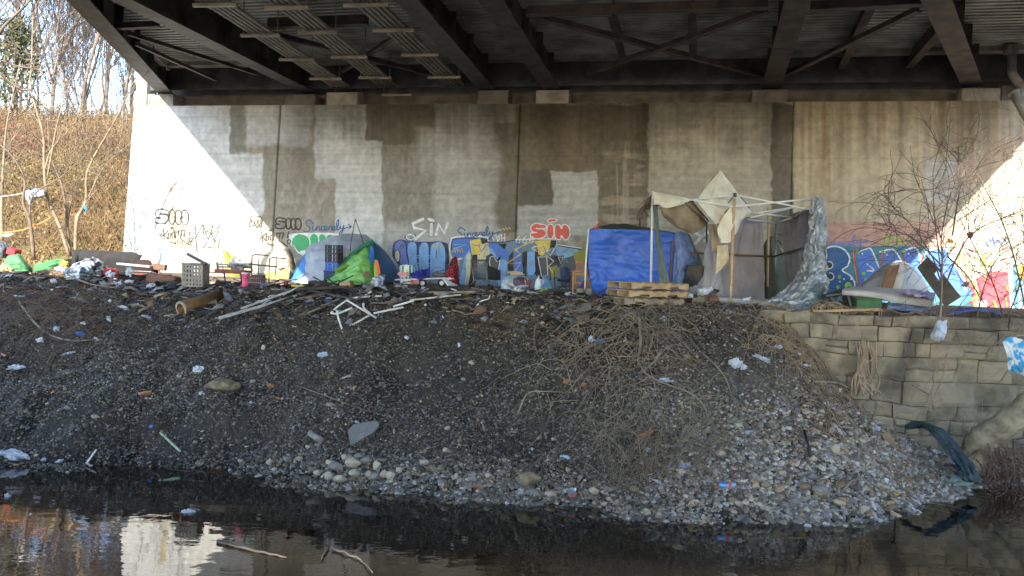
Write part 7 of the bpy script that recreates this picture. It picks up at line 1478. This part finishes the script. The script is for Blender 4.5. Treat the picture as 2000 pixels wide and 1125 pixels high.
cloth('cot_sling', [[(1612, 575, .4), (1640, 566, .4), (1660, 560, .4)], [(1610, 580, 0), (1635, 578, -.05), (1655, 574, -.05)]], Y, M('cot_sling', (.06, .065, .06)), None, 'dark folded canvas at the left end of the cot', 'canvas', amp=.02, seed=97, thick=.03)
cloth('blanket', [[(1770, 566, .3), (1800, 569, .3), (1826, 574, .3)], [(1766, 576, -.05), (1798, 580, -.08), (1824, 586, -.05)]], Y - .1, M('lilac_blanket', (.34, .26, .42), (.45, .42, .5), scale=10), None, 'lilac blanket lying on the right half of the cot', 'blanket', amp=.05, seed=98)
gb = thing('green_bin', 'dark green bin under the cot', 'bin', P(1690, 606, 16.5)); mb = MB(); mb.box(P(1691, 595, 16.5), (.54, .36, .24), None, 0, .03); mb.build('tub', M('bin_green', (.06, .16, .07), (.045, .12, .055)), gb); mb = MB(); mb.box(P(1691, 583, 16.5), (.6, .42, .03), None, 0, .01); mb.build('lid', M('bin_green', (0, 0, 0)), gb)
crumple(1657, 592, 22, 24, M('black_cloth', (0, 0, 0)), 'black sack between the cot legs', 'sack', 'black_sack', Y=16.6, seed=9)
cloth('blue_sheet', [[(1735, 594, .2), (1775, 598, .2), (1816, 602, .2)], [(1732, 606, -.1), (1775, 608, -.2), (1816, 608, -.1)]], 16.3, M('denim_sheet', (.12, .18, .34), (.2, .26, .4)), None, 'faded blue sheet under the right half of the cot', 'sheet', amp=.05, seed=99)
dome('grey_tent', 'small grey dome tent behind the cot with a brown board in its door', [[(1678, 562, .5), (1706, 535, .4), (1732, 516, .3), (1752, 510, .3), (1772, 515, .3), (1796, 540, .4), (1818, 575, .7)], [(1676, 566, .2), (1704, 548, 0), (1730, 540, -.15), (1752, 536, -.2), (1774, 540, -.2), (1800, 556, 0), (1822, 585, .4)], [(1674, 580, .1), (1702, 584, -.2), (1730, 586, -.35), (1752, 588, -.4), (1776, 590, -.4), (1802, 594, -.2), (1826, 598, .3)]], 18.0, M('grey_dome', (.42, .42, .43), (.33, .33, .35), rough=.6, scale=3),
     extra=[('door_lining', [[(1734, 520, -.1), (1756, 513, -.1), (1770, 518, -.1)], [(1730, 545, -.25), (1750, 540, -.3), (1764, 545, -.25)], [(1724, 572, -.35), (1745, 574, -.4), (1756, 574, -.4)]], M('cream_tent', (0, 0, 0)))], seed=101, back=1.6)
slab_px('brown_board', [(1721, 568), (1727, 540), (1735, 519), (1758, 517), (1754, 530), (1742, 570)], 17.35, .02, M('door_board', (.28, .145, .08), (.19, .10, .06), scale=5, bump=.2), 'brown wooden board standing in the door of the grey dome tent', 'board', tilt=.05)
# dark board with a hole
bdm = M('dark_board', (.085, .07, .05), (.055, .045, .034), rough=.8, scale=5, bump=.3); mbh = MB(); Yd = 15.9
o = [(1791, 522.6), (1812, 501), (1877, 580), (1846, 600)]; hpts = [(1825, 535), (1834, 524), (1839, 537), (1834, 548)]
vs = [P(a, b_, Yd) for a, b_ in o + hpts] + [P(a, b_, Yd + .05) for a, b_ in o + hpts]
fr_ = [(0, 1, 5, 4), (1, 2, 6, 5), (2, 3, 7, 6), (3, 0, 4, 7)]
mbh.add(vs, [q[::-1] for q in fr_] + [tuple(i + 8 for i in q) for q in fr_] + [(0, 1, 9, 8), (1, 2, 10, 9), (2, 3, 11, 10), (3, 0, 8, 11), (5, 4, 12, 13), (6, 5, 13, 14), (7, 6, 14, 15), (4, 7, 15, 12)])
mbh.build('dark_board', bdm, None, 'dark board with a hole tilted in the thorny shrub at the wall top', 'board')
cloth('blue_ground_sheet', [[(1856, 604, .2), (1900, 604, .2), (1958, 612, .2)], [(1856, 612, 0), (1905, 606, -.1), (1958, 616, 0)], [(1858, 620, -.1), (1905, 622, -.2), (1957, 624, -.1)]], 16.0, M('dusty_blue', (.10, .13, .32), (.07, .09, .22)), None, 'dusty blue tarp on the wall top under the thorny shrub', 'tarp', amp=.06, seed=103, nu=30, nv=14)
mb = MB(); mb.bar(P(1588, 608, 15.75), P(1716, 604, 15.75), .06, .05); mb.build('edge_plank', M_wood, None, 'thin pale plank lying along the edge of the stone wall', 'plank')
crumple(1895, 462, 14, 14, M('dead_leaf_clump', (.10, .03, .03), (.2, .12, .1)), 'dark red brown leaf clump caught in the thorny shrub', 'leaf clump', 'leaf_clump', Y=15.4)
crumple(1855, 473, 10, 9, M('gold_leaf', (.50, .33, .05)), 'golden leaf clump caught in the thorny shrub', 'leaf clump', 'leaf_clump', Y=15.4)
crumple(1886, 558, 16, 12, M('dead_brown_leaf', (.22, .13, .08)), 'brown dead leaf cluster right of the tilted dark board', 'leaf clump', 'leaf_clump', Y=15.4)
# things hanging before the stone wall
bg = thing('tied_bag', 'translucent white bag tied to the upright stem before the stone wall', 'plastic bag', P(1833, 664, 14.95)); mb = MB()
mb.sheet(pl([[(1831, 627), (1834, 626, -.03), (1838, 627), (1841, 630)], [(1826, 640, 0), (1832, 640, -.1), (1840, 640, -.12), (1848, 638, 0)], [(1818, 654, 0), (1828, 656, -.16), (1838, 656, -.16), (1846, 652, 0)], [(1819, 660, 0), (1828, 665, -.08), (1838, 665, -.08), (1844, 660, 0)]], 15), 30, 24, .03, 7, 104, .02, 0, .2); mb.build('bag_body', M_bag, bg)
mb = MB(); mb.sheet(pl([[(1842, 628), (1850, 624)], [(1840, 634), (1848, 636)]], 15), 6, 6, .02, 4, 3, .01); mb.build('bag_handle', M_bag, bg)
bc = thing('hanging_cloth', 'blue and white patterned cloth hanging from twigs at the right edge', 'cloth', P(1980, 735, 14.2)); mb = MB()
mb.sheet(pl([[(1958, 668), (1972, 658, -.05), (1990, 662, -.05), (2004, 668)], [(1966, 690, -.05), (1980, 690, -.12), (1996, 692, -.1), (2012, 695)], [(1970, 708, 0), (1984, 712, -.12), (1998, 716, -.1), (2014, 714)], [(1968, 722, 0), (1986, 726, -.05), (2004, 736, -.05), (2016, 730)]], 14.2), 30, 30, .06, 6, 105, .01, 0, .4); mb.build('fabric', M('blue_white_cloth', (.05, .32, .62), (.62, .68, .72), scale=7, mixlo=.48, mixhi=.56), bc)
# long dark tarp roll sliding into the water
w = smooth_line([P(1768, 834, 14.7), P(1796, 830, 14.5), P(1822, 838, 14.2), P(1850, 862, 14.0), P(1876, 898, 13.75), P(1892, 924, 13.5), P(1897, 940, 13.4)], 70)
rr = np.interp(np.linspace(0, 1, 70), [0, .1, .3, .55, .8, .95, 1], [.04, .07, .08, .12, .16, .15, .10]); mb = MB(); n = 30; vs = []
for i, p in enumerate(w):
    t = (w[min(i + 1, 69)] - w[max(i - 1, 0)]).normalized(); a = t.cross(Vector((0, -1, .3))).normalized(); b_ = t.cross(a)
    for j in range(n):
        th = 2 * math.pi * j / n; r = rr[i] * (.85 + .22 * math.sin(4 * th + i * .09 + 1.5 * math.sin(i * .13)) + .16 * math.sin(7 * th - i * .14) + .7 * (float(fbm(i * .22, 4 * math.sin(th) + 9, 3, 4)) - .5) + (.35 * (float(vn(j * .8, 7, 5)) - .5) if i > 66 else 0))
        vs.append(p + a * math.cos(th) * r + b_ * math.sin(th) * r * .5)
mb.add(vs, [(i * n + j, i * n + (j + 1) % n, (i + 1) * n + (j + 1) % n, (i + 1) * n + j) for i in range(69) for j in range(n)], 0, False)
mb.build('tarp_roll', M('teal_tarp', (.014, .03, .036), (.028, .05, .058), rough=.42, scale=5, bump=.5), None, 'twisted dark teal tarp trailing down from the bank into the water', 'tarp')
slab_px('bark_board', [(1722, 848), (1736, 842), (1760, 884), (1757, 898), (1742, 896)], 14.3, .05, M('bark_board', (.28, .19, .10), (.2, .13, .07), bump=.4), 'short tan board leaning on the roots beside the dark tarp', 'board', tilt=.4)
# ---------------------------------------------------------------- lying on the bank
pp = thing('clay_pipe', 'length of brown clay pipe lying on the upper bank', 'pipe', PG(385, 606)); a, b_ = PG(353, 617) + Vector((0, 0, .16)), PG(420, 592) + Vector((0, .25, .15)); d = (b_ - a).normalized()
mb = MB(); mb.lathe(a, [(.13, 0), (.165, 0), (.17, .05), (.16, .1), (.155, (b_ - a).length), (.0, (b_ - a).length)], 22, d); mb.lathe(a, [(.13, 0), (.12, .3), (0, .32)], 22, d); mb.build('barrel', M('clay', (.27, .15, .065), (.18, .10, .05), rough=.6, scale=5), pp); mb = MB(); mb.lathe(a - d * .01, [(.125, 0), (.178, 0), (.182, .03), (.17, .05)], 22, d); mb.build('rim', M('clay_rim', (.34, .27, .2), (.25, .19, .14)), pp)
def plank(a, b_, w, h, m, label, za=.06, zb=.06, name='plank', cat='plank', group=None, Ya=None, Yb=None):
    p = (PG(*a) if Ya is None else P(*a, Ya)) + Vector((0, 0, za if Ya is None else 0)); q = (PG(*b_) if Yb is None else P(*b_, Yb)) + Vector((0, 0, zb if Yb is None else 0))
    mb = MB(); mb.bar(p, q, w, h, bev=min(w, h) * .15); return mb.build(name, m, None, label, cat, group)
M_pw = M('pale_batten', (.50, .49, .46), (.33, .31, .28), rough=.8, scale=6)
plank((428, 636), (655, 574), .08, .06, M_pw, 'long pale batten running up the dark bank from the lower left', .16, .22)
plank((470, 622), (566, 590), .05, .04, M_pw, 'thin pale lath beside the long pale batten', .22, .26, 'lath', 'lath')
plank((600, 622), (662, 596), .04, .04, M_woodg, 'grey stick below the long pale batten', .1, .14, 'stick', 'stick')
plank((800, 600), (900, 588), .05, .04, M_pw, 'pale lath right of the collapsed white frame', .14, .14, 'lath', 'lath')
plank((760, 606), (850, 586), .05, .05, M_char, 'burnt pole under the right end of the white frame', .1, .16, 'pole', 'pole')
plank((590, 575), (700, 600), .04, .04, M_char, 'burnt pole crossing the bank left of the white frame', .12, .16, 'pole', 'pole')
plank((560, 602), (652, 576), .09, .03, M_woodg, 'shorter grey board lying against the long pale batten', .16, .12)
plank((488, 622), (572, 592), .10, .09, M_char, 'dark charred beam between the batten and the bank top', .1, .12, 'beam', 'beam')
plank((552, 598), (590, 580), .03, .03, M_pw, 'short white stick above the charred beam', .25, .3, 'stick', 'stick')
plank((700, 571), (880, 566), .09, .05, M_char, 'blackened board at the bank edge before the wagon', Ya=18, Yb=18)
plank((840, 573), (1030, 577), .10, .06, M_wood, 'long tan plank lying along the edge of the bank', Ya=17.6, Yb=17.5)
plank((1000, 579), (1180, 585), .10, .05, M_woodg, 'weathered plank continuing right of the long tan plank', Ya=17.4, Yb=17.2)
plank((800, 581), (930, 580), .08, .05, M_woodg, 'dark grey plank below the long tan plank', .1, .1)
plank((560, 566), (680, 560), .12, .06, M_char, 'sooty board lying before the burnt heap', Ya=18.4, Yb=18.4)
plank((440, 566), (560, 570), .12, .05, M_char, 'sooty board below the wire basket', Ya=18.6, Yb=18.5)
tf = thing('tube_frame', 'collapsed frame of bent white tubes scattered on the upper bank', 'frame', PG(710, 605)); M_tube = M('tube_white', (.66, .66, .66), (.52, .51, .5), rough=.4, scale=6)
for st in ([(677, 584), (710, 580), (746, 578)], [(677, 586), (735, 621)], [(646, 612), (657, 601), (677, 587)], [(646, 612), (661, 612), (688, 601)], [(658, 606), (662, 625), (671, 649)], [(676, 642), (721, 616)], [(730, 613), (776, 568)], [(730, 612), (788, 600)], [(679, 599), (726, 569)], [(710, 592), (711, 602), (723, 612)], [(766, 593), (823, 578)], [(768, 599), (808, 587)]):
    Yt = PG(*st[len(st) // 2]).y - .35; mb = MB(); w = [P(a, b_, Yt + .01 * i) for i, (a, b_) in enumerate(st)]; mb.tube(smooth_line(w, 12) if len(w) > 2 else w, .023, 8); mb.build('tube', M_tube, tf)
for i, st in enumerate(([(688, 630), (725, 590)], [(740, 600), (770, 586)], [(700, 575), (690, 590)], [(812, 590), (850, 580)])): w = [PG(*p) + Vector((0, 0, .12)) for p in st]; mb = MB(); mb.tube(w, .02, 6); mb.build('charred_stick', M_char, None, 'dark stick lying among the white tubes', 'stick', 'dark sticks among the white tubes')
ts = thing('trestle', 'black folded metal trestle before the shopping cart', 'trestle', P(930, 576, 17.9))
for a, b_ in (((912, 577), (931, 559)), ((931, 559), (946, 576)), ((918, 577), (935, 562)), ((912, 577), (946, 577))): mb = MB(); mb.bar(P(*a, 17.9), P(*b_, 17.85), .05, .03); mb.build('bar', M_blackm, ts)
crumple(1015, 572, 36, 14, M('black_white_cloth', (.6, .6, .6), (.03, .03, .035), scale=6, mixlo=.48, mixhi=.52), 'black and white cloth at the bank edge below the blanket heap', 'cloth', 'black_white_cloth', Y=17.6)
crumple(1060, 570, 26, 10, M('green_rag', (.16, .34, .10)), 'green rag below the white jug', 'rag', 'green_rag', Y=17.7)
crumple(1085, 578, 34, 12, M_bag, 'long crumpled white plastic right of the green rag', 'plastic sheet', 'plastic_sheet', Y=17.4)
crumple(1112, 579, 26, 12, M_bag, 'crumpled white plastic next to the white poles', 'plastic sheet', 'plastic_sheet', Y=17.3)
crumple(1000, 562, 24, 6, M('tan_rag', (.40, .3, .16)), 'tan rag before the blanket heap', 'rag', 'tan_rag', Y=18.5)
LIT = [(385, 727, 26, 20, 'w', 'pale plastic sheet above the flat brown boulder', 'plastic_sheet'), (394, 772, 13, 10, 'w', 'white paper scrap left under the flat brown boulder', 'paper_scrap'), (30, 722, 44, 16, 'w', 'torn white plastic bag at the left edge of the bank', 'plastic_bag'),
       (28, 894, 66, 26, 'w', 'large soaked white bag at the left waterline', 'plastic_bag'), (85, 902, 16, 8, 'b', 'pale blue scrap at the waterline right of the soaked bag', 'paper_scrap'), (116, 903, 20, 8, 'w', 'white scrap at the waterline left of the white stick', 'paper_scrap'), (110, 648, 22, 14, 'w', 'white bag on the bramble above the blue rag', 'plastic_bag'), (80, 670, 20, 14, 'w', 'white torn paper under the bramble', 'paper_scrap'), (163, 634, 15, 10, 'w', 'white wrapper at the right of the bramble', 'wrapper'), (155, 655, 24, 10, 'bl', 'bright blue scrap below the white wrapper', 'blue_scrap'), (189, 665, 14, 7, 'w', 'small white scrap right of the bright blue one', 'paper_scrap'),
       (6, 697, 15, 9, 'p', 'pink scrap at the very left edge of the bank', 'pink_scrap'), (134, 692, 30, 7, 'w', 'pale flattened paper strip below the bramble', 'paper_strip'), (104, 554, 16, 14, 'w', 'grey white rag on top of the bramble', 'rag'), (242, 606, 34, 12, 'w', 'white newspaper sheet left of the clay pipe', 'paper_sheet'), (215, 590, 12, 8, 'w', 'white tissue above the newspaper sheet', 'tissue'), (288, 622, 22, 9, 'b', 'bluish flat plastic below the newspaper sheet', 'plastic_sheet'), (212, 628, 10, 18, 'w', 'narrow hanging white strip beside the bramble', 'paper_strip'), (265, 602, 40, 14, 'r', 'tan flat stone like cardboard left of the clay pipe', 'cardboard'),
       (423, 623, 8, 5, 'w', 'tiny white scrap right of the clay pipe mouth', 'paper_scrap'), (633, 696, 30, 11, 'b', 'bluish crumpled plastic bottle on the middle bank', 'crushed_bottle'), (795, 662, 15, 8, 'w', 'small white carton flap under the black block', 'carton_flap'), (490, 789, 11, 8, 'b', 'pale blue scrap right of the flat brown boulder', 'paper_scrap'), (530, 758, 24, 12, 'o', 'curled orange brown leaf on the middle bank', 'dead_leaf'), (543, 780, 16, 5, 'o', 'thin orange chip below the curled leaf', 'wood_chip'),
       (295, 838, 10, 10, 'bl', 'blue wrapper with orange corner above the green cane', 'wrapper'), (283, 772, 30, 8, 'o', 'brown bark piece left of the curled leaf', 'bark_piece'), (697, 826, 16, 5, 'w', 'white foil on top of the concrete slab', 'foil'), (896, 680, 6, 16, 'b', 'bluish strip hanging in the hollow of the bank', 'plastic_strip'), (960, 612, 12, 10, 'w', 'white cup lying in the rootlets', 'cup'), (1437, 718, 34, 26, 'w', 'white rag spread over the bare earth', 'rag'), (1490, 704, 52, 12, 'w', 'long white cloth strip above the white rag', 'cloth_strip'), (1452, 722, 18, 14, 'w', 'small white rag touching the spread one', 'rag'), (1155, 668, 20, 18, 'b', 'clear blue plastic tangled in the vines', 'plastic_sheet'), (1172, 672, 18, 14, 'bl', 'dark blue plastic tangled in the vines', 'plastic_sheet'), (1295, 627, 22, 12, 'b', 'crumpled clear plastic below the pallets', 'plastic_sheet'), (1300, 746, 26, 14, 'b', 'clear crumpled wrapper in the middle vines', 'wrapper'), (1272, 741, 14, 8, 'w', 'white wrapper left of the clear one', 'wrapper'),
       (1105, 750, 16, 14, 'o', 'orange dead leaf left of the vine tangle', 'dead_leaf'), (1142, 755, 12, 10, 'o', 'small orange dead leaf in the vine tangle', 'dead_leaf'), (1262, 850, 42, 16, 'o', 'large curled brown leaves on the lower bank', 'dead_leaf'), (1248, 858, 16, 10, 'o', 'brown leaf left of the large curled ones', 'dead_leaf'), (1104, 896, 24, 12, 'b', 'pale blue plastic on the lower gravel', 'plastic_sheet'), (1455, 848, 28, 10, 'b', 'pale blue crushed bottle below the bare earth', 'crushed_bottle'), (1265, 884, 14, 12, 'b', 'grey blue plastic beside the fine bush', 'plastic_sheet'), (1335, 914, 30, 14, 'b', 'crumpled clear bottle near the lower shore', 'crushed_bottle'), (1288, 944, 40, 7, 'w', 'long white plastic strip near the water', 'plastic_strip'), (1310, 834, 12, 6, 'bl', 'tiny blue cap on the lower gravel', 'bottle_cap'), (1040, 880, 10, 8, 'b', 'pale disc of plastic on the gravel', 'plastic_disc'), (1430, 847, 8, 8, 'o', 'small red brick chip by the crushed bottle', 'brick_chip'),
       (1712, 842, 22, 16, 'w', 'silver white foil bag beside the bark board', 'foil_bag'), (1728, 892, 24, 12, 'w', 'white paper below the bark board', 'paper_sheet'), (1645, 850, 18, 12, 'w', 'white crumple in the right hand roots', 'paper_scrap'), (1575, 716, 18, 8, 'w', 'white scrap beside the wall foot', 'paper_scrap'), (1520, 680, 22, 12, 'b', 'clear plastic near the loose wall block', 'plastic_sheet'), (1560, 695, 12, 8, 'b', 'blue scrap by the wall foot', 'blue_scrap'), (1560, 948, 52, 10, 'b', 'crushed blue white plastic left of the tan stone', 'plastic_sheet'), (1675, 935, 16, 10, 'b', 'blue grey plastic on the right shore', 'plastic_sheet'), (1395, 968, 12, 6, 'o', 'brown leaf under the blue can', 'dead_leaf'), (1720, 880, 20, 8, 'o', 'orange leaves by the bark board', 'dead_leaf'), (1640, 945, 26, 8, 'o', 'brown leaves beside the driftwood stick', 'dead_leaf'), (1545, 905, 20, 10, 'o', 'orange brown leaves by the squarish pale stone', 'dead_leaf'), (1105, 962, 14, 10, 'w', 'white lid beside the clear cup', 'lid'), (1015, 945 + 22, 10, 8, 'w', 'white scrap in the shallow by the grey slab', 'paper_scrap'), (427, 916, 12, 8, 'o', 'orange stone chip at the waterline', 'brick_chip'), (450, 920, 10, 6, 'b', 'pale blue scrap in the shallow right of the orange chip', 'paper_scrap')]
LM = {'w': M_bag, 'b': M('pale_blue_plastic', (.42, .50, .64), (.3, .36, .5), rough=.35, scale=8), 'bl': M('blue_scrap', (.04, .18, .52)), 'p': M('pink_scrap', (.6, .25, .28)), 'o': M('dead_leaf', (.34, .16, .06), (.24, .11, .05), scale=9), 'r': M('cardboard', (.26, .22, .16))}
for i, (a, b_, w, h, k, lab, nm) in enumerate(LIT):
    crumple(a, b_, w * .85, h * .9, LM[k], lab, nm.replace('_', ' '), nm, seed=i + 20)
plank((313, 852), (352, 888), .035, .035, M('green_cane', (.33, .46, .22), (.42, .50, .34)), 'pale green cane lying on the lower left gravel', name='cane', cat='cane')
plank((188, 884), (170, 910), .03, .02, M_white, 'short white stick upright at the left waterline', .05, .03, 'stick', 'stick'); plank((168, 909), (184, 917), .03, .02, M_pw, 'pale stick lying at the foot of the white stick', .03, .02, 'stick', 'stick')
mb = MB(); mb.tube([PG(605, 852) + Vector((0, 0, .05)), PG(630, 868) + Vector((0, 0, .05))], .06, 10); mb.build('stone_core', M_rock2, None, 'short cylinder of grey concrete on the gravel left of the slab', 'concrete core')
mb = MB(); mb.tube([PG(1570, 850) + Vector((0, 0, .06)), PG(1586, 906) + Vector((0, 0, .05))], .03, 8); mb.build('black_tube', M_crb, None, 'black rubber tube lying down the right shore', 'tube')
mb = MB(); mb.tube([PG(270, 776) + Vector((0, 0, .04)), PG(296, 768) + Vector((0, 0, .04))], .03, 6); mb.build('bark_stick', M_wood, None, 'short brown stick on the left gravel', 'stick')
cu = thing('clear_cup', 'clear plastic cup with red print standing at the water edge', 'cup', PG(1121, 980)); c = PG(1121, 982); ax = (-.25, -.1, 1); mb = MB(); mb.lathe(c, [(0, 0), (.055, 0), (.08, .2), (.083, .2), (.083, .21)], 18, ax); mb.build('wall', M('clear_plastic', (.55, .6, .66), rough=.15, trans=.55), cu); mb = MB(); mb.lathe(c + Vector((-.03, -.012, .12)), [(.0715, 0), (.075, .035)], 18, ax); mb.build('red_print', M('carton_red', (0, 0, 0)), cu)
cb = thing('drink_can', 'bright blue can with a red band lying on the right shore', 'can', PG(1418, 953)); c = PG(1402, 954) + Vector((0, 0, .05)); ax = (1, .1, .02); mb = MB(); mb.lathe(c, [(0, 0), (.045, .005), (.055, .03), (.055, .26), (.045, .28), (0, .28)], 16, ax); mb.build('body', M('can_blue', (.04, .25, .60), (.3, .45, .6), rough=.3, metal=.4, scale=9), cb); mb = MB(); mb.lathe(c, [(.056, .15), (.058, .16), (.058, .19), (.056, .2)], 16, ax); mb.build('band', M('carton_red', (0, 0, 0)), cb); mb = MB(); mb.lathe(c, [(.03, -.01), (.034, .0), (.0, -.012)], 12, ax); mb.build('cap', M('carton_red', (0, 0, 0)), cb)
mb = MB(); mb.lathe(PG(1747, 968), [(0, 0), (.04, 0), (.05, .06), (.042, .06), (.035, .01)], 12, (.1, -.5, 1)); mb.build('yellow_cup', M('yellow_plastic', (0, 0, 0)), None, 'small yellow plastic cup at the right shore', 'cup')
for i, (a, b_, w, h, m, lab, nm) in enumerate(((1870, 952, 60, 26, M('sage_plastic', (.22, .29, .24), (.3, .36, .3)), 'grey green plastic sheet in the water under the dark tarp', 'plastic_sheet'), (1915, 945, 30, 16, M('sage_plastic', (0, 0, 0)), 'pale green bag right of the dark tarp end', 'plastic_bag'), (1925, 936, 14, 10, M('lime_scrap', (.45, .5, .12)), 'yellow green scrap among the roots', 'green_scrap'), (1830, 940, 26, 10, M('sage_plastic', (0, 0, 0)), 'green rag on the shore left of the dark tarp', 'rag'))):
    crumple(a, b_, w, h, m, lab, nm.replace('_', ' '), nm, seed=i + 90)
for i, (a, b_, w, h, lab) in enumerate(((367, 1000, 26, 14, 'white plastic lump floating in the dark water'), (15, 970, 16, 12, 'white paper floating at the left edge of the water'), (60, 1005, 8, 10, 'small white scrap floating lower left'), (1195, 1065, 10, 5, 'tiny white scrap floating mid stream'))):
    p = PZ(a, b_, .0); s = p.y / F; crumple(a, b_, w, h, M_bag, lab, 'litter', 'floating_scrap', Y=p.y, seed=i + 70, lift=-.03)
crumple(855, 918, 16, 6, M_bag, 'white scrap in the shallow right of the rock heap', 'litter', 'white_scrap', seed=77) if False else None
mb = MB(); mb.tube(smooth_line([P(974, 590, 17.0), P(960, 584, 17.0), P(940, 588, 16.9), P(930, 600, 16.8), P(926, 612, 16.7)], 16), .014, 6); mb.tube(smooth_line([P(974, 590, 17.0), P(1000, 592, 17), P(1020, 600, 16.9)], 8), .012, 6); mb.build('white_cable', M_white, None, 'loop of white cable hanging over the hollow of the bank', 'cable')

# ---------------------------------------------------------------- small rubbish and burnt scraps along the edge of the ledge
rgz = np.random.default_rng(66); mb = MB()
mz = [M_char, M_woodg, M('scrap_grey', (.28, .29, .31), (.16, .16, .17), scale=9), M('scrap_white', (.5, .5, .52)), M('scrap_brown', (.19, .12, .07)), M('scrap_blue', (.08, .14, .3)), M('scrap_tan', (.36, .28, .17))]
for i in range(2300):
    px = rgz.uniform(150, 1200) if i % 5 else rgz.uniform(-30, 400); x = px; Yq = np.interp((px - 1000) * 17.5 / F, EX, EY) + rgz.normal(.25, .7); p = G(px, 560, Yq)
    if p.y < 12: continue
    k = rgz.choice(7, p=[.52, .13, .12, .035, .12, .015, .06]); t = rgz.uniform()
    if t < .42:
        L = rgz.uniform(.12, .6) * (1.5 if k < 2 else .7); a = rgz.uniform(0, 3.14); d = Vector((math.cos(a), math.sin(a) * .5, rgz.uniform(-.1, .35) * (1 if rgz.uniform() < .5 else .2))); mb.tube([p + Vector((0, 0, .02)), p + d * L * .5 + Vector((0, 0, .04 + rgz.uniform(-.03, .05))), p + d * L + Vector((0, 0, .03))], [rgz.uniform(.006, .02)] * 3, 4, int(k))
    elif t < .75: mb.rock(p + Vector((0, 0, .03)), (rgz.uniform(.06, .26), rgz.uniform(.05, .16), rgz.uniform(.03, .12)), i, None, .9, True, int(k), 1)
    else:
        s_ = rgz.uniform(.05, .2); a = rgz.uniform(0, 3.14); u = Vector((math.cos(a), math.sin(a), rgz.uniform(-.4, .6))) * s_; v = Vector((-math.sin(a), math.cos(a), rgz.uniform(-.5, .8))) * s_ * rgz.uniform(.4, 1)
        q = p + Vector((0, 0, .05)); c_ = [[q - u - v, q - v * .8 + Vector((0, 0, s_ * .3)), q + u - v], [q - u, q + Vector((0, 0, s_ * .5)), q + u * .9], [q - u + v, q + v * 1.1, q + u + v]]; mb.sheet(c_, 5, 5, .0, 4, i, .004, int(k))
mb.build('debris', mz, None, 'burnt scraps, sticks and rubbish strewn along the edge of the ledge', kind='stuff')
